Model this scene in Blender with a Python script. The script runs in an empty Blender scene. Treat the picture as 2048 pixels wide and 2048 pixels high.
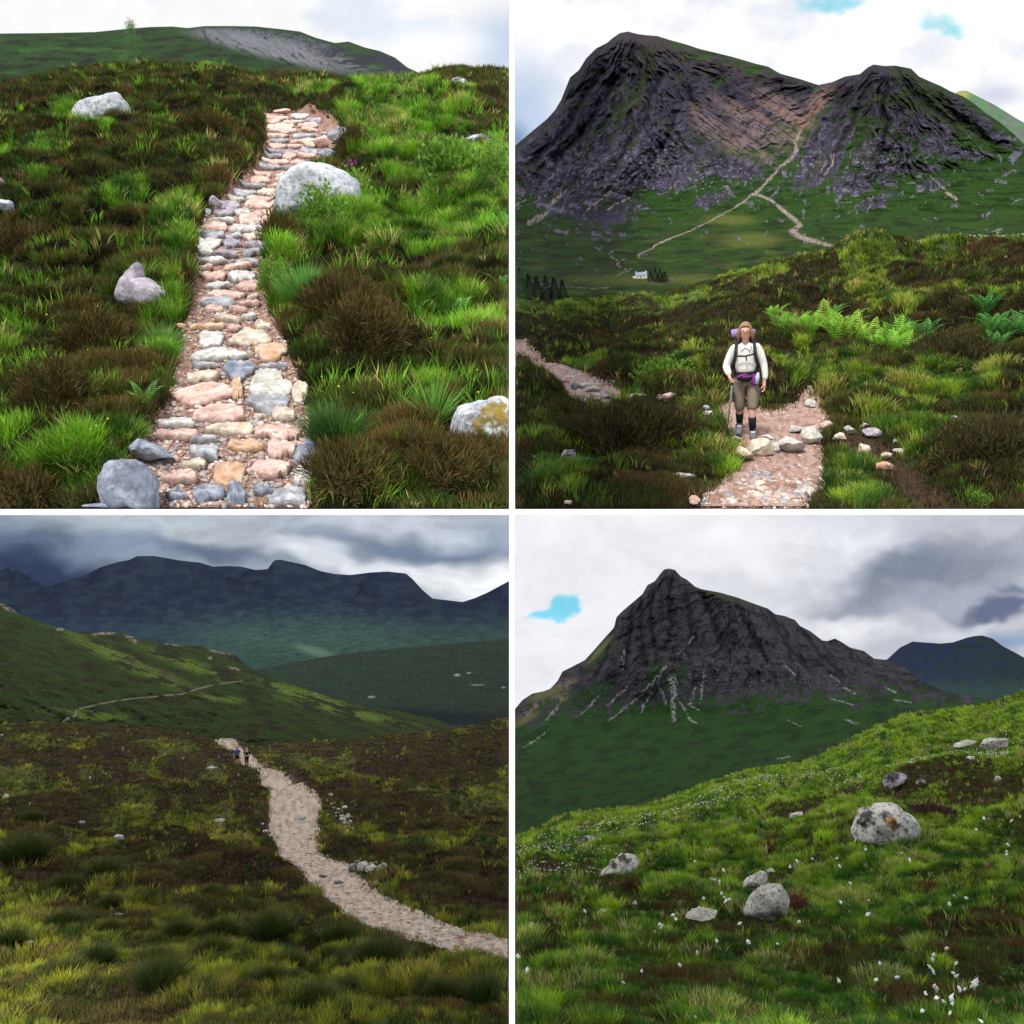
import bpy, math, random
import numpy as np
from mathutils import Vector, Matrix
# ------------------------------------------------------------------ camera, world, sun, exposure
scene = bpy.context.scene
COL = scene.collection
T = 0.6                                   # tangent of half the field of view
cam_d = bpy.data.cameras.new('camera'); cam = bpy.data.objects.new('camera', cam_d); COL.objects.link(cam)
cam.rotation_euler = (math.pi/2, 0, 0); cam_d.sensor_fit = 'HORIZONTAL'; cam_d.angle = 2*math.atan(T)
cam_d.clip_start = 0.05; cam_d.clip_end = 20000
scene.camera = cam
SUN_EL, SUN_AZ = math.radians(42), math.radians(200)   # azimuth from +Y, clockwise: behind the camera, a little left
world = bpy.data.worlds.new('World'); scene.world = world; world.use_nodes = True
wn = world.node_tree; bg = wn.nodes['Background']
skyt = wn.nodes.new('ShaderNodeTexSky'); skyt.sky_type = 'NISHITA'; skyt.sun_disc = False
skyt.sun_elevation = SUN_EL; skyt.sun_rotation = SUN_AZ
wn.links.new(skyt.outputs[0], bg.inputs[0]); bg.inputs[1].default_value = 0.15
sd = bpy.data.lights.new('sun', 'SUN'); sd.energy = 4.4; sd.angle = math.radians(8); sd.color = (1, .97, .92)
sun = bpy.data.objects.new('sun', sd); COL.objects.link(sun)
sdir = Vector((math.sin(SUN_AZ)*math.cos(SUN_EL), math.cos(SUN_AZ)*math.cos(SUN_EL), math.sin(SUN_EL)))
sun.rotation_euler = sdir.to_track_quat('Z', 'Y').to_euler()
scene.view_settings.view_transform = 'Standard'; scene.view_settings.look = 'None'
scene.view_settings.exposure = 0.0; scene.view_settings.gamma = 1
scene.render.engine = 'CYCLES'
scene.cycles.use_denoising = True
scene.cycles.max_bounces = 4; scene.cycles.diffuse_bounces = 1; scene.cycles.glossy_bounces = 1
scene.cycles.transmission_bounces = 2; scene.cycles.transparent_max_bounces = 4
scene.render.use_persistent_data = False
DENS = 1.0
rng = np.random.default_rng(7); random.seed(7)

# ------------------------------------------------------------------ noise
_perm = np.random.default_rng(3).permutation(4096).astype(np.int64)
_grad = np.random.default_rng(4).uniform(0, 2*np.pi, 4096)
_gx, _gy = np.cos(_grad), np.sin(_grad)
def perlin(x, y, seed=0):
    x = np.asarray(x, float) + seed*17.37; y = np.asarray(y, float) + seed*9.71
    xi = np.floor(x).astype(np.int64); yi = np.floor(y).astype(np.int64); xf = x-xi; yf = y-yi
    def g(ix, iy, dx, dy):
        h = _perm[(_perm[ix & 4095] + iy) & 4095]
        return _gx[h]*dx + _gy[h]*dy
    u = xf*xf*xf*(xf*(xf*6-15)+10); v = yf*yf*yf*(yf*(yf*6-15)+10)
    a = g(xi, yi, xf, yf); b = g(xi+1, yi, xf-1, yf); c = g(xi, yi+1, xf, yf-1); d = g(xi+1, yi+1, xf-1, yf-1)
    return ((a+(b-a)*u) + ((c+(d-c)*u)-(a+(b-a)*u))*v)*1.5
def fbm(x, y, oct=4, seed=0, gain=.5):
    s = 0; a = 1; f = 1
    for o in range(oct):
        s = s + a*perlin(x*f, y*f, seed+o*3); a *= gain; f *= 2.03
    return s
def ridged(x, y, oct=4, seed=0, gain=.5):
    s = 0; a = 1; f = 1
    for o in range(oct):
        s = s + a*(1-2*np.abs(perlin(x*f, y*f, seed+o*3))); a *= gain; f *= 2.1
    return s
def cells(a, b, size, seed=0):
    """clumps: distance to the nearest clump centre (in clump sizes), its random number and the way out from it"""
    x = a/size+seed*3.1; y = b/size; xi = np.floor(x).astype(np.int64); yi = np.floor(y).astype(np.int64)
    best = np.full(np.shape(x), 9.); rid = np.zeros(np.shape(x)); ox = np.zeros(np.shape(x)); oy = np.zeros(np.shape(x))
    for dx in (-1, 0, 1):
        for dy in (-1, 0, 1):
            h = _perm[(_perm[(xi+dx) & 4095]+yi+dy) & 4095]; h2 = _perm[(h+77) & 4095]
            cx = xi+dx+.15+.7*h/4096.; cy = yi+dy+.15+.7*h2/4096.
            d = np.hypot(x-cx, y-cy)/(.65+.5*(_perm[(h+5) & 4095]/4096.)); m = d < best
            best = np.where(m, d, best); rid = np.where(m, _perm[(h+191) & 4095]/4096., rid); ox = np.where(m, x-cx, ox); oy = np.where(m, y-cy, oy)
    return best, rid, ox, oy
def sstep(a, b, x):
    t = np.clip((x-a)/(b-a), 0, 1); return t*t*(3-2*t)
def lerp(a, b, t): return a + (b-a)*t
def C(*a): return np.array(a, float)
def srgb(h):
    v = np.array([int(h[i:i+2], 16) for i in (0, 2, 4)])/255.
    return np.where(v < .04045, v/12.92, ((v+.055)/1.055)**2.4)
def mix(base, col, m):
    return base + (np.asarray(col)-base)*np.asarray(m)[..., None]
def blob(px, py, cx, cy, rx, ry, rot=0, soft=.5):
    c, s = math.cos(math.radians(rot)), math.sin(math.radians(rot))
    dx, dy = px-cx, py-cy
    d = np.sqrt(((dx*c+dy*s)/rx)**2 + ((-dx*s+dy*c)/ry)**2)
    return 1-sstep(1-soft, 1+soft, d)
def blobs(px, py, L, soft=.5):
    m = np.zeros(np.shape(px))
    for b in L:
        m = np.maximum(m, blob(px, py, *b[:4], rot=b[4] if len(b) > 4 else 0, soft=soft))
    return m
def stroke(px, py, pts, w, soft=.6):
    """mask along a polyline; w a number or one width per point"""
    ws = w if hasattr(w, '__len__') else [w]*len(pts)
    m = np.zeros(np.shape(px))
    for (a, b, wa, wb) in zip(pts[:-1], pts[1:], ws[:-1], ws[1:]):
        ax, ay = a; bx, by = b; L2 = (bx-ax)**2+(by-ay)**2+1e-9
        t = np.clip(((px-ax)*(bx-ax)+(py-ay)*(by-ay))/L2, 0, 1)
        d = np.hypot(px-(ax+t*(bx-ax)), py-(ay+t*(by-ay))); W = (wa+(wb-wa)*t)/2
        m = np.maximum(m, 1-sstep(W*(1-soft), W*(1+soft)+.3, d))
    return m
def inpoly(px, py, poly):
    px = np.asarray(px, float); py = np.asarray(py, float)
    ins = np.zeros(px.shape, bool); n = len(poly)
    for i in range(n):
        x1, y1 = poly[i]; x2, y2 = poly[(i+1) % n]
        if y1 == y2: continue
        c = ((y1 > py) != (y2 > py)) & (px < (x2-x1)*(py-y1)/(y2-y1)+x1)
        ins ^= c
    return ins
class Mask:
    """soft mask of an outline, drawn once on a 2 px raster and blurred"""
    def __init__(s, poly, blur, wob=5.):
        xs = [p[0] for p in poly]; ys = [p[1] for p in poly]; s.x0 = min(xs)-60; s.y0 = min(ys)-60
        X, Y = np.meshgrid(np.arange(s.x0, max(xs)+60, 2.), np.arange(s.y0, max(ys)+60, 2.))
        m = inpoly(X+wob*perlin(X/17, Y/12, 6), Y+wob*.6*perlin(X/17, Y/12, 7), poly).astype(float)
        k = max(1, int(blur/2))
        for _ in range(2):
            for ax in (0, 1):
                c = np.cumsum(np.pad(m, [(k+1, k) if a == ax else (0, 0) for a in (0, 1)], mode='edge'), axis=ax)
                n = m.shape[ax]; m = (np.take(c, np.arange(n)+2*k+1, ax)-np.take(c, np.arange(n), ax))/(2*k+1)
        s.m = m
    def __call__(s, px, py):
        x = (np.asarray(px, float)-s.x0)/2; y = (np.asarray(py, float)-s.y0)/2; h, w = s.m.shape
        ok = (x > 0) & (y > 0) & (x < w-1.01) & (y < h-1.01); x = np.clip(x, 0, w-1.01); y = np.clip(y, 0, h-1.01); i = x.astype(int); j = y.astype(int); u = x-i; v = y-j
        r = (s.m[j, i]*(1-u)+s.m[j, i+1]*u)*(1-v)+(s.m[j+1, i]*(1-u)+s.m[j+1, i+1]*u)*v
        return np.where(ok, r, 0)
_masks = {}
def softpoly(px, py, poly, j=6):
    k = (id(poly), int(j))
    if k not in _masks: _masks[k] = Mask(poly, j)
    return _masks[k](px, py)
CLEAR = {}; DEFER = []
def curve(pts):
    xs = np.array([p[0] for p in pts], float); ys = np.array([p[1] for p in pts], float)
    return lambda x: np.interp(x, xs, ys)

# ------------------------------------------------------------------ the four landscapes: one frame each
def P(px, py, D):
    px, py, D = np.broadcast_arrays(np.asarray(px, float), np.asarray(py, float), np.asarray(D, float))
    return np.stack([T*(px-1024)/1024*D, D, T*(1024-py)/1024*D], -1)
def proj(p):
    return 1024+1024*p[..., 0]/(T*p[..., 1]), 1024-1024*p[..., 2]/(T*p[..., 1])
PX = T*2/2048.                                         # metres per source pixel at depth 1
class Bay:
    def __init__(s, cx, cy, pitch, x0, x1, y0, y1):
        f = P(cx, cy, 1.); f = f/np.linalg.norm(f); r = np.cross(f, [0, 0, 1]); r /= np.linalg.norm(r); u = np.cross(r, f)
        p = math.radians(pitch)
        s.r = r; s.e = f*math.cos(p)-u*math.sin(p); s.U = f*math.sin(p)+u*math.cos(p)
        s.x0, s.x1, s.y0, s.y1 = x0, x1, y0, y1        # the part of the picture this landscape fills
        s.M = Matrix((tuple(s.r), tuple(s.e), tuple(s.U))).transposed().to_4x4()
    def inside(s, p, m=0.):
        px, py = proj(p); return (px > s.x0+m) & (px < s.x1-m) & (py > s.y0+m) & (py < s.y1-m)
MARG = 240
UL = Bay(509, 509, -16, -MARG, 1018, -MARG, 1018)
UR = Bay(1539, 509, -7, 1030, 2048+MARG, -MARG, 1018)
LL = Bay(509, 1539, -8, -MARG, 1018, 1030, 2048+MARG)
LR = Bay(1539, 1539, -7, 1030, 2048+MARG, 1030, 2048+MARG)

class Sheet:
    """a piece of terrain: contour lines (outline in the photograph, distance), nearest first"""
    def __init__(s, bay, x0, x1, contours, bump=None, relief=None):
        s.bay, s.x0, s.x1, s.bump, s.relief = bay, x0, x1, bump, relief
        s.cs = [(curve(a) if isinstance(a, list) else (lambda x, a=a: np.full(np.shape(x), float(a))),
                 curve(b) if isinstance(b, list) else (lambda x, b=b: np.full(np.shape(x), float(b)))) for a, b in contours]
    def bot(s, x): return s.cs[0][0](x)
    def top(s, x): return s.cs[-1][0](x)
    def D(s, px, py):
        px = np.asarray(px, float); py = np.asarray(py, float)
        inv = 1/s.cs[0][1](px)
        ya, da = s.cs[0][0](px), 1/s.cs[0][1](px)
        for k in range(1, len(s.cs)):
            yb, db = s.cs[k][0](px), 1/s.cs[k][1](px)
            t = (ya-py)/np.maximum(ya-yb, 1e-3)
            seg = da+(db-da)*np.clip(t, 0 if k > 1 else -1, 1)
            inv = np.where((t > 0) | (k == 1), seg, inv)
            ya, da = yb, db
        return 1/np.maximum(inv, 1e-5)
    def pt(s, px, py):
        D = s.D(px, py)
        if s.relief is not None: D = D*(1+s.relief(px, py, D)*PX)
        q = P(px, py, D)
        if s.bump is not None:
            a = q@s.bay.r; b = q@s.bay.e
            k = sstep(0, 45, 1018-py) if s.bay.y1 < 1100 else 1.
            q = q + s.bay.U*(s.bump(a, b, px, py, D)*k)[..., None]
        return q
    def nrm(s, px, py, d=3.):
        a = s.pt(px+d, py)-s.pt(px-d, py); b = s.pt(px, py-d)-s.pt(px, py+d)
        n = np.cross(a, b); n /= np.linalg.norm(n, axis=-1, keepdims=True)+1e-12
        n *= np.sign((n@s.bay.U))[..., None]
        return n

# ------------------------------------------------------------------ mesh helpers
def mesh(name, V, F, mat, col=None, smooth=False, loc=None, parent=None, link=True):
    """V (n,3); F list of (k,3) or (k,4) index arrays"""
    me = bpy.data.meshes.new(name)
    V = np.asarray(V, np.float32)
    if loc is not None: V = V-np.asarray(loc, np.float32)
    me.vertices.add(len(V)); me.vertices.foreach_set('co', V.ravel())
    F = [np.asarray(f, np.int32) for f in (F if isinstance(F, list) else [F]) if len(f)]
    nl = sum(f.size for f in F); nf = sum(len(f) for f in F)
    me.loops.add(nl); me.loops.foreach_set('vertex_index', np.concatenate([f.ravel() for f in F]))
    tot = np.concatenate([np.full(len(f), f.shape[1], np.int32) for f in F])
    st = np.concatenate([[0], np.cumsum(tot)[:-1]]).astype(np.int32)
    me.polygons.add(nf); me.polygons.foreach_set('loop_start', st)
    if smooth or nf > 20000: me.polygons.foreach_set('use_smooth', np.ones(nf, bool))
    else: me.polygons.foreach_set('use_smooth', np.zeros(nf, bool))
    me.update(calc_edges=True)
    if col is not None:
        c = np.ones((len(V), 4), np.float32); c[:, :3] = np.clip(col, 0, 20)
        me.attributes.new('col', 'FLOAT_COLOR', 'POINT').data.foreach_set('color', c.ravel())
    if mat is not None: me.materials.append(mat)
    o = bpy.data.objects.new(name, me)
    if loc is not None: o.location = loc
    if link: COL.objects.link(o)
    if parent is not None: o.parent = parent
    return o
def tag(o, label=None, cat=None, group=None, kind=None):
    if label: o['label'] = label
    if cat: o['category'] = cat
    if group: o['group'] = group
    if kind: o['kind'] = kind
    return o
def empty(name, loc, bay=None, **k):
    o = bpy.data.objects.new(name, None); COL.objects.link(o); o.empty_display_size = .1
    if bay is not None: o.matrix_world = Matrix.Translation(Vector(loc)) @ bay.M
    else: o.location = loc
    return tag(o, **k)
def gridF(nu, nv):
    i = np.arange(nu-1)[None, :]; j = np.arange(nv-1)[:, None]
    a = (j*nu+i).ravel()
    return np.stack([a, a+1, a+1+nu, a+nu], -1)

# ------------------------------------------------------------------ materials
def newmat(name):
    m = bpy.data.materials.new(name); m.use_nodes = True; nt = m.node_tree
    return m, nt, nt.nodes['Principled BSDF']
def attr_mat(name, rough=.9, nscale=30, namp=.35, bump=.0, bscale=40, spec=.15, trans=0, bdist=.02, detail=6):
    """colour from attribute col, broken up by fine procedural noise"""
    m, nt, b = newmat(name); N = nt.nodes; L = nt.links
    at = N.new('ShaderNodeAttribute'); at.attribute_name = 'col'
    tc = N.new('ShaderNodeTexCoord')
    no = N.new('ShaderNodeTexNoise'); no.inputs['Scale'].default_value = nscale; no.inputs['Detail'].default_value = detail
    no.inputs['Roughness'].default_value = .65
    L.new(tc.outputs['Object'], no.inputs['Vector'])
    mr = N.new('ShaderNodeMapRange'); mr.inputs['From Min'].default_value = .3; mr.inputs['From Max'].default_value = .7
    mr.inputs['To Min'].default_value = 1-namp; mr.inputs['To Max'].default_value = 1+namp
    L.new(no.outputs['Fac'], mr.inputs['Value'])
    mu = N.new('ShaderNodeVectorMath'); mu.operation = 'SCALE'
    L.new(at.outputs['Color'], mu.inputs[0]); L.new(mr.outputs[0], mu.inputs['Scale'])
    L.new(mu.outputs[0], b.inputs['Base Color'])
    b.inputs['Roughness'].default_value = rough; b.inputs['Specular IOR Level'].default_value = spec
    if bump:
        n2 = N.new('ShaderNodeTexNoise'); n2.inputs['Scale'].default_value = bscale; n2.inputs['Detail'].default_value = 8
        n2.inputs['Roughness'].default_value = .7
        L.new(tc.outputs['Object'], n2.inputs['Vector'])
        bu = N.new('ShaderNodeBump'); bu.inputs['Strength'].default_value = bump; bu.inputs['Distance'].default_value = bdist
        L.new(n2.outputs['Fac'], bu.inputs['Height']); L.new(bu.outputs[0], b.inputs['Normal'])
    if trans:
        tr = N.new('ShaderNodeBsdfTranslucent'); L.new(mu.outputs[0], tr.inputs['Color'])
        ms = N.new('ShaderNodeMixShader'); ms.inputs[0].default_value = trans
        L.new(b.outputs[0], ms.inputs[1]); L.new(tr.outputs[0], ms.inputs[2])
        L.new(ms.outputs[0], N['Material Output'].inputs['Surface'])
    return m
def flat_mat(name, col, rough=.7, namp=.15, nscale=20, spec=.3, bump=.0, metal=0):
    m, nt, b = newmat(name); N = nt.nodes; L = nt.links
    tc = N.new('ShaderNodeTexCoord'); no = N.new('ShaderNodeTexNoise'); no.inputs['Scale'].default_value = nscale
    no.inputs['Detail'].default_value = 5; L.new(tc.outputs['Object'], no.inputs['Vector'])
    cr = N.new('ShaderNodeValToRGB'); c = np.array(col)
    cr.color_ramp.elements[0].position = .3; cr.color_ramp.elements[1].position = .7
    cr.color_ramp.elements[0].color = (*np.clip(c*(1-namp), 0, 1), 1); cr.color_ramp.elements[1].color = (*np.clip(c*(1+namp), 0, 1), 1)
    L.new(no.outputs['Fac'], cr.inputs[0]); L.new(cr.outputs[0], b.inputs['Base Color'])
    b.inputs['Roughness'].default_value = rough; b.inputs['Specular IOR Level'].default_value = spec
    b.inputs['Metallic'].default_value = metal
    if bump:
        bu = N.new('ShaderNodeBump'); bu.inputs['Strength'].default_value = bump; bu.inputs['Distance'].default_value = .01
        L.new(no.outputs['Fac'], bu.inputs['Height']); L.new(bu.outputs[0], b.inputs['Normal'])
    return m
def sky_mat(name, strength):
    m, nt, b = newmat(name); N = nt.nodes; L = nt.links
    N.remove(b); at = N.new('ShaderNodeAttribute'); at.attribute_name = 'col'
    tc = N.new('ShaderNodeTexCoord'); no = N.new('ShaderNodeTexNoise'); no.inputs['Scale'].default_value = .012
    no.inputs['Detail'].default_value = 8; L.new(tc.outputs['Object'], no.inputs['Vector'])
    mr = N.new('ShaderNodeMapRange'); mr.inputs['From Min'].default_value = .3; mr.inputs['From Max'].default_value = .7
    mr.inputs['To Min'].default_value = .97; mr.inputs['To Max'].default_value = 1.03; L.new(no.outputs['Fac'], mr.inputs['Value'])
    mu = N.new('ShaderNodeVectorMath'); mu.operation = 'SCALE'
    L.new(at.outputs['Color'], mu.inputs[0]); L.new(mr.outputs[0], mu.inputs['Scale'])
    em = N.new('ShaderNodeEmission'); L.new(mu.outputs[0], em.inputs['Color']); em.inputs['Strength'].default_value = strength
    L.new(em.outputs[0], N['Material Output'].inputs['Surface'])
    m.cycles.emission_sampling = 'NONE'
    return m
M_ground = attr_mat('moor_ground', nscale=9, namp=.5, bump=.5, bscale=22, bdist=.03, detail=9)
M_far = attr_mat('mountain_side', nscale=.5, namp=.30, bump=1.0, bscale=.3, bdist=5, detail=12, spec=.05)
M_farsoft = attr_mat('distant_mountain_side', nscale=.03, namp=.12, bump=.35, bscale=.06, bdist=6, detail=10, spec=.03)
M_grass = attr_mat('grass_blades', nscale=3, namp=.25, trans=.25, rough=.6, spec=.25)
M_heath = attr_mat('heather_twigs', nscale=4, namp=.35, trans=.15, rough=.8, spec=.1)
M_gravel = attr_mat('path_gravel', nscale=70, namp=.45, bump=.8, bscale=60, bdist=.015, detail=8)
M_stone = attr_mat('worn_stone', nscale=22, namp=.42, bump=1.0, bscale=26, bdist=.02, detail=10, rough=.85)

# ------------------------------------------------------------------ plants made of many small faces
def blades(base, up, hdir, side, L, w, lean, col, tip=None):
    """tapering bent blades: 5 verts, a quad and a triangle each"""
    n = len(base); L = L[:, None]; w = w[:, None]; lean = lean[:, None]
    p1 = base+L*(.52*up+.22*lean*hdir); p2 = base+L*((1-.35*lean**2)*up+lean*hdir)
    V = np.stack([base-side*w/2, base+side*w/2, p1+side*w*.42, p1-side*w*.42, p2], 1).reshape(-1, 3)
    i = np.arange(n)*5
    F = [np.stack([i, i+1, i+2, i+3], -1), np.stack([i+3, i+2, i+4], -1)]
    tip = col if tip is None else tip
    Cc = np.stack([col*.8, col*.8, col, col, tip], 1).reshape(-1, 3)  # darker feet: partly natural tone, partly shade put into the colour
    return V, F, Cc
def twigs(base, up, hdir, side, L, w, lean, col, tip=None):
    """a twig as one slender triangle"""
    n = len(base); p2 = base+L[:, None]*(up+lean[:, None]*hdir)
    V = np.stack([base-side*w[:, None]*.6, base+side*w[:, None]*.6, p2], 1).reshape(-1, 3)
    Cc = np.stack([col*.85, col*.85, col if tip is None else tip], 1).reshape(-1, 3)  # twig feet darker, partly natural, partly painted shade
    return V, Cc
def joinp(parts):
    V = []; Fq = []; Ft = []; Cc = []; o = 0
    for v, f, c in parts:
        V.append(v); Cc.append(c); Fq.append(f[0]+o); Ft.append(f[1]+o); o += len(v)
    return np.concatenate(V), [np.concatenate(Fq), np.concatenate(Ft)], np.concatenate(Cc)
def unit(v): return v/(np.linalg.norm(v, axis=-1, keepdims=True)+1e-9)
def scatter(sh, n, y0, y1, dens=None, expo=1.0, x0=None, x1=None):
    """n points on a sheet, thicker where farther (expo), thinned by dens(px,py)"""
    x0 = sh.x0 if x0 is None else x0; x1 = sh.x1 if x1 is None else x1
    out = []; got = 0; Dm = None
    for _ in range(60):
        k = int(n*1.6)+2000
        px = rng.uniform(x0, x1, k); py = rng.uniform(y0, y1, k)
        ok = (py > sh.top(px)+.5) & (py < sh.bot(px))
        px, py = px[ok], py[ok]; D = sh.D(px, py); wgt = D**expo
        if Dm is None: Dm = np.percentile(wgt, 97)
        keep = rng.random(len(px)) < wgt/Dm
        px, py = px[keep], py[keep]
        if dens is not None and len(px):
            keep = rng.random(len(px)) < dens(px, py); px, py = px[keep], py[keep]
        out.append((px, py)); got += len(px)
        if got >= n: break
    px = np.concatenate([o[0] for o in out])[:n]; py = np.concatenate([o[1] for o in out])[:n]
    return px, py
def plants(sh, px, py, L, w, lean, col, tip=None, follow=.5, jit=.35, tuft=0, spread=.0, wmin=1.0, outw=None):
    """blades standing on a sheet; follow: how far they stand off the ground's slope; tuft: blades per point"""
    b = sh.bay
    base = sh.pt(px, py); nn = sh.nrm(px, py); D = base[:, 1]
    if tuft:
        base = np.repeat(base, tuft, 0); nn = np.repeat(nn, tuft, 0); D = np.repeat(D, tuft); col = np.repeat(col, tuft, 0)
        if tip is not None: tip = np.repeat(tip, tuft, 0)
        L = np.repeat(L, tuft); w = np.repeat(w, tuft); lean = np.repeat(lean, tuft)
    n = len(base); az = rng.uniform(0, 2*np.pi, n)
    h = np.cos(az)[:, None]*b.r+np.sin(az)[:, None]*b.e
    if tuft:
        rad = rng.random(n)*spread; base = base+h*(rad*L)[:, None]; lean = lean*(.3+rad/max(spread, 1e-3))
    up = unit(b.U*(1-follow)+nn*follow+rng.normal(0, jit, (n, 3)))
    a2 = az+rng.normal(0, .5, n); hd = np.cos(a2)[:, None]*b.r+np.sin(a2)[:, None]*b.e
    sa = rng.normal(0, .7, n); side = unit(np.cos(sa)[:, None]*b.r+np.sin(sa)[:, None]*b.e)
    L = L*rng.uniform(.6, 1.25, n); w = np.maximum(w*rng.uniform(.7, 1.3, n), wmin*1.5*PX*D)
    cj = rng.uniform(.75, 1.25, (n, 1)); col = col*cj
    tip = None if tip is None else tip*cj
    if outw is not None:
        o3 = outw[0][:, None]*b.r+outw[1][:, None]*b.e
        up = unit(up+o3 if not tuft else up+np.repeat(o3, tuft, 0))
    if not tuft:
        V, Cc = twigs(base, up, hd, side, L, w, lean, col, tip)
        keep = b.inside(V).reshape(n, 3).all(1); V = V.reshape(n, 3, 3)[keep].reshape(-1, 3); Cc = Cc.reshape(n, 3, 3)[keep].reshape(-1, 3)
        return V, [np.arange(len(V)).reshape(-1, 3)], Cc
    V, F, Cc = blades(base, up, hd, side, L, w, lean*rng.uniform(.5, 1.4, n), col, tip)
    ok = b.inside(V).reshape(n, 5).all(1)
    keep = np.where(ok)[0]; m = len(keep)
    V = V.reshape(n, 5, 3)[keep].reshape(-1, 3); Cc = Cc.reshape(n, 5, 3)[keep].reshape(-1, 3); i = np.arange(m)*5
    return V, [np.stack([i, i+1, i+2, i+3], -1), np.stack([i+3, i+2, i+4], -1)], Cc
def terrain(name, sh, nu, nv, mat, colf, label=None, over=True, y1=None, back=4, kind='structure', cat=None, px0=None, px1=None):
    x = np.linspace(sh.x0 if px0 is None else px0, sh.x1 if px1 is None else px1, nu)
    v = np.linspace(0, 1, nv)[:, None]
    b = sh.bot(x)[None]; t = sh.top(x)[None]
    PXX = np.broadcast_to(x[None], (nv, nu)); PYY = b+(t-b)*v
    V = sh.pt(PXX, PYY); cc = colf(PXX, PYY, V)
    if over:                                   # the far side of the hill, falling away behind the skyline
        top = V[-1]; D = top[:, 1:2]; rows = []
        for k in range(1, back+1):
            q = top+top*0.06*k*np.ones((1, 1))-sh.bay.U*(D*.02*k*k)
            rows.append(q)
        R = np.stack(rows); V = np.concatenate([V, R]); cc = np.concatenate([cc, np.broadcast_to(cc[-1], (back, nu, 3))]); nv += back
    o = mesh(name, V.reshape(-1, 3), [gridF(nu, nv)], mat, cc.reshape(-1, 3), smooth=True)
    tag(o, label=label, kind=kind, cat=cat)
    return o
# ------------------------------------------------------------------ white walls that part the four landscapes
M_white = flat_mat('white_painted_wall', (.86, .86, .86), namp=.02, rough=.6)
def wedge(ax0, ax1, ay0, ay1, d0=2.3, d1=2400):
    V = np.concatenate([P([ax0, ax1, ax1, ax0], [ay1, ay1, ay0, ay0], d0), P([ax0, ax1, ax1, ax0], [ay1, ay1, ay0, ay0], d1)])
    F = np.array([[0, 1, 2, 3], [7, 6, 5, 4], [0, 4, 5, 1], [1, 5, 6, 2], [2, 6, 7, 3], [3, 7, 4, 0]])
    return V, F
g = 5.8
parts = [wedge(-600, 2650, 1024-g, 1024+g), wedge(1024-g, 1024+g, -600, 1024-g-.05), wedge(1024-g, 1024+g, 1024+g+.05, 2650)]
Vw = np.concatenate([p[0] for p in parts]); Fw = np.concatenate([p[1]+8*i for i, p in enumerate(parts)])
tag(mesh('dividing_wall', Vw, [Fw], M_white), label='white cross-shaped wall parting the four landscapes', cat='wall')

# ------------------------------------------------------------------ skies
def sky(bay, colf, over, strength, D=2300.):
    """cloud sheet: far curtain, with an added glowing roof and flank, out of view, that light the landscape"""
    upper = bay.y0 < 500; left = bay.x0 < 500
    if left: xs = np.concatenate([np.linspace(-1500, -60, 18), np.linspace(-40, 1017.9, 230)])
    else: xs = np.concatenate([np.linspace(1030.1, 2088, 230), np.linspace(2110, 3550, 18)])
    if upper: ys = np.concatenate([[1017.9], np.linspace(700, -20, 150), np.linspace(-60, -900, 14)])
    else: ys = np.concatenate([[2700, 2300], np.linspace(1800, 1030.1, 170)])
    X, Y = np.meshgrid(xs, ys)
    V = P(X, Y, D); cc = colf(np.clip(X, -100, 2150), np.clip(Y, -120, 2150))
    Vs = [V.reshape(-1, 3)]; Fs = [gridF(len(xs), len(ys))]; Cs = [cc.reshape(-1, 3)]; off = V.shape[0]*V.shape[1]
    def strip(A, ca):
        nonlocal off
        Vs.append(A.reshape(-1, 3)); Cs.append(ca.reshape(-1, 3)); Fs.append(gridF(A.shape[1], A.shape[0])+off); off += A.shape[0]*A.shape[1]
    ds = np.array([2.4, 5, 15, 60, 250, 900, D])
    if upper:                      # unseen glowing roof, from the top of the curtain back over the camera
        top = P(xs, np.full(len(xs), -900.), D); k = np.linspace(0, 1, 8)[:, None, None]
        R = top[None]*(1-k)+(top*np.array([1, 0, 1])+np.array([0, 0, 900.]))[None]*k
    else:                          # roof: added glowing ceiling, edge-on to the camera, along the horizontal dividing wall
        R = P(np.broadcast_to(xs, (len(ds), len(xs))), 1030.1, ds[:, None])
    strip(R, np.broadcast_to(over, R.shape).copy())
    xx = 1017.9 if left else 1030.1
    yy = np.linspace(ys.min(), ys.max(), 12)
    S = P(xx, yy[None, :], ds[:, None]); strip(S, np.broadcast_to(over*.8, S.shape).copy())  # flank: added glow beside the wall, unseen, lighting the landscape
    o = mesh('sky', np.concatenate(Vs), [np.concatenate(Fs)], sky_mat('cloudy_sky', strength), np.concatenate(Cs), smooth=True)
    o.visible_shadow = True
    return tag(o, kind='structure')
def c_ul(px, py):
    n = fbm(px/260, py/120, 5, 21)
    c = mix(np.ones(px.shape+(3,))*.98, srgb('e6eefa'), sstep(.1, .9, n+.35*blob(px, py, 830, 40, 250, 45)))
    c = mix(c, srgb('b4cbea'), .8*blob(px, py, 1010, 90, 80, 60, soft=.9))
    c = mix(c, C(1.02, 1.02, 1.04), blob(px, py, 870, 90, 90, 30, soft=.9))
    return c
sky(UL, c_ul, C(2.15, 2.15, 2.2), 1.0)
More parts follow.
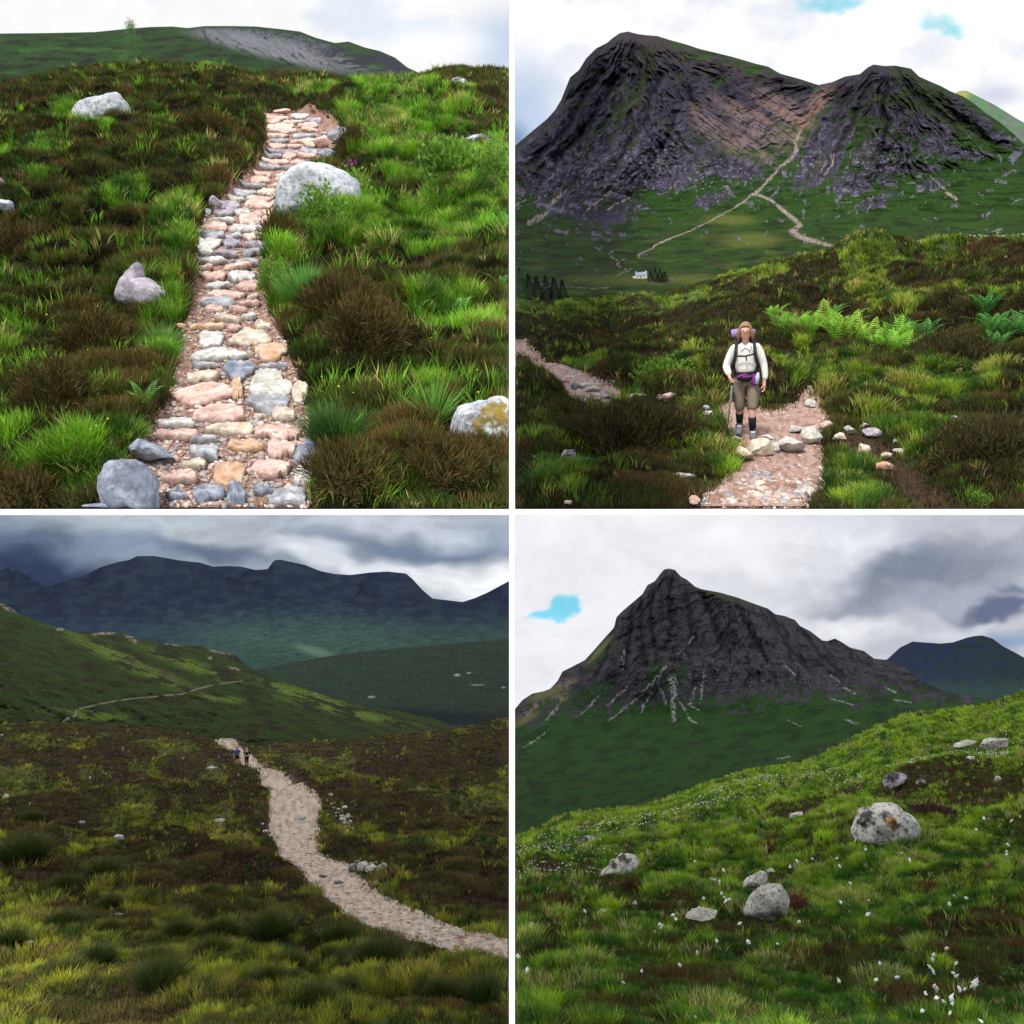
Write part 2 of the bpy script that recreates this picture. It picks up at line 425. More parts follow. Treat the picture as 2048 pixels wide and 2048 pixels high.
def c_ur(px, py):
    n = fbm(px/170, py/110, 5, 33)
    c = mix(np.ones(px.shape+(3,))*1.03, srgb('eef1fa'), sstep(.0, .8, n))
    c = mix(c, srgb('c3d4ee'), blob(px, py, 1040, 230, 75, 110, soft=.8))
    c = mix(c, srgb('7f9fc4'), blob(px, py, 1025, 285, 30, 35, soft=.8))
    w = fbm(px/45, py/30, 4, 5)*.55
    c = mix(c, srgb('8fdcf0'), sstep(.3, 1.1, blob(px, py, 1660, 2, 75, 26, soft=.9)+w*.6))
    c = mix(c, srgb('9be4f4'), sstep(.35, 1.15, blob(px, py, 1885, 50, 55, 24, 20, soft=.9)+w*.6))
    c = mix(c, srgb('d8dcec'), blob(px, py, 1990, 190, 50, 20, soft=.9))
    return c
sky(UR, c_ur, C(1.4, 1.4, 1.46), 1.0)
def c_ll(px, py):
    wx = px+40*fbm(px/150, py/90, 3, 60); wy = py+18*fbm(px/150, py/90, 3, 61)
    n = fbm(wx/200, wy/60, 5, 41); c = np.broadcast_to(srgb('93a1b3'), px.shape+(3,)).copy()
    c = mix(c, srgb('66758f'), sstep(1, 0, (wx+0)/430)*sstep(1040, 1075, wy))
    c = mix(c, srgb('3a4562'), blob(wx, wy, 60, 1150, 330, 42, 8, soft=.6))
    c = mix(c, srgb('bcc6cf'), blob(wx, wy, 330, 1045, 300, 34, 10, soft=.8))
    c = mix(c, srgb('b7bfca'), blob(wx, wy, 500, 1085, 80, 45, 30, soft=.8))
    c = mix(c, srgb('c5ccd9'), blob(wx, wy, 760, 1045, 230, 35, soft=.8))
    c = mix(c, srgb('71819a'), .9*blob(wx, wy, 830, 1103, 200, 22, 9, soft=.7))
    c = mix(c, srgb('d2d9e4'), blob(wx, wy, 900, 1080, 60, 18, soft=.8)*.6)
    c = mix(c, srgb('e9eef6'), blob(wx, wy, 700, 1125, 130, 22, 10, soft=.7))
    c = mix(c, srgb('f4f7fb'), blob(wx, wy, 950, 1175, 150, 42, 3, soft=.5))
    c = mix(c, srgb('5d6c85'), .8*blob(wx, wy, 430, 1112, 120, 16, 8, soft=.8))
    return c*(1+.20*n+.10*fbm(wx/45, wy/16, 4, 43))[..., None]
sky(LL, c_ll, C(1.12, 1.12, 1.14), 1.0)
def c_lr(px, py):
    wx = px+45*fbm(px/160, py/110, 4, 70); wy = py+30*fbm(px/160, py/110, 4, 71)
    n = fbm(wx/170, wy/70, 5, 51); c = np.broadcast_to(srgb('f0f1f6'), px.shape+(3,)).copy()
    c = mix(c, srgb('b4bac6'), sstep(0, 1, (wx-1480)/300)*.8)
    c = mix(c, srgb('8b93a5'), blob(wx, wy, 1840, 1165, 240, 60, -14, soft=.6)*.9)
    c = mix(c, srgb('7b849a'), blob(wx, wy, 1830, 1130, 90, 40, -10, soft=.8)*.8)
    c = mix(c, srgb('e8eaf1'), blob(wx, wy, 1690, 1080, 90, 60, -30, soft=.8)*.9)
    c = mix(c, srgb('a9b0c2'), blob(wx, wy, 1890, 1195, 110, 25, -8, soft=.7)*.8)
    c = mix(c, srgb('4f5b80'), blob(wx, wy, 2010, 1212, 95, 14, -8, soft=.7)*.85)
    c = mix(c, srgb('5a6688'), blob(wx, wy, 2040, 1180, 60, 10, -8, soft=.7)*.7)
    c = mix(c, srgb('eef0f6'), blob(wx, wy, 1690, 1255, 100, 26, 8, soft=.6)*.95)
    c = mix(c, srgb('dfe5ef'), blob(wx, wy, 1920, 1262, 70, 14, -12, soft=.7)*.6)
    c = mix(c, srgb('7f9cc2'), blob(wx, wy, 2040, 1285, 60, 25, -8, soft=.8)*.7)
    c = mix(c, srgb('cdd0da'), blob(wx, wy, 1470, 1165, 130, 18, 12, soft=.8)*.6)
    w = fbm(px/22, py/16, 3, 5)*.5
    c = mix(c, srgb('86dcf7'), sstep(.35, .75, blob(px, py, 1128, 1216, 38, 26, -25, soft=.7)+.45*w))
    c = mix(c, srgb('86dcf7'), sstep(.35, .9, blob(px, py, 1092, 1228, 42, 9, -8, soft=.8)+.4*w))
    return c*(1+.08*n+.07*fbm(wx/45, wy/22, 4, 53)*sstep(1450, 1700, px))[..., None]
sky(LR, c_lr, C(1.15, 1.17, 1.2), 1.0)

# ================================================================== UPPER LEFT: stone-pitched path through heather
UL_L = curve([(222, 520), (245, 528), (290, 530), (330, 515), (355, 490), (400, 440), (450, 395), (500, 385), (560, 385), (620, 372), (680, 355), (740, 345), (800, 335), (850, 295), (900, 262), (960, 240), (1030, 200)])
UL_R = curve([(222, 600), (245, 665), (270, 700), (290, 700), (320, 660), (355, 600), (400, 560), (450, 545), (500, 540), (560, 532), (620, 540), (680, 572), (740, 598), (800, 615), (850, 640), (900, 640), (960, 635), (1030, 620)])
def ul_path(px, py, soft=10.):
    j = 8*perlin(px/30, py/30, 8)*np.clip(py/600, .3, 1)
    m = sstep(-soft, soft, px+j-UL_L(py))*sstep(-soft, soft, UL_R(py)-px+j)
    return m*sstep(214, 226, py)
def ul_bump(a, b, px, py, D):
    m = 1-ul_path(px, py, 18)
    big = .10*fbm(a/1.6, b/1.6, 2, 2)
    d1, r1, _, _ = cells(a, b, .62, 5); d2, r2, _, _ = cells(a, b, .25, 1)
    hum = .15*((1-np.clip(d1, 0, 1.2)**2)*(.3+r1)-.45)+.05*(1-np.clip(d2, 0, 1.2)**2)-.02
    t = sstep(0, 60, py-curve(ul_top)(px))
    return (m*(big*t+hum*(.25+.75*t)+.02)+(1-m)*(.008*fbm(a/.2, b/.2, 3, 4)-.02))*np.clip(D/5, .7, 1.5)
ul_top = [(-250, 176), (0, 171), (60, 160), (100, 150), (170, 139), (240, 136), (300, 130), (350, 134), (410, 134), (470, 141), (500, 152), (560, 152), (640, 152), (700, 163), (780, 162), (837, 158), (880, 143), (915, 137), (960, 139), (1018, 146)]
S_ul = Sheet(UL, -MARG, 1018, [(1018, 3.3), (560, 6.3), (230, 13.0), (ul_top, 21.0)], bump=ul_bump)
UL_GREEN = [(760, 190, 230, 32), (800, 260, 130, 50), (880, 330, 150, 60), (760, 480, 200, 70), (640, 470, 70, 40), (930, 450, 110, 60), (600, 590, 60, 70), (900, 640, 90, 40), (860, 830, 45, 60), (640, 850, 30, 30),
    (120, 250, 90, 22), (200, 275, 60, 20), (95, 375, 55, 22), (240, 415, 80, 20), (335, 440, 50, 40), (350, 480, 40, 70), (20, 700, 50, 60), (310, 690, 40, 60), (340, 610, 22, 40), (160, 960, 110, 40), (20, 860, 40, 40), (250, 895, 70, 22), (430, 128, 70, 12), (330, 250, 30, 50), (60, 320, 60, 18), (285, 600, 25, 15)]
UL_BROWN = [(40, 700, 90, 60), (230, 560, 60, 40), (160, 380, 60, 30), (330, 420, 40, 40), (700, 880, 100, 60), (850, 960, 120, 40), (640, 560, 60, 20), (900, 720, 90, 30), (560, 180, 60, 14), (90, 780, 110, 60), (200, 680, 90, 50), (60, 420, 80, 40), (150, 480, 120, 40), (860, 760, 110, 40), (620, 960, 60, 60), (420, 330, 50, 40), (240, 330, 90, 40), (60, 620, 90, 90), (240, 760, 70, 60), (120, 560, 130, 70), (330, 180, 120, 30), (50, 240, 60, 30), (450, 220, 40, 40), (820, 560, 60, 30), (640, 760, 50, 90), (200, 150, 220, 30), (330, 260, 110, 60), (60, 470, 110, 60), (180, 600, 120, 80), (150, 800, 110, 60), (700, 640, 110, 60), (740, 780, 120, 90), (900, 930, 150, 80), (730, 960, 150, 50), (950, 170, 90, 30), (60, 560, 70, 40), (960, 560, 60, 30), (820, 700, 80, 40), (620, 165, 90, 12)]
def ul_green(px, py):
    g = blobs(px, py, UL_GREEN, .45)*1.1-blobs(px, py, UL_BROWN, .5)*.85+.5*fbm(px/50, py/30, 4, 15)-.02
    return sstep(.25, .8, g)
def ul_cols(px, py, V):
    c = np.broadcast_to(C(.014, .011, .005), px.shape+(3,)).copy()
    c = mix(c, C(.022, .032, .008), ul_green(px, py))
    c = mix(c, C(.20, .12, .09), ul_path(px, py)*.9)
    return c
terrain('ground', S_ul, 430, 430, M_ground, ul_cols)
# far hill
def ul_far_rel(px, py, D):
    crag = blob(px, py, 560, 95, 260, 50, 8, soft=.5)
    return D*0+PXR(2.0)*0+(6*fbm(px/70, py/40, 4, 31)+crag*5*ridged(px/9+py/40, py/22, 4, 32))*40
PXR = lambda a: a
ul_ftop = [(-250, 70), (0, 67), (100, 66), (190, 64), (250, 58), (300, 54), (345, 53), (375, 56), (410, 52), (470, 52), (512, 53), (560, 58), (600, 63), (630, 75), (655, 82), (670, 86), (697, 83), (730, 95), (760, 102), (790, 115), (815, 135), (837, 145), (900, 175), (1018, 185)]
S_ulf = Sheet(UL, -MARG, 1018, [([(-250, 215), (800, 205), (1018, 200)], 160), (ul_ftop, 520)], relief=lambda px, py, D: (6*fbm(px/60, py/30, 4, 31)+blob(px, py, 560, 85, 230, 40, 8, soft=.5)*7*(ridged((px-.8*py)/14, py/30, 4, 32)-.5))*6*sstep(0, 40, py-curve(ul_ftop)(px)+6))
def ulf_cols(px, py, V):
    t = curve(ul_ftop)(px); n = fbm((px+py*2)/50, (py-px*.04)/10, 5, 3, .65); n2 = fbm(px/8, py/8, 3, 6)
    c = mix(np.broadcast_to(C(.024, .062, .013), px.shape+(3,)).copy(), C(.016, .020, .011), sstep(-.3, .7, n))
    c = mix(c, C(.045, .13, .015), sstep(.1, .8, fbm(px/60, py/12, 4, 61))*blob(px, py, 110, 120, 230, 40)*.8)
    rock = blob(px, py, 470, 70, 65, 22, 12, .4)+blob(px, py, 590, 85, 90, 16, 12, .4)
    c = mix(c, C(.085, .085, .135), np.clip(rock, 0, 1)*sstep(-.4, .3, n2))
    scree = blob(px, py, 560, 100, 165, 20, 13, .5)
    st = ridged((px-1.9*py)/26, (py+px*.1)/60, 3, 44)
    c = mix(c, C(.20, .205, .225), np.clip(scree, 0, 1)*sstep(-.2, .9, st+n2*.5))
    c = mix(c, C(.028, .026, .042), blob(px, py, 730, 130, 110, 20, 20, .5)*sstep(-.3, .3, n+.2))
    c = mix(c, C(.03, .028, .05), blob(px, py, 790, 130, 50, 12, 32, .5))
    c = mix(c, C(.02, .03, .02), stroke(px, py, [(405, 60), (418, 85), (420, 120)], 5)*.7)
    c = mix(c, C(.24, .24, .26), (rng.random(px.shape) > .9)*np.clip(rock+scree, 0, 1)*.5)
    c = mix(c, C(.02, .05, .012), sstep(8, 2, py-t)*.8)
    return c
terrain('hill', S_ulf, 420, 130, M_far, ulf_cols)
# path bed
def ribbon(name, sh, ymin, ymax, Lf, Rf, nu, nv, mat, colf, lift, rag=6):
    py = np.linspace(ymax, ymin, nv)[:, None]; u = np.linspace(0, 1, nu)[None]
    l = Lf(py)-rag+rag*perlin(py/14, py*0, 3); r = Rf(py)+rag+rag*perlin(py/14, py*0+5, 4)
    px = l+(r-l)*u; py = np.broadcast_to(py, px.shape)
    V = sh.pt(px, py)
    edge = np.minimum(u, 1-u)*2; V = V+sh.bay.U*(lift*sstep(0, .12, edge)-.012)[..., None]*np.ones(px.shape)[..., None]
    return tag(mesh(name, V.reshape(-1, 3), [gridF(nu, nv)], mat, colf(px, py).reshape(-1, 3), smooth=True), kind='structure')
def grav(base, alt):
    def f(px, py):
        n = fbm(px/12, py/9, 3, 77); c = np.broadcast_to(base, px.shape+(3,)).copy()
        c = mix(c, alt, sstep(-.2, .6, n)); return c*(1+.3*(rng.random(px.shape)-.5))[..., None]
    return f
ribbon('path', S_ul, 224, 1018, UL_L, UL_R, 90, 330, M_gravel, grav(C(.33, .19, .15), C(.20, .12, .085)), .02)

def veg_layer(*a, **k): DEFER.append((a, k))
def veg_now(sh, name, label, n_h, n_g, y0, y1, green, block, h_len, g_len, hcols, gcols, expo=1.0, hw=.006, gw=.005, D0=4., tuftn=7, rust=.25, cell=.25, gcell=.3, shade=None):
    """heather twigs where it is brown and grass where it is green, both growing in clumps"""
    blk = block; CL = CLEAR.get(id(sh), [])
    def block(x, y):
        m = blk(x, y)
        for (cx, cy, rx, ry) in CL: m = np.maximum(m, .8*blob(x, y, cx, cy, rx, ry, soft=.6))
        return m
    px, py = scatter(sh, n_h, y0, y1, lambda x, y: (1-.8*green(x, y))*(1-block(x, y)), expo)
    q = sh.pt(px, py); a, b_ = q@sh.bay.r, q@sh.bay.e; D = q[:, 1]; s = (D/D0)**.25
    dd, rid, ox, oy = cells(a, b_, cell, 1); edge = np.clip(dd, 0, 1)[:, None]
    k = (rid+.35*fbm(px/38, py/24, 3, 91))[:, None]
    col = lerp(hcols[0][None], hcols[1][None], np.clip(k*1.25-.1, 0, 1)); col = col*(1.25-.55*edge)  # twigs darken towards clump edges: shade of the gaps in the colour
    m = (rid[:, None] > 1-rust)*np.clip(.6+1.5*fbm(px/60, py/36, 2, 13), 0, 1)[:, None]; tip = col*1.5+(hcols[2]-col*1.5)*m*.8
    grn = ((rid*7.3) % 1 > .62)[:, None]; tip = np.where(grn, tip*.5+gcols[0]*.6, tip)
    grey = rng.random((len(px), 1)) < .025; tip = np.where(grey, C(.20, .18, .15), tip)
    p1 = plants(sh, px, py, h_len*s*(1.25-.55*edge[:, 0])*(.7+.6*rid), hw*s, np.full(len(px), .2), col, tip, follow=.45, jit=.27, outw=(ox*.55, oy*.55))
    px2, py2 = scatter(sh, n_g, y0, y1, lambda x, y: np.clip(green(x, y)+.05, 0, 1)*(1-block(x, y)), expo)
    q = sh.pt(px2, py2); a, b_ = q@sh.bay.r, q@sh.bay.e; D = q[:, 1]; s = (D/D0)**.25
    dd, rid, ox, oy = cells(a, b_, gcell, 2); edge = np.clip(dd, 0, 1)[:, None]
    k = np.clip(.35+.9*fbm(px2/40, py2/24, 3, 95)+.7*(rid-.5)-(shade(px2, py2) if shade else 0), 0, 1)[:, None]  # shifts grass between its darker and brighter green by position
    col = lerp(gcols[0][None], gcols[1][None], k)*(1.3-.6*edge)*(.7+.6*((rid*5.7) % 1)[:, None]); dry = (rng.random((len(px2), 1)) < .05+.25*(rid[:, None] > .9))  # grass also darkens towards clump edges, gap shade in the colour
    col = np.where(dry, gcols[2], col)
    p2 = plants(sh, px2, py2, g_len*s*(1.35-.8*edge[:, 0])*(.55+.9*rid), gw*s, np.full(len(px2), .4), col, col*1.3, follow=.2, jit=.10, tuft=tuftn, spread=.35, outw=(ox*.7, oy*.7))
    tag(mesh('heather', *p1[:2], M_heath, p1[2]), kind='stuff', label=label[0]); tag(mesh('grass', *p2[:2], M_grass, p2[2]), kind='stuff', label=label[1])
    print('VEG', name, len(p1[0])//3, len(p2[0])//5, flush=True)
veg_layer(S_ul, 'ul', ('dark brown and olive heather covering both sides of the stone path', 'bright green grass growing through the heather by the stone path'),
    600000, 23000, 115, 1018, ul_green, lambda x, y: ul_path(x, y, 9)**1.3, .062, .085,
    (C(.018, .013, .006), C(.072, .068, .016), C(.16, .080, .03)), (C(.028, .085, .007), C(.17, .37, .018), C(.44, .38, .12)), expo=.9, tuftn=8)
# ================================================================== UPPER RIGHT: moor, hiker's path, mountain with two tops
ur_top = [(1030, 604), (1100, 600), (1200, 594), (1300, 592), (1380, 576), (1440, 556), (1500, 544), (1536, 529), (1600, 512), (1680, 501), (1760, 488), (1800, 484), (1880, 490), (1960, 486), (2048, 482), (2300, 474)]
UR_P1 = [(1020, 684), (1045, 686), (1062, 696), (1090, 718), (1130, 728), (1165, 742), (1195, 764), (1240, 778), (1246, 795), (1215, 808), (1170, 806), (1140, 800), (1118, 775), (1095, 752), (1080, 727), (1050, 714), (1020, 708)]
UR_P2 = [(1428, 812), (1460, 806), (1500, 818), (1545, 822), (1590, 808), (1618, 792), (1640, 806), (1652, 828), (1664, 852), (1640, 880), (1655, 928), (1640, 970), (1605, 1030), (1380, 1030), (1418, 988), (1450, 962), (1478, 930), (1478, 890), (1456, 862), (1440, 840)]
UR_P3 = [(1660, 870), (1700, 850), (1770, 868), (1800, 900), (1840, 940), (1900, 985), (1960, 1030), (1800, 1030), (1770, 965), (1700, 930), (1660, 900)]
def ur_path(px, py): return np.maximum(softpoly(px, py, UR_P1, 4), softpoly(px, py, UR_P2, 6))
def ur_flat(px, py): return np.maximum(np.clip(1.6*softpoly(px, py, UR_P1, 16), 0, 1), np.clip(1.3*softpoly(px, py, UR_P2, 18), 0, 1))
def ur_peat(px, py): return softpoly(px, py, UR_P3, 14)
def ur_bump(a, b, px, py, D):
    m = 1-np.maximum(ur_flat(px, py), .8*ur_peat(px, py))
    s = np.clip(D/12, .7, 2.5)
    big = .35*fbm(a/4, b/4, 2, 2)*s*sstep(0, 40, py-S_ur.top(px))
    d1, r1, _, _ = cells(a, b, 1.5, 5); d2, r2, _, _ = cells(a, b, .6, 1); t = .3+.7*sstep(0, 40, py-S_ur.top(px))
    hum = (.26*((1-np.clip(d1, 0, 1.2)**2)*(.3+r1)-.45)+.10*(1-np.clip(d2, 0, 1.2)**2)-.06)*t*np.clip(s, .7, 1.6)
    return m*(big+hum)+.05*m
S_ur = Sheet(UR, 1030, 2048+MARG, [(1018, 9.4), (875, 12.2), (700, [(1030, 24), (1400, 22), (2048, 17), (2300, 16)]), (ur_top, [(1030, 75), (1300, 70), (1500, 48), (1700, 40), (2048, 32), (2300, 30)])], bump=ur_bump)
UR_GREEN = [(1690, 505, 120, 14), (1880, 510, 70, 12), (1780, 545, 120, 22), (1700, 590, 120, 30), (1180, 650, 120, 10), (1090, 632, 90, 8), (1330, 610, 160, 14), (1500, 560, 90, 12), (1450, 620, 60, 20), (1340, 755, 70, 22), (1270, 640, 90, 14), (1160, 612, 60, 8), (1600, 760, 60, 30), (1670, 770, 50, 26), (1740, 800, 80, 24), (1880, 790, 90, 30), (1850, 860, 110, 30), (1700, 930, 60, 35), (1800, 620, 60, 20), (1960, 600, 60, 20), (1950, 770, 60, 30), (1400, 860, 60, 60), (1230, 810, 60, 30), (1460, 930, 30, 40), (1130, 950, 60, 40), (1090, 860, 40, 30), (1600, 680, 40, 30), (1180, 720, 50, 12), (1600, 940, 20, 50), (1720, 990, 60, 30), (1840, 930, 60, 25)]
UR_BROWN = [(1200, 690, 160, 24), (1500, 660, 100, 40), (1900, 560, 120, 24), (1960, 730, 100, 25), (1600, 600, 100, 30), (1250, 880, 130, 50), (1950, 930, 110, 50), (1120, 790, 50, 30), (1320, 700, 120, 24), (1970, 510, 60, 15), (1700, 740, 50, 10), (1280, 960, 90, 30)]
def ur_green(px, py):
    g = blobs(px, py, UR_GREEN, .45)*1.0-blobs(px, py, UR_BROWN, .5)*.8+.5*fbm(px/50, py/20, 4, 115)-.02
    return sstep(.25, .8, g)
def ur_yel(px, py): return np.clip(blobs(px, py, [(1680, 503, 130, 10), (1450, 565, 100, 10), (1740, 785, 60, 14), (1190, 632, 120, 8), (1340, 600, 120, 6), (1880, 826, 60, 8)], .6), 0, 1)
def ur_cols(px, py, V):
    c = np.broadcast_to(C(.018, .013, .006), px.shape+(3,)).copy()
    c = mix(c, C(.028, .040, .009), ur_green(px, py)); c = mix(c, C(.12, .10, .02), ur_yel(px, py)*.6)
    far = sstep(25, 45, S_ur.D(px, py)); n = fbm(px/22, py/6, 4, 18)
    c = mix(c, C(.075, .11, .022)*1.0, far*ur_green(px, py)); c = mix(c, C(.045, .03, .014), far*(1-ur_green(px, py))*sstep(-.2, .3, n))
    c = mix(c, C(.25, .15, .10), ur_path(px, py)); c = mix(c, C(.045, .022, .014), ur_peat(px, py)*.9)
    return c
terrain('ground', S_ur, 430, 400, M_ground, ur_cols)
def polypath(sh, poly, mat, colf, lift=.03, step=3.0, name='path'):
    xs = [p[0] for p in poly]; ys = [p[1] for p in poly]
    x = np.arange(max(min(xs), sh.x0), min(max(xs), sh.x1), step); y = np.arange(min(ys), min(max(ys), sh.bot(x[0])), step)
    X, Y = np.meshgrid(x, y); m = softpoly(X, Y, poly, 3)
    V = sh.pt(X, Y)+sh.bay.U*lift; F = gridF(len(x), len(y)); mm = m.ravel()
    F = F[(mm[F] > .3).all(1)]
    used = np.unique(F); re = np.full(X.size, -1); re[used] = np.arange(len(used))
    return tag(mesh(name, V.reshape(-1, 3)[used], [re[F]], mat, colf(X, Y).reshape(-1, 3)[used], smooth=True), kind='structure')
polypath(S_ur, UR_P1, M_gravel, grav(C(.40, .27, .22), C(.28, .18, .14)))
polypath(S_ur, UR_P2, M_gravel, grav(C(.36, .24, .19), C(.24, .13, .09)))
veg_layer(S_ur, 'ur', ('dark heather covering the moor around the hiker', 'green grass growing through the heather around the hiker'),
    480000, 24000, 478, 1018, ur_green, lambda x, y: np.maximum(ur_path(x, y)**1.4, .97*ur_peat(x, y)), .095, .14,
    (C(.022, .015, .007), C(.060, .054, .014), C(.13, .065, .03)), (C(.028, .075, .007), C(.19, .29, .018), C(.38, .30, .09)), expo=.5, hw=.013, gw=.010, D0=12., tuftn=6, cell=.6, gcell=.7, shade=lambda x, y: .25*sstep(780, 900, y))

# mountain + plain
ur_mt = [(1030, 292), (1042, 281), (1065, 262), (1095, 237), (1110, 220), (1122, 200), (1132, 175), (1140, 155), (1158, 140), (1172, 117), (1192, 97), (1215, 85), (1225, 76), (1240, 66), (1256, 63), (1275, 68), (1290, 70), (1315, 72), (1340, 80), (1370, 88), (1400, 98), (1430, 105), (1470, 115), (1510, 127), (1536, 133), (1560, 147), (1600, 158), (1637, 170), (1665, 164), (1690, 153), (1720, 148), (1735, 135), (1747, 129), (1770, 132), (1790, 131), (1822, 137), (1838, 153), (1865, 165), (1880, 171), (1900, 182), (1925, 192), (1945, 205), (1970, 225), (2000, 245), (2030, 270), (2060, 300), (2150, 340), (2300, 380)]
def gully(px, py, tops, k1=5.5, seed=0):
    """gullies and ribs running down from the tops"""
    wx = px+14*fbm(px/60, py/60, 3, seed+20); wy = py+14*fbm(px/60, py/60, 3, seed+24)
    ds = [np.hypot((wx-cx)/sx, wy-cy+25) for cx, cy, sx in tops]
    W = [1/(d+10)**7*1e12 for d in ds]; tot = sum(W); out = 0
    for (cx, cy, sx), d, w in zip(tops, ds, W):
        a = np.arctan2((wx-cx)/sx, wy-cy+25)
        k = k1*np.sqrt(np.clip(d/150, .5, 3))
        r = ridged(a*k1*1.0, d/170, 5, seed+1, .55)+.5*ridged(a*k1*2.6, d/80, 4, seed+7, .6)
        out = out+w/tot*r
    return out
def streak(px, py, tops, k1=22, seed=0):
    """fine rock texture drawn out downhill"""
    ds = [np.hypot((px-cx)/sx, py-cy+25) for cx, cy, sx in tops]
    W = [1/(d+10)**7*1e12 for d in ds]; tot = sum(W); out = 0
    for (cx, cy, sx), d, w in zip(tops, ds, W):
        a = np.arctan2((px-cx)/sx, py-cy+25)+.06*fbm(px/40, py/40, 2, seed)
        out = out+w/tot*fbm(a*k1, d/22, 4, seed+3, .75)
    return out
UR_G = [[(1200, 150), (1183, 170), (1160, 210), (1130, 262), (1062, 325)], [(1232, 160), (1205, 205), (1175, 250), (1110, 322)], [(1325, 155), (1300, 190), (1290, 240), (1262, 280), (1222, 345)], [(1350, 140), (1385, 200), (1420, 265)], [(1440, 128), (1452, 180), (1470, 232)], [(1745, 145), (1722, 200), (1702, 250), (1668, 305)], [(1795, 135), (1812, 170), (1850, 205), (1905, 245)], [(1765, 190), (1772, 260), (1757, 335)], [(1560, 165), (1570, 200), (1598, 240)], [(1270, 90), (1262, 130), (1240, 170)], [(1880, 200), (1920, 240), (1975, 280)], [(1350, 230), (1335, 280), (1300, 330)]]
UR_T = [(1262, 60, 1.25), (1760, 125, 1.2)]
ur_band = curve([(1030, 425), (1200, 420), (1350, 405), (1500, 395), (1600, 390), (1750, 400), (1900, 380), (2048, 330), (2300, 330)])   # foot of the rocks
def ur_rel(px, py, D):
    t = curve(ur_mt)(px); e = sstep(0, 25, py-t+2)
    up = sstep(0, -110, py-ur_band(px)-20)
    corrie = blob(px, py, 1600, 250, 110, 100, soft=.7)
    q = gully(px, py, UR_T, 5.5, 100)
    spur = -34*stroke(px, py, [(1258, 70), (1330, 160), (1300, 260), (1240, 380)], 90, .9)-30*stroke(px, py, [(1180, 120), (1120, 250), (1040, 330)], 60, .9)-40*stroke(px, py, [(1745, 140), (1760, 250), (1700, 380)], 110, .9)-22*stroke(px, py, [(1430, 150), (1420, 300), (1400, 400)], 50, .9)
    st0 = streak(px, py, UR_T, 22, 120)
    gl = 0
    for g_ in UR_G: gl = np.maximum(gl, stroke(px+4*perlin(px/13, py/13, 9), py, g_, 16, .9))
    return e*(up*(-16*q-5*st0+spur*2.2+90*corrie+20*gl-3.5*ridged((px+.3*py)/13, (py-.3*px)/15, 3, 88)*(.3+.7*sstep(420, 200, py)))+6*fbm(px/60, py/20, 4, 3)*(1-up))*1.15
S_urm = Sheet(UR, 1030, 2048+MARG, [(700, 130), (600, 260), (500, 620), (([(1030, 440), (1500, 430), (2048, 420), (2300, 420)]), 900), (ur_mt, [(1030, 1250), (1260, 1450), (1640, 1650), (1760, 1300), (2048, 1050), (2300, 1000)])], relief=ur_rel)
ROCKB = [(1130, 330, 180, 100, 35), (1240, 200, 190, 150, 30), (1420, 190, 150, 65, 15), (1330, 320, 110, 60, -10), (1560, 190, 80, 45), (1700, 175, 80, 40, -25), (1650, 300, 40, 55, 30), (1668, 245, 34, 30, 0), (1764, 315, 58, 46), (1708, 365, 44, 26, -20), (1630, 345, 50, 24, -30), (1795, 232, 70, 20, 12), (1850, 262, 60, 24, 20), (1900, 302, 80, 12, 8), (1760, 165, 50, 26),
    (1960, 245, 90, 12, 38), (1755, 402, 46, 14, -20), (1866, 370, 26, 13), (1835, 336, 55, 9, 5), (1460, 335, 66, 22, 10), (1420, 400, 45, 14, -15), (1480, 250, 60, 40, 30)]
UR_STREAM = [(1602, 262), (1590, 285), (1594, 300), (1582, 318), (1562, 332), (1548, 348), (1530, 368), (1512, 386)]
UR_TRACK = [(1505, 388), (1520, 391), (1545, 402), (1562, 418), (1575, 428), (1592, 441), (1600, 450), (1584, 463), (1600, 474), (1632, 483), (1655, 490), (1686, 496)]
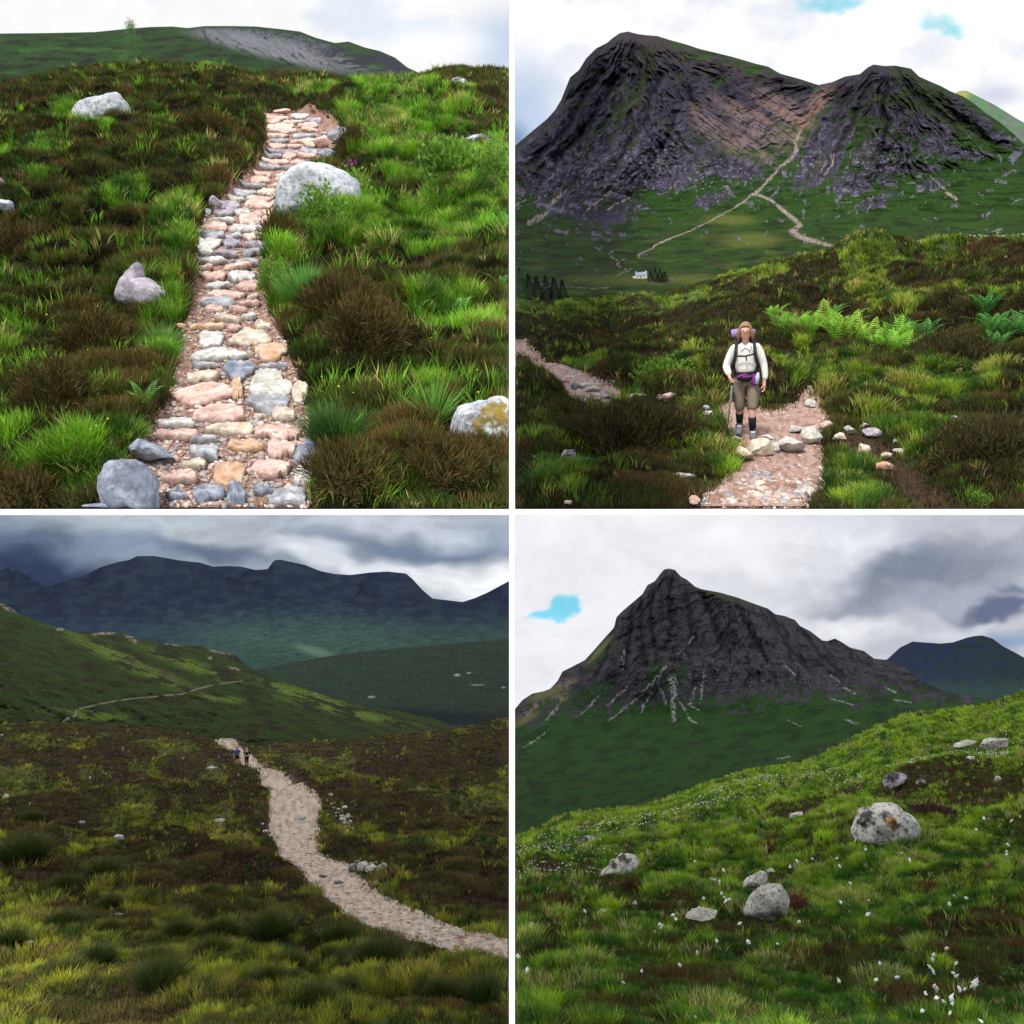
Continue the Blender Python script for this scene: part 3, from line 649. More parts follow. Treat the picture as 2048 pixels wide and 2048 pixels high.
def urm_cols(px, py, V):
    t = curve(ur_mt)(px); q = gully(px, py, UR_T, 5.5, 100); n = fbm(px/14, py/10, 4, 8); n2 = fbm(px/5, py/4, 2, 9)
    grass = mix(np.broadcast_to(C(.024, .062, .009), px.shape+(3,)).copy(), C(.014, .032, .007), sstep(-.1, .5, fbm(px/50, py/9, 4, 12)))
    grass = mix(grass, C(.060, .105, .012), sstep(.1, .7, fbm(px/80, py/12, 3, 14))*sstep(380, 560, py))
    grass = mix(grass, C(.13, .15, .03), blobs(px, py, [(1250, 560, 110, 12), (1400, 558, 90, 10), (1500, 480, 60, 14), (1460, 440, 50, 10)], .6)*.7)
    grass = mix(grass, C(.045, .026, .014), sstep(.15, .6, fbm(px/70, py/7, 3, 19))*sstep(400, 500, py)*.55)
    st0 = streak(px, py, UR_T, 22, 120)
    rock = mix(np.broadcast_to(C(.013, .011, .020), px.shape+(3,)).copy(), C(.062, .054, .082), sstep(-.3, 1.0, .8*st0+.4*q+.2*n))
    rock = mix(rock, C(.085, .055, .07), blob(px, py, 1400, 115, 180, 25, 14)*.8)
    rock = rock*(1-.40*sstep(330, 120, py)[..., None]); rock = mix(rock, C(.013, .014, .02), sstep(.1, -.9, q)*.8); rock = mix(rock, C(.20, .19, .23), sstep(.35, 1., st0+.3*n2)*sstep(180, 360, py)*.75)  # hollows between ribs darkened, their shade put into the rock colour
    bl = blobs(px, py, ROCKB, .35)
    grass = mix(grass, C(.028, .028, .014), sstep(1650, 1750, px)*sstep(330, 200, py)*.6)
    m = sstep(.30, .66, bl+.75*st0+.25*n-.08+.15*q-.3*sstep(330, 420, py)-.12*sstep(1650, 1720, px))
    c = mix(grass, rock, m)*(1+.32*np.clip(fbm(px/3.1, py/3.1, 2, 77), -.8, .8)*(.6+.4*m))[..., None]
    gl = stroke(px, py, [(1305, 126), (1275, 180), (1240, 232), (1225, 270)], [10, 24, 22, 6], .8)
    c = mix(c, C(.020, .032, .010), gl*.85)
    for g_ in UR_G: c = mix(c, C(.008, .008, .012), stroke(px+4*perlin(px/13, py/13, 9), py, g_, 9, .8)*.75)  # gully shade painted into the colour as near-black lines
    # slabs catching grass in strips
    c = mix(c, C(.035, .055, .02), m*sstep(.25, .7, fbm((px+py*.8)/26, (py-px*.3)/60, 3, 55)-.0)*.65)
    sc = np.clip(blobs(px, py, [(1440, 265, 75, 24, 38), (1500, 245, 80, 20, 35), (1560, 215, 60, 22, 30), (1590, 240, 40, 14, 10), (1640, 200, 36, 16, -45), (1580, 270, 36, 12, 25), (1500, 290, 60, 12, 38)], .6), 0, 1)
    st = ridged((px-1.5*py)/11, (py+px*.6)/60, 3, 64)
    c = mix(c, C(.25, .17, .155), sc*sstep(.2, 1.1, st+.5*n2)*.7)
    c = mix(c, C(.22, .13, .11), blobs(px, py, [(1570, 228, 50, 8, 30), (1632, 212, 34, 9, -55), (1606, 250, 18, 8, -60), (1525, 235, 30, 6, 35)], .5)*.7)
    c = mix(c, C(.30, .28, .32), sstep(.35, .9, n2+.4*n)*blobs(px, py, [(1100, 360, 90, 40, -35), (1220, 350, 90, 45, -30), (1440, 350, 80, 30), (1320, 330, 60, 40, -40), (1740, 330, 60, 36, -30), (1610, 335, 36, 22, -40), (1720, 400, 40, 14, -20), (1430, 400, 36, 12, -15)], .5)*.8)
    pale = C(.42, .34, .30)
    for pts, w in ((UR_STREAM, [3, 4, 6, 6, 4, 5, 6, 7]), (UR_TRACK, [5, 6, 6, 7, 9, 9, 9, 12, 11, 9, 7, 5]), ([(1505, 388), (1490, 402), (1465, 418), (1430, 437), (1408, 448), (1380, 462), (1340, 477), (1310, 490), (1304, 498)], [5, 3, 2.2, 2, 2.4, 2.2, 3, 3, 3]),
        ([(1058, 446), (1072, 438), (1092, 428), (1095, 416), (1106, 404), (1118, 394), (1130, 382)], [12, 15, 12, 6, 9, 10, 5]), ([(1165, 432), (1180, 414), (1205, 396), (1222, 384)], [3, 5, 5, 7]), ([(1214, 422), (1230, 408), (1250, 400), (1262, 394)], [3, 4, 5, 3]), ([(1030, 414), (1040, 406), (1050, 400)], 3),
        ([(1300, 498), (1284, 506), (1276, 512), (1283, 520)], [3, 3, 3, 2]), ([(1218, 508), (1228, 518), (1240, 523), (1234, 528), (1240, 534), (1252, 538)], 3), ([(1262, 538), (1256, 542), (1244, 546), (1234, 550)], 2.6), ([(1240, 522), (1250, 518)], 2),
        ([(1668, 308), (1666, 325), (1654, 344), (1640, 358)], [3, 5, 4, 3]), ([(1860, 352), (1876, 366), (1896, 386), (1912, 398)], [3, 2, 8, 8]), ([(1652, 320), (1642, 345)], 3), ([(1330, 385), (1345, 374), (1362, 358)], [2, 4, 2]), ([(1140, 573), (1180, 577), (1220, 575)], 2.2), ([(1240, 585), (1280, 588)], 2.2)):
        wob = 2*perlin(px/9, py/9, 3)
        thin = pts[0] == (1505, 388) and len(pts) > 9 and pts[1][0] < 1500
        ws = [x*(.45 if thin else .8) for x in w] if hasattr(w, '__len__') else w*.7
        c = mix(c, pale*(.8+.35*n2[..., None]), stroke(px+wob, py+wob*.5, pts, ws, .6)*(.5 if thin else .85)*(sstep(-.4, .3, fbm(px/7, py/7, 2, 31)+.1) if thin or len(pts) < 8 else sstep(-.9, -.1, fbm(px/6, py/6, 2, 33))))
    c = mix(c, C(.4, .4, .4), (rng.random(px.shape) > .992)*sstep(300, 380, py)*sstep(450, 400, py)*.5)
    return c
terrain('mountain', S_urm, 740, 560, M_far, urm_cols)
S_urf = Sheet(UR, 1890, 2048+MARG, [([(1890, 420), (2300, 420)], 1700), ([(1890, 215), (1903, 192), (1915, 183), (1925, 181), (1935, 182), (1960, 195), (1990, 210), (2030, 235), (2060, 252), (2300, 380)], 2100)], relief=lambda px, py, D: -4*ridged((px+py)/26, (py-px)/90, 4, 71))
def urf_cols(px, py, V):
    n = fbm(px/12, py/12, 4, 12); c = mix(np.broadcast_to(C(.12, .11, .12), px.shape+(3,)).copy(), C(.07, .16, .07), sstep(-.2, .4, n+(py-px+1790)/90.))
    return mix(c, C(.22, .22, .07), blob(px, py, 1922, 188, 22, 9, soft=.6))
terrain('mountain', S_urf, 90, 90, M_farsoft, urf_cols)

# ================================================================== LOWER LEFT: gravel path under dark mountains
ll_top = [(-250, 1462), (0, 1452), (60, 1446), (130, 1446), (200, 1452), (300, 1456), (380, 1470), (430, 1480), (480, 1484), (512, 1496), (600, 1484), (700, 1481), (800, 1469), (870, 1463), (905, 1457), (940, 1452), (980, 1443), (1018, 1435)]
LL_P = [(424, 1479), (470, 1478), (478, 1485), (483, 1498), (503, 1517), (520, 1530), (548, 1544), (584, 1562), (612, 1584), (636, 1606), (643, 1630), (638, 1668), (638, 1695), (652, 1711), (692, 1721), (715, 1750), (737, 1775), (777, 1806), (830, 1830), (883, 1849), (963, 1875), (1018, 1894), (1180, 1950), (1180, 2010), (1018, 1950), (963, 1934), (910, 1920), (843, 1896), (790, 1878), (745, 1868), (697, 1846), (660, 1812), (633, 1777), (604, 1748), (589, 1734), (553, 1718), (556, 1684), (539, 1655), (537, 1616), (541, 1602), (528, 1565), (512, 1548), (490, 1532), (468, 1524), (456, 1513), (455, 1502), (442, 1492)]
def ll_path(px, py, soft=5.): return softpoly(px, py, LL_P, soft*1.2)
def ll_bump(a, b, px, py, D):
    m = 1-np.clip(1.5*softpoly(px, py, LL_P, 16), 0, 1); s = np.clip(D/16, .8, 3.5)
    big = .5*fbm(a/11, b/11, 3, 2)*s*sstep(0, 60, py-S_ll.top(px))
    d1, r1, _, _ = cells(a, b, 2.6, 5); d2, r2, _, _ = cells(a, b, 1.0, 1); t = .3+.7*sstep(0, 40, py-S_ll.top(px))
    hum = (.30*((1-np.clip(d1, 0, 1.2)**2)*(.2+r1)-.4)+.12*(1-np.clip(d2, 0, 1.2)**2)-.07)*t*np.clip(s, .7, 1.8)
    return m*hum+.03*m+big*.5
S_ll = Sheet(LL, -MARG, 1018, [(2260, 9.), (2048, 12.), (1760, 24), (1520, 68), (ll_top, 105)], bump=ll_bump)
LL_GREEN = [(120, 1500, 110, 14, 5), (60, 1560, 90, 14), (200, 1690, 80, 14, 10), (380, 1640, 60, 10, 5), (600, 1520, 100, 8, 8), (850, 1700, 70, 10, 8), (60, 1850, 60, 14, 15), (250, 1810, 70, 14, 20), (330, 1830, 90, 16, 25), (420, 1880, 100, 20, 25), (600, 1935, 80, 22, 30), (240, 1640, 60, 14, -12), (270, 1620, 40, 14), (440, 1655, 70, 14, 8), (740, 1565, 160, 12, 6), (930, 1600, 120, 14, 6), (660, 1555, 60, 10, 15), (640, 1660, 30, 34, 20), (740, 1680, 100, 12, 6), (800, 1810, 90, 9, 26), (900, 1850, 80, 8, 20), (985, 1875, 40, 8, 20), (745, 1770, 34, 14, 20), (330, 1500, 60, 16, 8), (560, 1840, 40, 20), (40, 1800, 60, 12, 15), (760, 2010, 90, 18, 20), (560, 1990, 60, 30), (300, 1900, 100, 30), (150, 1960, 90, 30), (420, 1990, 100, 40), (100, 1870, 80, 20), (800, 1960, 120, 20), (620, 1775, 26, 26), (60, 1590, 60, 16), (420, 1560, 40, 10)]
LL_BROWN = [(330, 1470, 130, 14, 5), (330, 1700, 110, 26), (430, 1590, 80, 18), (560, 1740, 60, 30, 40), (760, 1640, 150, 16, 12), (800, 1730, 170, 26, 14), (900, 1540, 150, 14), (900, 1500, 130, 16), (880, 1640, 160, 14, 8), (130, 1520, 120, 30), (100, 1640, 90, 30), (470, 1740, 50, 40), (830, 1900, 130, 10, 22), (470, 1500, 0.1, 0.1), (160, 1800, 80, 8, 15), (960, 1780, 80, 30, 15)]
def ll_green(px, py):
    g = blobs(px, py, LL_GREEN, .5)*.9-blobs(px, py, LL_BROWN, .5)*.75+.6*fbm((px+py*.5)/60, (py-px*.18)/20, 4, 215, .6)+.2+.25*sstep(1780, 1900, py)
    return sstep(.15, .8, g)
def ll_cols(px, py, V):
    c = np.broadcast_to(C(.040, .024, .013), px.shape+(3,)).copy(); n = fbm(px/14, py/6, 4, 18)
    c = mix(c, C(.022, .014, .008), sstep(0, .6, n)); c = mix(c, C(.075, .085, .018), ll_green(px, py)*(.7+.3*sstep(-.4, .4, n)))
    c = mix(c, C(.18, .16, .03), blobs(px, py, [(760, 1790, 60, 9, 35), (860, 1838, 60, 6, 22), (980, 1872, 50, 6, 18), (340, 1825, 60, 10, 20), (640, 1690, 20, 22), (440, 1655, 60, 8, 8), (740, 1680, 60, 6, 6)], .6)*.8)
    c = mix(c, C(.30, .20, .15), ll_path(px, py))
    c = mix(c, C(.4, .36, .32), (rng.random(px.shape) > .996)*(1-sstep(1650, 1800, py))*.6)
    return c
terrain('ground', S_ll, 480, 560, M_ground, ll_cols)
polypath(S_ll, LL_P, M_gravel, lambda px, py: grav(C(.46, .37, .30), C(.33, .24, .19))(px, py)*(1-.35*sstep(.2, .8, fbm(px/9, py/5, 3, 5)))[..., None], .05)
veg_layer(S_ll, 'll', ('dark brown heather on the moor beside the gravel path', 'olive green grass on the moor beside the gravel path'),
    420000, 26000, 1440, 2200, ll_green, lambda x, y: ll_path(x, y)**1.4, .11, .16,
    (C(.024, .016, .008), C(.080, .066, .020), C(.14, .080, .035)), (C(.036, .066, .009), C(.27, .28, .024), C(.20, .14, .05)), expo=.35, hw=.018, gw=.012, D0=18., tuftn=6, rust=.3, cell=1.0, gcell=1.1)
# left hill
ll_h = [(-250, 1110), (0, 1205), (20, 1215), (40, 1228), (70, 1240), (110, 1253), (150, 1262), (175, 1265), (215, 1263), (250, 1268), (280, 1278), (320, 1285), (365, 1290), (400, 1293), (440, 1302), (470, 1310), (495, 1332), (512, 1345), (560, 1360), (620, 1382), (680, 1400), (740, 1415), (800, 1422), (860, 1435), (910, 1452), (1018, 1490)]
def ll_track(px, py): return stroke(px, py, [(130, 1441), (138, 1436), (152, 1431), (151, 1421), (165, 1416), (195, 1409), (230, 1402), (265, 1397), (300, 1394), (330, 1391), (365, 1388), (395, 1378), (420, 1371), (450, 1366), (485, 1362)], [4, 5, 4, 3, 3, 3, 2.6, 2.4, 1.6, 2.6, 3, 3.4, 2.4, 2, 2], .3)
S_llh = Sheet(LL, -MARG, 1018, [([(-250, 1520), (1018, 1520)], 110), (ll_h, [(-250, 420), (0, 420), (500, 330), (1018, 260)])], relief=lambda px, py, D: (9*fbm((px+py)/60, (py-px*.45)/24, 4, 81)-5*ridged((px+1.2*py)/46, (py-.5*px)/30, 3, 82))*3*sstep(0, 30, py-curve(ll_h)(px)+3))
def llh_cols(px, py, V):
    n = fbm((px+.6*py)/70, (py-px*.3)/13, 5, 85, .65); n2 = fbm(px/8, py/5, 3, 86)
    c = mix(np.broadcast_to(C(.040, .072, .012), px.shape+(3,)).copy(), C(.028, .026, .010), sstep(-.25, .6, n)*.8)
    c = mix(c, C(.15, .23, .03), blobs(px, py, [(260, 1325, 130, 14, 25), (640, 1400, 130, 10, 18), (380, 1330, 90, 10, 20), (180, 1430, 80, 8, 5), (700, 1425, 120, 8, 12), (430, 1395, 60, 7, 8), (560, 1378, 60, 6, 22)], .7)*sstep(.4, -.3, n))  # sunlit patches painted into the hill colour
    c = mix(c, C(.14, .13, .05), blobs(px, py, [(330, 1350, 80, 6, 22), (300, 1335, 60, 5, 20)], .6)*.5)
    c = c*(1+.45*np.clip(fbm(px/5, py/3.2, 2, 79), -.8, .8))[..., None]; c = mix(c, C(.30, .27, .20), ll_track(px+2*perlin(px/8, py/8, 2), py)*sstep(-.5, .2, fbm(px/14, py/9, 2, 12)+.15))
    rk = np.clip(blobs(px, py, [(262, 1277, 14, 5, 30), (210, 1267, 26, 3, -5), (10, 1212, 24, 5, 30), (120, 1259, 8, 3), (345, 1288, 16, 3, 8), (440, 1304, 20, 3, 12), (470, 1338, 14, 3, 20), (636, 1387, 10, 2, 8), (420, 1316, 4, 3)], .5), 0, 1)
    c = mix(c, C(.36, .32, .27), rk*sstep(-.35, .2, n2))
    return c
terrain('hill', S_llh, 600, 260, M_far, llh_cols)
# right mid hill
ll_m = [(380, 1380), (512, 1339), (560, 1330), (600, 1322), (680, 1309), (760, 1300), (850, 1292), (940, 1284), (1018, 1277)]
S_llm = Sheet(LL, 380, 1018, [([(380, 1500), (1018, 1500)], 420), (ll_m, 900)], relief=lambda px, py, D: 7*fbm(px/70, py/22, 4, 91)*sstep(0, 20, py-curve(ll_m)(px)+2))
def llm_cols(px, py, V):
    n = fbm(px/50, py/9, 4, 93)
    c = mix(np.broadcast_to(C(.030, .058, .034), px.shape+(3,)).copy(), C(.030, .042, .036), sstep(-.4, .6, n)*.8)
    c = c*(1+.35*np.clip(fbm(px/7, py/3.4, 2, 79), -.8, .8))[..., None]; c = mix(c, C(.012, .022, .028), blob(px, py, 900, 1435, 170, 14, 4, .6)*.9)
    c = mix(c, C(.4, .42, .42), np.clip(blobs(px, py, [(914, 1350, 6, 2.4), (743, 1394, 7, 2), (938, 1346, 4, 1.5), (1007, 1375, 4, 1.5), (955, 1370, 14, 1)], .4), 0, 1))
    return c
terrain('hill', S_llm, 300, 150, M_far, llm_cols)
# dark far mountains, haze blue put into the rock colour
ll_f = [(-250, 1180), (0, 1143), (15, 1134), (25, 1144), (33, 1138), (60, 1155), (90, 1172), (105, 1171), (140, 1158), (165, 1153), (200, 1135), (235, 1124), (258, 1120), (275, 1112), (310, 1112), (360, 1121), (400, 1125), (425, 1133), (450, 1132), (480, 1133), (512, 1140), (535, 1138), (548, 1121), (560, 1119), (610, 1130), (640, 1142), (670, 1148), (700, 1150), (740, 1145), (775, 1143), (812, 1147), (825, 1158), (845, 1180), (865, 1197), (900, 1201), (925, 1204), (950, 1196), (975, 1185), (1018, 1162)]
LL_T = [(290, 1095, 1.6), (560, 1105, 1.4), (790, 1130, 1.3), (20, 1120, 1.2), (1060, 1130, 1.5)]
S_llf = Sheet(LL, -MARG, 1018, [(1460, 900), (1330, 1100), (ll_f, 2000)], relief=lambda px, py, D: (-11*gully(px, py, LL_T, 3.0, 300)-30*blob(px, py, 300, 1180, 80, 50)+30*blob(px, py, 450, 1210, 90, 60, soft=.7))*sstep(0, 20, py-curve(ll_f)(px)+2)*sstep(1320, 1230, py))
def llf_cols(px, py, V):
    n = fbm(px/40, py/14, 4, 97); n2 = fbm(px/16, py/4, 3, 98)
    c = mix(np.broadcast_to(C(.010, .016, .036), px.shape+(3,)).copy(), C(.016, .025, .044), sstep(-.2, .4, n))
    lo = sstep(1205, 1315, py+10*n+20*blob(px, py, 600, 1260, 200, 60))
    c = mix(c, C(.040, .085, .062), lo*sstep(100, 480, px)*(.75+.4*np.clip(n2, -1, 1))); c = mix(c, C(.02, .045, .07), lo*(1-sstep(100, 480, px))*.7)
    c = c*(1+.38*np.clip(gully(px, py, LL_T, 3.0, 300)-.2, -1, 1)*sstep(1330, 1250, py))[..., None]  # ribs lighter, gullies darker: relief shading put into the colour
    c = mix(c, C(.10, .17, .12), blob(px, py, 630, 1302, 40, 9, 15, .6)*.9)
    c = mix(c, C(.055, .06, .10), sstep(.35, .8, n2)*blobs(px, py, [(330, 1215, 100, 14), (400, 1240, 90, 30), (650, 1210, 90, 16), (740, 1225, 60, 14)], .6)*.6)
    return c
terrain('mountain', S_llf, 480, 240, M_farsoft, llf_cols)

# ================================================================== LOWER RIGHT: cottongrass slope and the pointed mountain
lr_top = [(1030, 1677), (1130, 1631), (1180, 1622), (1249, 1617), (1315, 1602), (1368, 1586), (1431, 1560), (1501, 1540), (1560, 1532), (1597, 1526), (1642, 1514), (1706, 1476), (1764, 1447), (1817, 1429), (1880, 1421), (1960, 1413), (2013, 1397), (2048, 1381), (2300, 1330)]
def lr_bump(a, b, px, py, D):
    s = np.clip(D/8, .8, 3.)
    return .2*fbm(a/5, b/5, 2, 2)*s*sstep(0, 60, py-S_lr.top(px))+(.09*(.45-np.clip(cells(a, b, 1.3, 5)[0], 0, 1.2)**2)+.06*(.45-np.clip(cells(a, b, .45, 2)[0], 0, 1.2)**2))*np.clip(s, .7, 2.)*(.4+.6*sstep(0, 40, py-S_lr.top(px)))
S_lr = Sheet(LR, 1030, 2048+MARG, [(2260, 4.8), (2048, 6.4), (1800, [(1030, 13.5), (2048, 11), (2300, 10.5)]), ([(1030, 1720), (1500, 1640), (2048, 1560), (2300, 1540)], 24), (lr_top, [(1030, 42), (1500, 60), (2048, 50), (2300, 50)])], bump=lr_bump)
LR_GREEN = [(1500, 1600, 260, 30, -12), (1700, 1530, 200, 40, -20), (1850, 1470, 200, 30, -10), (1320, 1670, 200, 22, -12), (1130, 1700, 120, 30), (1830, 1700, 150, 30, -10), (1720, 1750, 110, 30), (1420, 1760, 90, 20, -20), (1250, 1850, 60, 25), (1900, 1690, 120, 25), (1450, 1700, 100, 18, -15), (1600, 1800, 120, 30), (1780, 1820, 100, 25), (1200, 1960, 90, 30), (1600, 1970, 90, 30), (1300, 1770, 80, 20)]
LR_BROWN = [(1650, 1590, 100, 10, -18), (1550, 1650, 90, 12, -15), (1870, 1560, 110, 14, -12), (1980, 1580, 90, 20), (1180, 1870, 90, 16, -20), (1170, 1960, 70, 16, -15), (1790, 1810, 60, 14), (1680, 1930, 60, 20), (1550, 1870, 50, 20), (1980, 1900, 100, 40), (1340, 1985, 110, 25), (1880, 2010, 100, 30), (1250, 1790, 40, 12), (1460, 1860, 50, 15), (1870, 1650, 50, 10), (1090, 1820, 60, 14)]
def lr_green(px, py):
    g = blobs(px, py, LR_GREEN, .6)*.8-blobs(px, py, LR_BROWN, .6)*.8+.4*fbm((px-py*.3)/60, (py+px*.25)/22, 4, 315)+.36+.15*sstep(1760, 1600, py)
    return sstep(.05, .8, g)
def lr_cols(px, py, V):
    n = fbm((px)/26, (py+px*.3)/7, 4, 18); gr = lr_green(px, py)
    c = mix(np.broadcast_to(C(.045, .030, .012), px.shape+(3,)).copy(), C(.045, .085, .014), gr)
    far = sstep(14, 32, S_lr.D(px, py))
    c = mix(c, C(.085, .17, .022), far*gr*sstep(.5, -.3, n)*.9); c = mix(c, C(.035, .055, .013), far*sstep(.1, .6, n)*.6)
    c = mix(c, C(.10, .045, .025), blob(px, py, 1835, 1510, 22, 8, -10)*.6+blob(px, py, 1720, 1600, 70, 8, -15)*.4)
    return c
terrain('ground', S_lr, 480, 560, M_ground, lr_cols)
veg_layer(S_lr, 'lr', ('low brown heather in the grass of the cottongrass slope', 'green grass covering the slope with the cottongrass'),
    260000, 72000, 1380, 2200, lr_green, lambda x, y: 0*x, .07, .095,
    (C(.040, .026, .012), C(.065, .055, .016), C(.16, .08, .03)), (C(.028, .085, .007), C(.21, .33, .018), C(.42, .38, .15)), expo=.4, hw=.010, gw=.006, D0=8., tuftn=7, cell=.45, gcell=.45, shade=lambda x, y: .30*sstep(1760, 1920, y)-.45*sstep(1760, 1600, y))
lr_m = [(1030, 1418), (1045, 1400), (1065, 1387), (1085, 1383), (1100, 1378), (1115, 1362), (1125, 1343), (1145, 1333), (1170, 1320), (1190, 1298), (1210, 1275), (1228, 1255), (1233, 1234), (1245, 1222), (1265, 1205), (1285, 1188), (1295, 1170), (1310, 1162), (1320, 1148), (1328, 1139), (1338, 1137), (1350, 1140), (1362, 1153), (1375, 1160), (1390, 1173), (1402, 1178), (1440, 1185), (1475, 1195), (1510, 1208), (1536, 1217), (1550, 1228), (1570, 1232), (1590, 1240), (1600, 1252), (1620, 1262), (1645, 1281), (1655, 1282), (1670, 1277), (1685, 1285), (1700, 1295), (1728, 1302), (1748, 1317), (1775, 1320), (1810, 1335), (1840, 1362), (1880, 1378), (1920, 1390), (2048, 1405), (2300, 1420)]
LR_G = [[(1345, 1150), (1335, 1200), (1342, 1250), (1330, 1300)], [(1310, 1170), (1300, 1230), (1310, 1290)], [(1265, 1210), (1260, 1270), (1248, 1335)], [(1400, 1185), (1425, 1240), (1442, 1295)], [(1470, 1200), (1500, 1260), (1535, 1325)], [(1540, 1225), (1572, 1290), (1620, 1340)], [(1225, 1262), (1213, 1310), (1190, 1355)], [(1370, 1175), (1378, 1230), (1385, 1290)], [(1600, 1255), (1640, 1310), (1690, 1350)], [(1285, 1200), (1282, 1260), (1290, 1330)]]
LR_T = [(1340, 1125, 1.05), (1500, 1180, 1.8)]
lr_foot = curve([(1030, 1450), (1130, 1430), (1200, 1415), (1340, 1405), (1500, 1395), (1650, 1390), (1800, 1385), (1900, 1395), (2300, 1430)])
def lr_rel(px, py, D):
    e = sstep(0, 18, py-curve(lr_m)(px)+2); up = sstep(30, -60, py-lr_foot(px))
    q = gully(px, py, LR_T, 4.5, 400)
    sp = -45*stroke(px, py, [(1340, 1140), (1330, 1250), (1290, 1370)], 80, .9)+38*stroke(px, py, [(1400, 1180), (1440, 1260), (1450, 1300)], 36, .9)-30*stroke(px, py, [(1240, 1240), (1200, 1330), (1170, 1390)], 50, .9)-30*stroke(px, py, [(1500, 1210), (1560, 1300), (1600, 1380)], 60, .9)
    st0 = streak(px, py, LR_T, 24, 420)
    gl = 0
    for g_ in LR_G: gl = np.maximum(gl, stroke(px+4*perlin(px/13, py/13, 9), py, g_, 14, .9))
    return e*(up*(-15*q-5*st0+sp*1.4+22*gl-4.5*ridged((px+.2*py)/10, py/17, 3, 89))+6*fbm(px/60, (py+.2*px)/22, 4, 3)*(1-up))*1.1
S_lrm = Sheet(LR, 1030, 2048+MARG, [(1760, 120), (1600, 260), (1480, 620), (1430, 800), (lr_m, [(1030, 1000), (1340, 1350), (1700, 1500), (1850, 1300), (2048, 1200), (2300, 1200)])], relief=lr_rel)
def lrm_cols(px, py, V):
    q = gully(px, py, LR_T, 4.5, 400); n = fbm(px/13, py/11, 4, 8); n2 = fbm(px/4, py/4, 2, 9)
    g = mix(np.broadcast_to(C(.022, .072, .010), px.shape+(3,)).copy(), C(.012, .030, .007), sstep(-.5, .8, fbm(px/45, (py+.15*px)/16, 5, 12, .65))*.85)
    g = mix(g, C(.035, .070, .010), sstep(.1, .7, fbm(px/90, (py+.1*px)/12, 3, 14))*sstep(1460, 1560, py)*.8)
    st0 = streak(px, py, LR_T, 24, 420)
    rock = mix(np.broadcast_to(C(.011, .011, .016), px.shape+(3,)).copy(), C(.058, .055, .066), sstep(-.3, 1.1, .9*st0+.35*q+.15*n))
    rock = mix(rock, C(.014, .015, .02), sstep(.2, -.7, q)*.6)  # hollows darkened in colour as their shade
    m = sstep(-.35, .25, (lr_foot(px)-py)/40+.9*st0+.3*n)
    m = m*(1-blobs(px, py, [(1160, 1400, 70, 16, -28), (1110, 1400, 40, 12, -25), (1195, 1320, 50, 7, -45), (1350, 1360, 40, 14, -50), (1310, 1345, 14, 30, 30)], .5)*.7)
    c = mix(g, rock, m)*(1+.5*np.clip(fbm(px/3.1, py/3.1, 2, 78), -.8, .8)*(.6+.4*m))[..., None]
    for g_ in LR_G: c = mix(c, C(.006, .006, .009), stroke(px+4*perlin(px/13, py/13, 9), py, g_, 8, .8)*.75)  # near-black strokes paint the shade inside the gullies
    c = mix(c, C(.16, .17, .05), blobs(px, py, [(1090, 1388, 35, 8, -20), (1200, 1300, 36, 5, -48), (1050, 1440, 30, 6, -30)], .6)*.8)
    c = mix(c, C(.25, .18, .13), blobs(px, py, [(1130, 1370, 22, 10, -20), (1060, 1420, 30, 8, -35), (1120, 1395, 16, 12)], .6)*sstep(-.2, .3, n2+n)*.8)
    c = mix(c, C(.05, .06, .03), blobs(px, py, [(1460, 1195, 70, 8, 14)], .6)*.7)
    pale = C(.34, .33, .30)
    for pts, w in (([(1345, 1360), (1347, 1390), (1346, 1405), (1348, 1440)], [22, 12, 8, 10]), ([(1318, 1376), (1326, 1386), (1332, 1410)], [4, 4, 2]), ([(1356, 1398), (1370, 1420), (1380, 1440), (1393, 1446)], [3, 4, 4, 4]),
        ([(1334, 1330), (1320, 1348), (1296, 1372), (1280, 1392), (1250, 1415), (1218, 1442)], [8, 5, 4, 5, 4, 4]), ([(1302, 1388), (1290, 1405), (1282, 1425)], [5, 4, 2]), ([(1262, 1365), (1240, 1388), (1216, 1410)], [2, 4, 2]), ([(1197, 1392), (1180, 1412), (1162, 1428)], [2, 4, 3]), ([(1092, 1464), (1072, 1480), (1048, 1494)], [2, 5, 2]),
        ([(1390, 1376), (1386, 1395), (1378, 1410), (1398, 1420)], [5, 4, 3, 3]), ([(1410, 1335), (1405, 1370), (1400, 1410)], [2, 5, 2]), ([(1388, 1272), (1374, 1290), (1352, 1310)], [3, 4, 2]), ([(1118, 1412), (1102, 1428), (1090, 1442)], [5, 6, 2]), ([(1690, 1376), (1708, 1385)], [4, 6]), ([(1770, 1374), (1790, 1385)], [4, 6]), ([(1665, 1398), (1706, 1410)], 3), ([(1788, 1399), (1822, 1405)], 3),
        ([(1688, 1437), (1712, 1447)], [4, 7]), ([(1575, 1440), (1600, 1452)], 2), ([(1180, 1380), (1200, 1398)], 0.1), ([(1570, 1330), (1590, 1350)], 3), ([(1660, 1350), (1680, 1364)], 3), ([(1242, 1320), (1250, 1300), (1246, 1340)], 3), ([(1555, 1518), (1580, 1512)], 4), ([(1640, 1500), (1660, 1496)], 3)):
        wob = 3.0*perlin(px/7, py/7, 3)
        c = mix(c, pale*(1+.3*n2[..., None]), stroke(px+wob, py+wob*.5, pts, [x*.8 for x in w] if hasattr(w, '__len__') else w*.8, .6)*.8*sstep(-.35, .35, fbm(px/6, py/6, 2, 31)+.12))
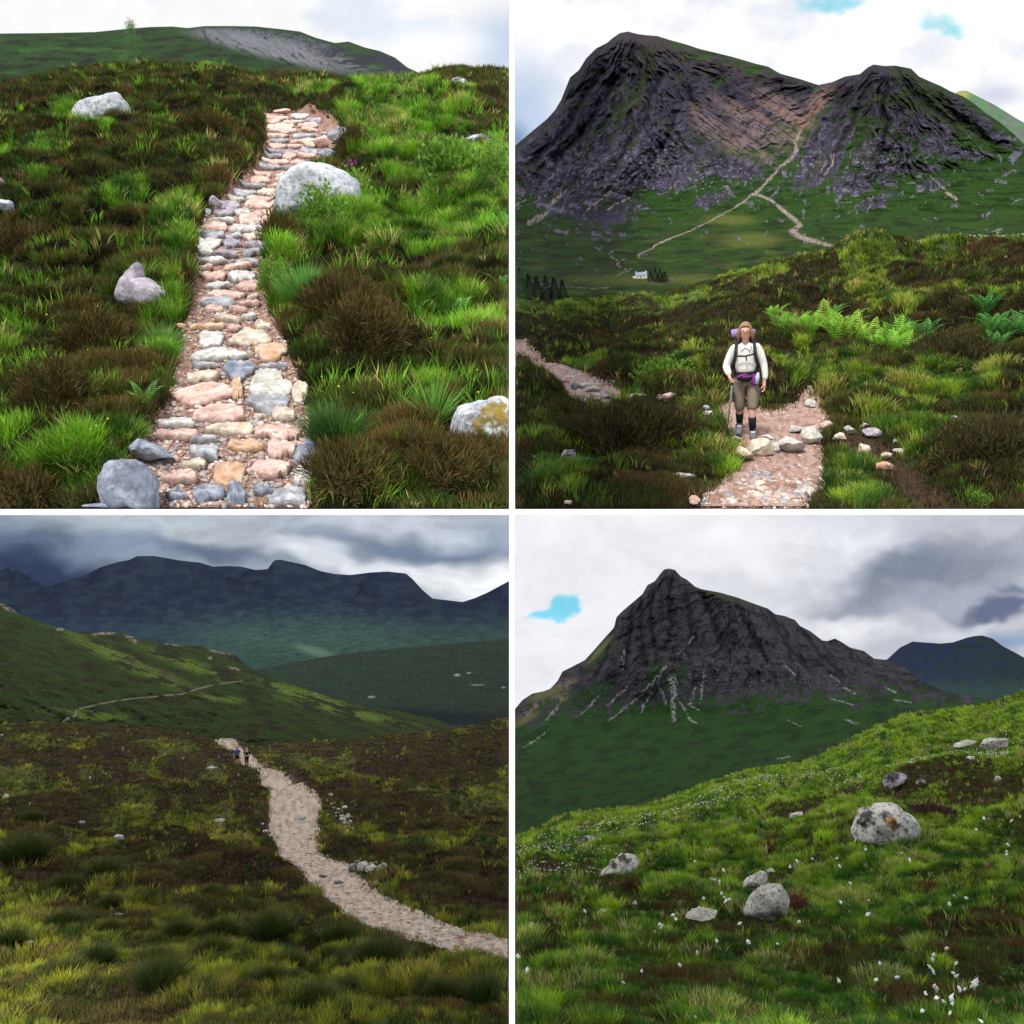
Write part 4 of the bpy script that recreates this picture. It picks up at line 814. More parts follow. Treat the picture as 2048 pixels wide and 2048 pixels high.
    c = mix(c, C(.22, .21, .22), sstep(.5, .9, n2+.5*n)*blobs(px, py, [(1600, 1350, 110, 26, 20), (1400, 1330, 80, 40), (1345, 1370, 40, 20), (1480, 1370, 90, 16)], .6)*.7)
    return c
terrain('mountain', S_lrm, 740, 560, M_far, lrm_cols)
lr_f = [(1740, 1345), (1775, 1318), (1800, 1295), (1825, 1283), (1850, 1285), (1880, 1287), (1905, 1285), (1935, 1275), (1950, 1272), (1965, 1271), (1985, 1277), (2005, 1292), (2030, 1305), (2048, 1315), (2300, 1400)]
S_lrf = Sheet(LR, 1740, 2048+MARG, [(1480, 1400), (lr_f, 2100)], relief=lambda px, py, D: -7*gully(px, py, [(1960, 1255, 1.5), (1830, 1270, 1.2)], 4., 500)*sstep(0, 14, py-curve(lr_f)(px)+2))
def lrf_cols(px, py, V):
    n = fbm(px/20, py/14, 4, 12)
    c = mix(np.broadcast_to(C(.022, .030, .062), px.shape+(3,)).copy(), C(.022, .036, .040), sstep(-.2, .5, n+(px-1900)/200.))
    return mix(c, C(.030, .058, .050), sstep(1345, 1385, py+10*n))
terrain('mountain', S_lrf, 170, 110, M_farsoft, lrf_cols)
# ================================================================== stones and boulders, each one a thing
def ico(sub):
    t = (1+5**.5)/2
    v = [(-1, t, 0), (1, t, 0), (-1, -t, 0), (1, -t, 0), (0, -1, t), (0, 1, t), (0, -1, -t), (0, 1, -t), (t, 0, -1), (t, 0, 1), (-t, 0, -1), (-t, 0, 1)]
    f = [(0, 11, 5), (0, 5, 1), (0, 1, 7), (0, 7, 10), (0, 10, 11), (1, 5, 9), (5, 11, 4), (11, 10, 2), (10, 7, 6), (7, 1, 8), (3, 9, 4), (3, 4, 2), (3, 2, 6), (3, 6, 8), (3, 8, 9), (4, 9, 5), (2, 4, 11), (6, 2, 10), (8, 6, 7), (9, 8, 1)]
    v = [np.array(a)/np.linalg.norm(a) for a in v]
    for _ in range(sub):
        cache = {}; nf = []
        def mid(a, b):
            k = (min(a, b), max(a, b))
            if k not in cache:
                m = v[a]+v[b]; v.append(m/np.linalg.norm(m)); cache[k] = len(v)-1
            return cache[k]
        for a, b, c in f:
            ab, bc, ca = mid(a, b), mid(b, c), mid(c, a); nf += [(a, ab, ca), (b, bc, ab), (c, ca, bc), (ab, bc, ca)]
        f = nf
    return np.array(v), np.array(f)
ICO = {k: ico(k) for k in (1, 2, 3, 4)}
def vn3(p, s, seed):
    return (perlin(p[:, 0]*s+p[:, 2]*.7*s, p[:, 1]*s+3, seed)+perlin(p[:, 1]*s+7, p[:, 2]*s-p[:, 0]*.3*s, seed+1)+perlin(p[:, 2]*s+5, p[:, 0]*s, seed+2))/2
STONE = {'white': (C(.46, .44, .41), C(.64, .61, .57), C(.30, .30, .29)), 'cream': (C(.52, .43, .32), C(.66, .57, .46), C(.33, .24, .16)), 'pink': (C(.56, .35, .29), C(.68, .50, .43), C(.30, .17, .14)),
    'grey': (C(.27, .28, .30), C(.45, .45, .46), C(.14, .14, .15)), 'blue': (C(.17, .19, .24), C(.34, .36, .42), C(.09, .09, .11)), 'orange': (C(.56, .33, .20), C(.62, .45, .33), C(.30, .15, .09)),
    'lichen': (C(.30, .33, .37), C(.52, .54, .56), C(.07, .07, .07)), 'pale': (C(.38, .36, .31), C(.60, .57, .51), C(.10, .095, .08)), 'purple': (C(.26, .23, .27), C(.42, .38, .42), C(.13, .12, .15)), 'dark': (C(.10, .10, .10), C(.18, .18, .18), C(.04, .04, .04))}
def rock(sh, cx, cy, w, h, kind, label, cat='rock', group=None, name='rock', seed=None, outline=None, thick=.8, sub=3, rot=0, chop=9, moss=None, sink=.25, spots=.35, foot=None, rough=.10, box=.0, D=None):
    """a stone whose picture outline is w x h px (or the traced outline) around (cx, cy); real depth behind it"""
    seed = int(abs(cx*7+cy*13)) % 9973 if seed is None else seed
    r = np.random.default_rng(seed); b = sh.bay
    v, f = ICO[sub]
    fy = (cy+h*(.45 if outline is not None else .35)) if foot is None else foot
    base = sh.pt(np.array(float(min(max(cx, sh.x0+2), sh.x1-2))), np.array(float(min(fy, sh.bot(np.array(cx))-1 if b.y1 < 1100 else fy))))
    if D is None: D = float(base[1])*(.988 if (sh is S_lr and outline is not None) else .978 if sh is S_lr else .955 if (sh is S_ul and cx < 20) else .972 if (sh is S_ul and outline is not None) else .985)
    if 'step' not in name and 'path' not in name: CLEAR.setdefault(id(sh), []).append((cx, cy+h*.5+3, w*.42, (h*.28+6) if outline is None else h*.12+5))
    cen = P(cx, cy, D); k = PX*D
    # picture axes: x right, y towards the viewer, z up
    xr = np.array([1., 0, 0]); zr = np.array([0, 0, 1.]); yr = np.array([0, 1., 0])
    d = v.copy()
    if box: d = np.sign(d)*np.abs(d)**(1-box); d /= np.linalg.norm(d, axis=1, keepdims=True)**.5
    rad = np.ones(len(d))
    for i in range(chop):                       # flat broken faces
        n = unit(r.normal(size=3)); n[1] = -abs(n[1]) if i % 2 else n[1]; off = r.uniform(.45, .8); s = d@n
        d = d-np.outer(np.maximum(s-off, 0)*.92, n)
    if outline is not None:
        oa = np.array([math.atan2(cy-y, x-cx) for x, y in outline]); orr = np.array([math.hypot(x-cx, y-cy) for x, y in outline])
        ix = np.argsort(oa); oa, orr = oa[ix], orr[ix]; oa = np.concatenate([oa-2*np.pi, oa, oa+2*np.pi]); orr = np.tile(orr, 3)
        mx = np.abs(d[:, [0, 2]]).max(); a = np.arctan2(v[:, 2], v[:, 0]); rr = np.interp(a, oa, orr)
        pr = np.hypot(v[:, 0], v[:, 2])
        fc = np.clip(np.hypot(d[:, 0], d[:, 2])/np.maximum(np.hypot(v[:, 0], v[:, 2]), 1e-3), .5, 1); pr = pr*(.35*fc+.65)*1.06
        X = np.cos(a)*pr*rr*k; Z = np.sin(a)*pr*rr*k
    else:
        c_, s_ = math.cos(math.radians(rot)), math.sin(math.radians(rot))
        X0 = d[:, 0]*w/2*k; Z0 = d[:, 2]*h/2*k
        X = X0*c_-Z0*s_; Z = X0*s_+Z0*c_
    Y = d[:, 1]*thick*min(w, max(h*2.2, w*.6))/2*k
    pos = X[:, None]*xr+Y[:, None]*yr+Z[:, None]*zr
    sz = max(w, h)*k/2
    nn = unit(pos); q = pos/sz
    pos = pos+nn*(sz*rough*(vn3(q, 1.6, seed)+.4*vn3(q, 5., seed+5)))[:, None]
    pos = pos+cen
    A, B, K = STONE[kind]
    n1 = vn3(q, 1.3, seed+9); n2 = vn3(q, 6, seed+11); n3 = vn3(q, 12., seed+13)
    c = A+(B-A)*sstep(-.4, .4, n1+.4*n2)[:, None]
    c = c+(K-c)*(np.minimum(spots*2, .9)*sstep(.22, .42, n3+.5*n2))[:, None]
    if moss:
        for (mx_, my_, mr, mc) in moss:
            px_, py_ = proj(pos); m = .9*sstep(1.15, .6, np.hypot(px_-mx_, (py_-my_))/mr+.9*n2+.7*n3)
            c = c+(np.array(mc)-c)*m[:, None]
    px_, py_ = proj(pos)
    pos = np.where(b.inside(pos)[:, None], pos, P(np.clip(px_, b.x0+.5, b.x1-.5), np.clip(py_, b.y0+.5, b.y1-.5), pos[:, 1]))
    o = mesh(name, pos, [f], M_stone, c*r.uniform(.92, 1.08), smooth=True, loc=tuple(pos.mean(0)))
    o.data.set_sharp_from_angle(angle=math.radians(38)) if hasattr(o.data, 'set_sharp_from_angle') else None
    return tag(o, label=label, cat=cat, group=group)
def slab(sh, cx, cy, w, h, kind, label, cat, group, name, thick=.05, seed=None):
    """a worn flat stone bedded in the path: irregular outline on the ground, broken sides, nearly flat top"""
    seed = int(abs(cx*7+cy*13)) % 9973 if seed is None else seed; r = np.random.default_rng(seed)
    na = 40; a = np.linspace(0, 2*np.pi, na, endpoint=False); e = r.uniform(2.6, 4.2)
    rad = (np.abs(np.cos(a))**e+np.abs(np.sin(a))**e)**(-1/e)
    for k in range(r.integers(4, 8)):                       # knocked-off corners
        t = r.uniform(0, 6.28); off = r.uniform(.72, 1.0); cc = np.cos(a-t); rad = np.where(cc > .1, np.minimum(rad, off/np.maximum(cc, .1)), rad)
    rad = rad*(1+.05*np.cos(3*a+r.uniform(0, 6))+.045*r.normal(size=na))
    rings = [0, .3, .55, .75, .88, .96, 1.0, 1.02, .98]; zz = [1, 1, 1, .99, .95, .85, .62, .1, -.6]
    D = float(sh.pt(np.array(float(cx)), np.array(float(cy)))[1]); tpx = thick/(PX*D)*.9; hh = max(h-tpx*.55, h*.45); oy = tpx*.55
    tl = r.normal(0, .16, 2); V = []; cc_ = []; A, B, K = STONE[kind]
    for q, z in zip(rings, zz):
        x = cx+np.cos(a)*rad*q*w/2; y = np.clip(cy+oy-np.sin(a)*rad*q*hh/2, None, sh.bay.y1-1.)
        g = sh.pt(np.clip(x, sh.x0+1, sh.x1-1), y)
        rough = .22*perlin(np.cos(a)*q*2+seed, np.sin(a)*q*2, 4)+.14*perlin(np.cos(a)*q*6+seed, np.sin(a)*q*6, 5)
        V.append(g+sh.bay.U*(thick*(z*(1+np.cos(a)*q*tl[0]+np.sin(a)*q*tl[1])+rough*(z > 0)))[:, None])
        n1 = perlin(np.cos(a)*q*1.3+seed, np.sin(a)*q*1.3, 6)[:, None]; n2 = perlin(np.cos(a)*q*7+seed, np.sin(a)*q*7, 7)[:, None]
        c = A+(B-A)*sstep(-.5, .5, n1+.4*n2); c = c+(K-c)*(.5*sstep(.3, .6, n2))
        if z < .8: c = c*.75+np.array([.10, .07, .05])*.25  # sides painted darker than the top, as their shade
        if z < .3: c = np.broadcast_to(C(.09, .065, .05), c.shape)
        cc_.append(c)
    V = np.concatenate(V); cc_ = np.concatenate(cc_)*r.uniform(.9, 1.1); F = []
    for k in range(len(rings)-1):
        i = np.arange(na); j = (i+1) % na; F.append(np.stack([k*na+i, k*na+j, (k+1)*na+j, (k+1)*na+i], -1))
    px_, py_ = proj(V); B_ = sh.bay
    V = np.where(B_.inside(V)[:, None], V, P(np.clip(px_, B_.x0+.5, B_.x1-.5), np.clip(py_, B_.y0+.5, B_.y1-.5), V[:, 1]))
    o = mesh(name, V, [np.concatenate(F)], M_stone, cc_, smooth=True, loc=tuple(V.mean(0)))
    o.data.set_sharp_from_angle(angle=math.radians(50)) if hasattr(o.data, 'set_sharp_from_angle') else None
    return tag(o, label=label, cat=cat, group=group)
# ---------------------------------------------------------------- upper left: the stone-pitched path
ORD = ['first', 'second', 'third', 'fourth', 'fifth', 'sixth', 'seventh', 'eighth', 'ninth', 'tenth', 'eleventh', 'twelfth', 'thirteenth', 'fourteenth', 'fifteenth', 'sixteenth', 'seventeenth', 'eighteenth', 'nineteenth', 'twentieth',
       'twenty-first', 'twenty-second', 'twenty-third', 'twenty-fourth', 'twenty-fifth', 'twenty-sixth', 'twenty-seventh', 'twenty-eighth', 'twenty-ninth', 'thirtieth', 'thirty-first', 'thirty-second', 'thirty-third', 'thirty-fourth', 'thirty-fifth', 'thirty-sixth', 'thirty-seventh', 'thirty-eighth']
GP = 'stones laid as steps in the footpath'
low = [(355, 989, 45, 25, 'blue', 'small slate-blue stone beside the large blue boulder at the path foot'), (415, 985, 68, 42, 'blue', 'split slate-blue block in the front row of the stone path'),
 (472, 990, 38, 58, 'blue', 'upright slate-blue wedge stone in the front row of the stone path'), (528, 975, 42, 28, 'blue', 'dark slate stone between the blue wedge and the pale oval stone'),
 (576, 994, 76, 46, 'grey', 'pale grey oval stone at the right end of the front row'), (522, 1011, 34, 16, 'orange', 'orange stone cut off by the bottom of the stone path picture'),
 (605, 951, 38, 40, 'white', 'small angular white stone on the right edge near the path foot'), (540, 934, 74, 48, 'pink', 'square peach stone near the path foot, right of the yellow one'),
 (456, 943, 66, 46, 'orange', 'domed yellow-orange stone in the middle of the path foot'), (363, 949, 74, 30, 'pink', 'flat pink stone behind the small slate-blue stone'),
 (392, 923, 50, 28, 'cream', 'small cream stone between the pink and the yellow stones'), (408, 899, 72, 38, 'grey', 'blue-grey two-lobed stone on the gravel of the path foot'),
 (411, 873, 56, 20, 'grey', 'flat pale blue stone just above the two-lobed one'), (356, 866, 84, 24, 'pink', 'long flat pink slab on the left of the path, below the wedge slab'),
 (352, 840, 82, 26, 'white', 'pale wedge slab beside the fern on the left edge of the path'), (470, 855, 104, 20, 'cream', 'long thin cream slab lying slantwise in the gravel'),
 (490, 888, 74, 24, 'orange', 'flat orange-pink stone left of the pink square one'), (538, 858, 56, 32, 'pink', 'pink stone between the thin cream slab and the grey-pink one'),
 (574, 862, 62, 36, 'pink', 'grey-pink stone above the blue slab on the right edge'), (562, 892, 58, 42, 'pink', 'pink lumpy stone left of the tall blue slab'), (615, 904, 50, 66, 'blue', 'tall blue slab standing on the right edge of the path'),
 (438, 821, 118, 42, 'pink', 'large flat pink slab spanning the left of the path'), (536, 803, 78, 46, 'grey', 'blue and white stone right of the large flat pink slab'),
 (565, 823, 50, 26, 'cream', 'mossy cream stone on the right edge below the white post-like stone'), (602, 780, 34, 40, 'cream', 'upright cream stone on the right edge of the path'),
 (405, 783, 134, 42, 'pink', 'largest pink step stone with a dark front face'), (474, 773, 26, 46, 'orange', 'narrow orange stone wedged between two big steps'),
 (540, 762, 84, 60, 'pale', 'big cream boulder with a dark crack and dark underside in the path'), (403, 748, 70, 30, 'cream', 'peach stone above the largest pink step'),
 (477, 736, 70, 38, 'blue', 'rounded blue-grey stone in the middle of the path'), (409, 725, 66, 14, 'grey', 'thin grey slab between the peach stone and the long white one'), (546, 727, 56, 15, 'grey', 'thin grey slab above the cracked cream boulder'),
 (441, 705, 108, 30, 'white', 'long white bone-shaped step stone'), (541, 700, 68, 36, 'orange', 'orange-pink stone on the right edge opposite the long white step'),
 (424, 674, 58, 34, 'white', 'square white stone on the left of the path'), (500, 670, 84, 36, 'cream', 'broad cream stone right of the square white one'), (416, 650, 78, 14, 'orange', 'thin orange slab across the left of the path'), (466, 652, 30, 12, 'pink', 'tiny pink stone right of the thin orange slab'),
 (523, 645, 36, 16, 'cream', 'small cream stone at the right edge above the broad one')]
for cx, cy, w, h, kd, lb in low:
    slab(S_ul, cx, cy, w*1.03, h*1.08, kd, lb, 'stone', GP, 'path_stone', thick=.045)
rows = {}
mid = [(457, 631, 56, 18, 'cream'), (498, 627, 30, 14, 'white'), (427, 614, 42, 13, 'pink'), (477, 615, 38, 11, 'pink'), (435, 599, 78, 16, 'grey'), (498, 603, 52, 12, 'pink'), (453, 584, 88, 19, 'pink'), (505, 589, 26, 12, 'cream'),
 (437, 566, 57, 16, 'white'), (496, 569, 52, 18, 'pink'), (425, 546, 57, 24, 'pink'), (486, 546, 57, 25, 'white'), (413, 530, 30, 11, 'pink'), (469, 529, 60, 12, 'pink'), (424, 516, 66, 14, 'white'), (490, 518, 56, 16, 'grey')]
for cx, cy, w, h, kd in mid: rows.setdefault(int(round((640-cy)/16.5)), []).append((cx, cy, w, h, kd))
y = 499.; k = 9; rr = np.random.default_rng(11)
while y > 224:
    pitch = 8.2+(y-224)*.030
    xl = float(UL_L(y))+4; xr_ = float(UL_R(y))-6
    if 240 < y < 330: xr_ = xl+ (105-(y-240)*.0)
    n = max(2, int(round((xr_-xl)/rr.uniform(42, 62)*(1.0 if y > 330 else 1.1)))); cuts = np.sort(rr.uniform(.18, .82, n-1)) if n > 2 else np.array([rr.uniform(.35, .65)])
    if n > 2: cuts = (np.arange(1, n)+rr.uniform(-.22, .22, n-1))/n
    xs = xl+(xr_-xl)*np.concatenate([[0], cuts, [1]])
    for i in range(n):
        w = (xs[i+1]-xs[i])*.97
        kd = rr.choice(['pink', 'pink', 'cream', 'white', 'grey', 'pink', 'pale', 'grey', 'purple'])
        rows.setdefault(k, []).append(((xs[i]+xs[i+1])/2, y+rr.uniform(-2, 2), w, pitch*rr.uniform(.85, 1.12), kd))
    y -= pitch; k += 1
for k in sorted(rows):
    L = sorted(rows[k]); n = len(L)
    rown = ORD[k] if k < 38 else 'topmost'
    for i, (cx, cy, w, h, kd) in enumerate(L):
        pos = {1: ['only'], 2: ['left', 'right'], 3: ['left', 'middle', 'right'], 4: ['leftmost', 'left of centre', 'right of centre', 'rightmost'], 5: ['leftmost', 'second', 'middle', 'fourth', 'rightmost']}.get(n, ['number']*9)[i]
        slab(S_ul, cx, cy, w*.98, h*1.1, kd, f'flat {kd} step, {pos} stone of the {rown} row beyond the broad cream stone', 'stone', GP, 'path_stone', thick=.05)
YM = (.20, .14, .02)
rock(S_ul, 250, 965, 118, 96, 'blue', 'large rounded purple-blue boulder at the bottom left of the stone path', 'boulder', name='boulder', sub=4, outline=[(193, 1000), (192, 960), (205, 938), (235, 920), (265, 920), (290, 935), (308, 958), (312, 1000), (312, 1017), (260, 1017), (200, 1017)], spots=.25, chop=7)
rock(S_ul, 301, 905, 98, 50, 'blue', 'low blue-grey boulder under a fringe of grass behind the purple-blue one', 'boulder', name='boulder', sub=4, rot=-18, spots=.2)
rock(S_ul, 222, 1012, 112, 12, 'blue', 'flat slate stone cut by the bottom edge below the purple-blue boulder', 'rock', spots=.2)
rock(S_ul, 203, 220, 110, 58, 'lichen', 'pale blue lichen-covered boulder alone in the heather, upper left', 'boulder', name='boulder', sub=4, outline=[(151, 243), (152, 228), (160, 213), (185, 200), (205, 192), (230, 190), (246, 192), (253, 201), (258, 215), (261, 226), (240, 244), (212, 252), (185, 250), (158, 250)], spots=.3)
rock(S_ul, 264, 246, 30, 24, 'lichen', 'small pale rock at the foot of the lone lichen-covered boulder', 'rock', spots=.6)
rock(S_ul, 628, 385, 160, 100, 'lichen', 'big rounded pale boulder speckled black on the right edge of the path', 'boulder', name='boulder', sub=4, outline=[(556, 450), (555, 410), (560, 383), (575, 358), (597, 344), (640, 337), (675, 342), (702, 355), (714, 367), (712, 400), (680, 425), (640, 440), (600, 446)], chop=4, spots=.25, thick=1.0, rough=.06)
rock(S_ul, 272, 575, 110, 80, 'purple', 'pointed triangular grey-pink boulder on the left of the path', 'boulder', name='boulder', sub=4, outline=[(227, 592), (231, 570), (248, 550), (262, 535), (276, 522), (284, 543), (287, 556), (300, 555), (318, 570), (338, 594), (320, 608), (250, 612)], chop=8, spots=.1, rough=.05)
rock(S_ul, 2, 372, 44, 40, 'purple', 'purple-grey rock cut by the left edge, the upper of two', 'rock', rot=-30)
rock(S_ul, 4, 410, 46, 34, 'lichen', 'pale rock cut by the left edge, the lower of two', 'rock', rot=-25)
rock(S_ul, 915, 166, 54, 26, 'dark', 'black and white patched rock on the dark knoll at the skyline', 'rock', moss=[(900, 166, 10, (.6, .62, .68)), (928, 164, 9, (.6, .62, .68)), (938, 172, 8, (.55, .57, .62))], sub=3)
rock(S_ul, 960, 288, 74, 38, 'dark', 'dark mossy boulder with white patches in the bright grass, right side', 'boulder', name='boulder', moss=[(942, 298, 11, (.55, .6, .65)), (962, 300, 9, (.5, .55, .6)), (985, 290, 14, (.5, .55, .58)), (955, 275, 12, (.5, .55, .6)), (965, 282, 13, (.06, .03, .02))], sub=4)
rock(S_ul, 975, 845, 140, 90, 'lichen', 'large grey boulder with yellow moss cut by the right edge', 'boulder', name='boulder', sub=4, outline=[(907, 870), (908, 842), (917, 822), (940, 809), (975, 803), (1017, 797), (1017, 860), (1005, 890), (950, 890)], moss=[(990, 820, 26, YM), (955, 845, 22, YM), (1005, 835, 24, YM), (960, 880, 18, (.1, .07, .02))], spots=.3)
rock(S_ul, 677, 270, 44, 30, 'grey', 'rounded grey rock lying on bare earth right of the path top', 'rock', sub=3)
rock(S_ul, 645, 281, 36, 24, 'pink', 'pink rock touching the rounded grey one right of the path top', 'rock', sub=3)
rock(S_ul, 657, 309, 42, 24, 'blue', 'flat pale blue slab beside a heather clump right of the path', 'rock', sub=3, spots=.1)
rock(S_ul, 648, 268, 16, 9, 'grey', 'very small grey stone above the pink rock right of the path top', 'rock', sub=2)
rock(S_ul, 433, 405, 32, 26, 'purple', 'purple-grey wedge rock on the left edge of the path', 'rock', rot=-25)
rock(S_ul, 415, 423, 15, 20, 'grey', 'small blue-grey stone below the purple-grey wedge rock', 'rock', sub=2)
rock(S_ul, 391, 464, 20, 14, 'orange', 'small brown stone in the dirt on the left of the path', 'rock', sub=2)
rock(S_ul, 566, 222, 40, 12, 'pink', 'dark pink rock at the very top of the stone path', 'rock', sub=2)
rock(S_ul, 473, 303, 44, 12, 'pink', 'pale pink rock half hidden in the heather left of the path', 'rock', sub=2)
rock(S_ul, 362, 651, 18, 12, 'orange', 'small round brown stone in the gravel left of the thin orange slab', 'rock', sub=2)
# ---------------------------------------------------------------- upper right
GS = 'row of big rounded stones across the hiker\'s path'
for cx, cy, w, h, kd, lb in [(1486, 907, 44, 32, 'cream', 'leftmost rounded stone of the row across the hiker\'s path'), (1519, 896, 56, 40, 'cream', 'second stone from the left in the row across the hiker\'s path'), (1546, 893, 30, 28, 'pale', 'small stone in the middle of the row across the hiker\'s path'),
    (1578, 888, 66, 38, 'white', 'largest whitest stone of the row across the hiker\'s path'), (1623, 872, 46, 40, 'pale', 'rightmost stone of the row, dark below, across the hiker\'s path')]:
    rock(S_ur, cx, cy, w, h, kd, lb, 'stone', GS, 'step_stone', sub=3, box=.2, spots=.2, thick=.9)
for cx, cy, w, h, kd, lb in [(1592, 858, 40, 16, 'white', 'flat white stone behind the largest stone of the row'), (1535, 876, 34, 14, 'white', 'flat white stone behind the second stone of the row'), (1473, 877, 20, 9, 'pale', 'small flat stone just right of the hiker\'s pole tip'), (1655, 850, 24, 16, 'pink', 'brown-pink stone at the right edge of the hiker\'s path'),
    (1700, 861, 28, 17, 'pale', 'rounded grey stone in the bare patch right of the path'), (1677, 873, 34, 16, 'cream', 'slanting cream stone left of the rounded grey one'), (1744, 866, 38, 20, 'purple', 'purple-grey boulder at the top of the bare patch'), (1729, 851, 18, 9, 'pale', 'small pale stone behind the purple-grey boulder'),
    (1731, 897, 32, 24, 'cream', 'pale pyramid-shaped stone in the middle of the bare patch'), (1802, 902, 30, 14, 'white', 'bright white stone on the right of the bare patch'), (1774, 910, 24, 15, 'cream', 'yellowish stone left of the bright white one'), (1770, 931, 44, 17, 'orange', 'long peach stone above the dark peat'),
    (1898, 849, 28, 12, 'pale', 'pale stone in the grass below the right-hand ferns'), (1908, 836, 16, 9, 'grey', 'small grey-green stone behind the pale one in the grass'), (1748, 765, 36, 14, 'cream', 'cream stone in the heather below the fern bank'), (2036, 741, 28, 14, 'pink', 'pinkish stone cut by the right edge of the hiker picture'),
    (1331, 794, 44, 18, 'pink', 'pale pink rock at the bend of the path left of the hiker'), (1280, 791, 54, 10, 'cream', 'long low cream rock left of the pale pink rock'), (1172, 770, 34, 13, 'cream', 'cream step stone in the left stretch of the path'), (1151, 773, 22, 15, 'blue', 'blue-grey step stone in the left stretch of the path'),
    (1186, 778, 30, 12, 'pale', 'pale step stone at the right end of the left stretch of path'), (1122, 762, 34, 8, 'pink', 'thin pink step stone in the left stretch of the path'), (1413, 815, 18, 10, 'grey', 'grey stone where the path comes out behind the heather'), (1418, 826, 22, 12, 'pale', 'pale stone just below the grey one behind the heather'),
    (1368, 954, 58, 15, 'pale', 'long white rock with a dark underside in the heather bank'), (1391, 1000, 24, 22, 'pink', 'pink stone at the bottom left corner of the gravel'), (1230, 969, 18, 12, 'cream', 'small yellowish stone in the dark heather, lower left'), (1135, 1005, 18, 9, 'cream', 'tiny pale stone near the bottom of the dark heather'),
    (1138, 908, 44, 24, 'dark', 'mossy dark rock with white lichen, the left one of two'), (1170, 922, 40, 22, 'dark', 'mossy dark rock with white lichen, the right one of two'), (1071, 918, 18, 14, 'purple', 'small pinkish rock left of the two mossy dark rocks'), (1194, 618, 12, 8, 'white', 'small white rock on the green moor left of the hill'),
    (1120, 622, 6, 8, 'white', 'tiny upright white rock on the green moor'), (1235, 608, 12, 5, 'pale', 'pale low rock at the crest of the far moor'), (1062, 676, 12, 5, 'white', 'white rock above the far end of the left path'), (1620, 806, 22, 20, 'white', 'small upright white rock at the back of the path, right of the hiker'),
    (1790, 882, 8, 8, 'white', 'round white pebble in the grass above the bright white stone'), (1212, 793, 18, 10, 'grey', 'grey-green stone at the right end of the left path')]:
    m = [(cx-w*.3, cy-h*.2, w*.18, (.5, .5, .48)), (cx+w*.25, cy+h*.1, w*.16, (.5, .5, .48))] if kd == 'dark' else None
    rock(S_ur, cx, cy, w, h*1.05, kd, lb, 'rock', name='rock', sub=3, moss=m, spots=.3, rough=.2, box=.2, chop=8)
# ---------------------------------------------------------------- lower left
for cx, cy, w, h, kd, lb in [(692, 1665, 17, 12, 'pale', 'roundest pale stone at the lower end of the rubble beside the path'), (686, 1640, 18, 10, 'pale', 'flat pale stone in the upper rubble beside the path'), (700, 1643, 12, 8, 'pale', 'small stone right of the flat one in the rubble'), (710, 1658, 12, 8, 'grey', 'greyish stone above right of the roundest one'),
    (672, 1628, 12, 8, 'cream', 'small cream stone at the top of the rubble beside the path'), (704, 1736, 26, 22, 'dark', 'dark-sided boulder at the bend of the gravel path'), (726, 1731, 26, 14, 'pale', 'pale top boulder right of the dark-sided one'), (744, 1737, 14, 7, 'white', 'small white rock right of the pale top boulder'), (762, 1740, 12, 6, 'white', 'white rock at the right end of the boulder group'),
    (752, 1753, 16, 7, 'cream', 'cream stone below the white rocks by the path bend'), (644, 1752, 30, 8, 'dark', 'dark wet stone lying across the gravel path'), (678, 1764, 26, 7, 'dark', 'second dark stone on the gravel, right of the wet one'), (604, 1637, 20, 7, 'grey', 'flat grey stone in the middle of the path'),
    (578, 1663, 12, 5, 'white', 'small white stone on the path below the flat grey one'), (425, 1538, 36, 10, 'pale', 'pale outcrop in the heather left of the two walkers'), (440, 1642, 26, 9, 'pale', 'white rock above the green patch left of the path'), (180, 1556, 7, 9, 'white', 'small white rock on the brown slope, upper left'),
    (236, 1675, 24, 13, 'grey', 'grey peaked rock in the heather left of the path'), (165, 1645, 16, 10, 'grey', 'thin grey rock left of the peaked one'), (12, 1594, 14, 14, 'white', 'blue-white rock at the left edge of the moor'), (58, 1886, 22, 8, 'pale', 'whitish rock between the rush tussocks, lower left'), (240, 1831, 34, 7, 'pale', 'long low pale rock between rush tussocks'),
    (3, 1995, 8, 28, 'orange', 'orange-brown rock cut by the left edge near the bottom'), (74, 2015, 10, 5, 'pale', 'tiny pale stone near the bottom left corner'), (51, 1480, 11, 5, 'white', 'small white rock on the far left brown slope'), (363, 1521, 8, 5, 'white', 'little white rock left of the pale outcrop'), (632, 1862, 12, 5, 'pale', 'little pale rock among tussocks below the path'),
    (4, 1470, 8, 4, 'white', 'tiny white rock at the left edge of the far slope')]:
    rock(S_ll, cx, cy, w*.9, h*.9, {'white': 'pale', 'pale': 'pale'}.get(kd, kd), lb, 'rock', name='rock', sub=3, spots=.5, rough=.25, box=.15, rot=(cx*7) % 30-15)
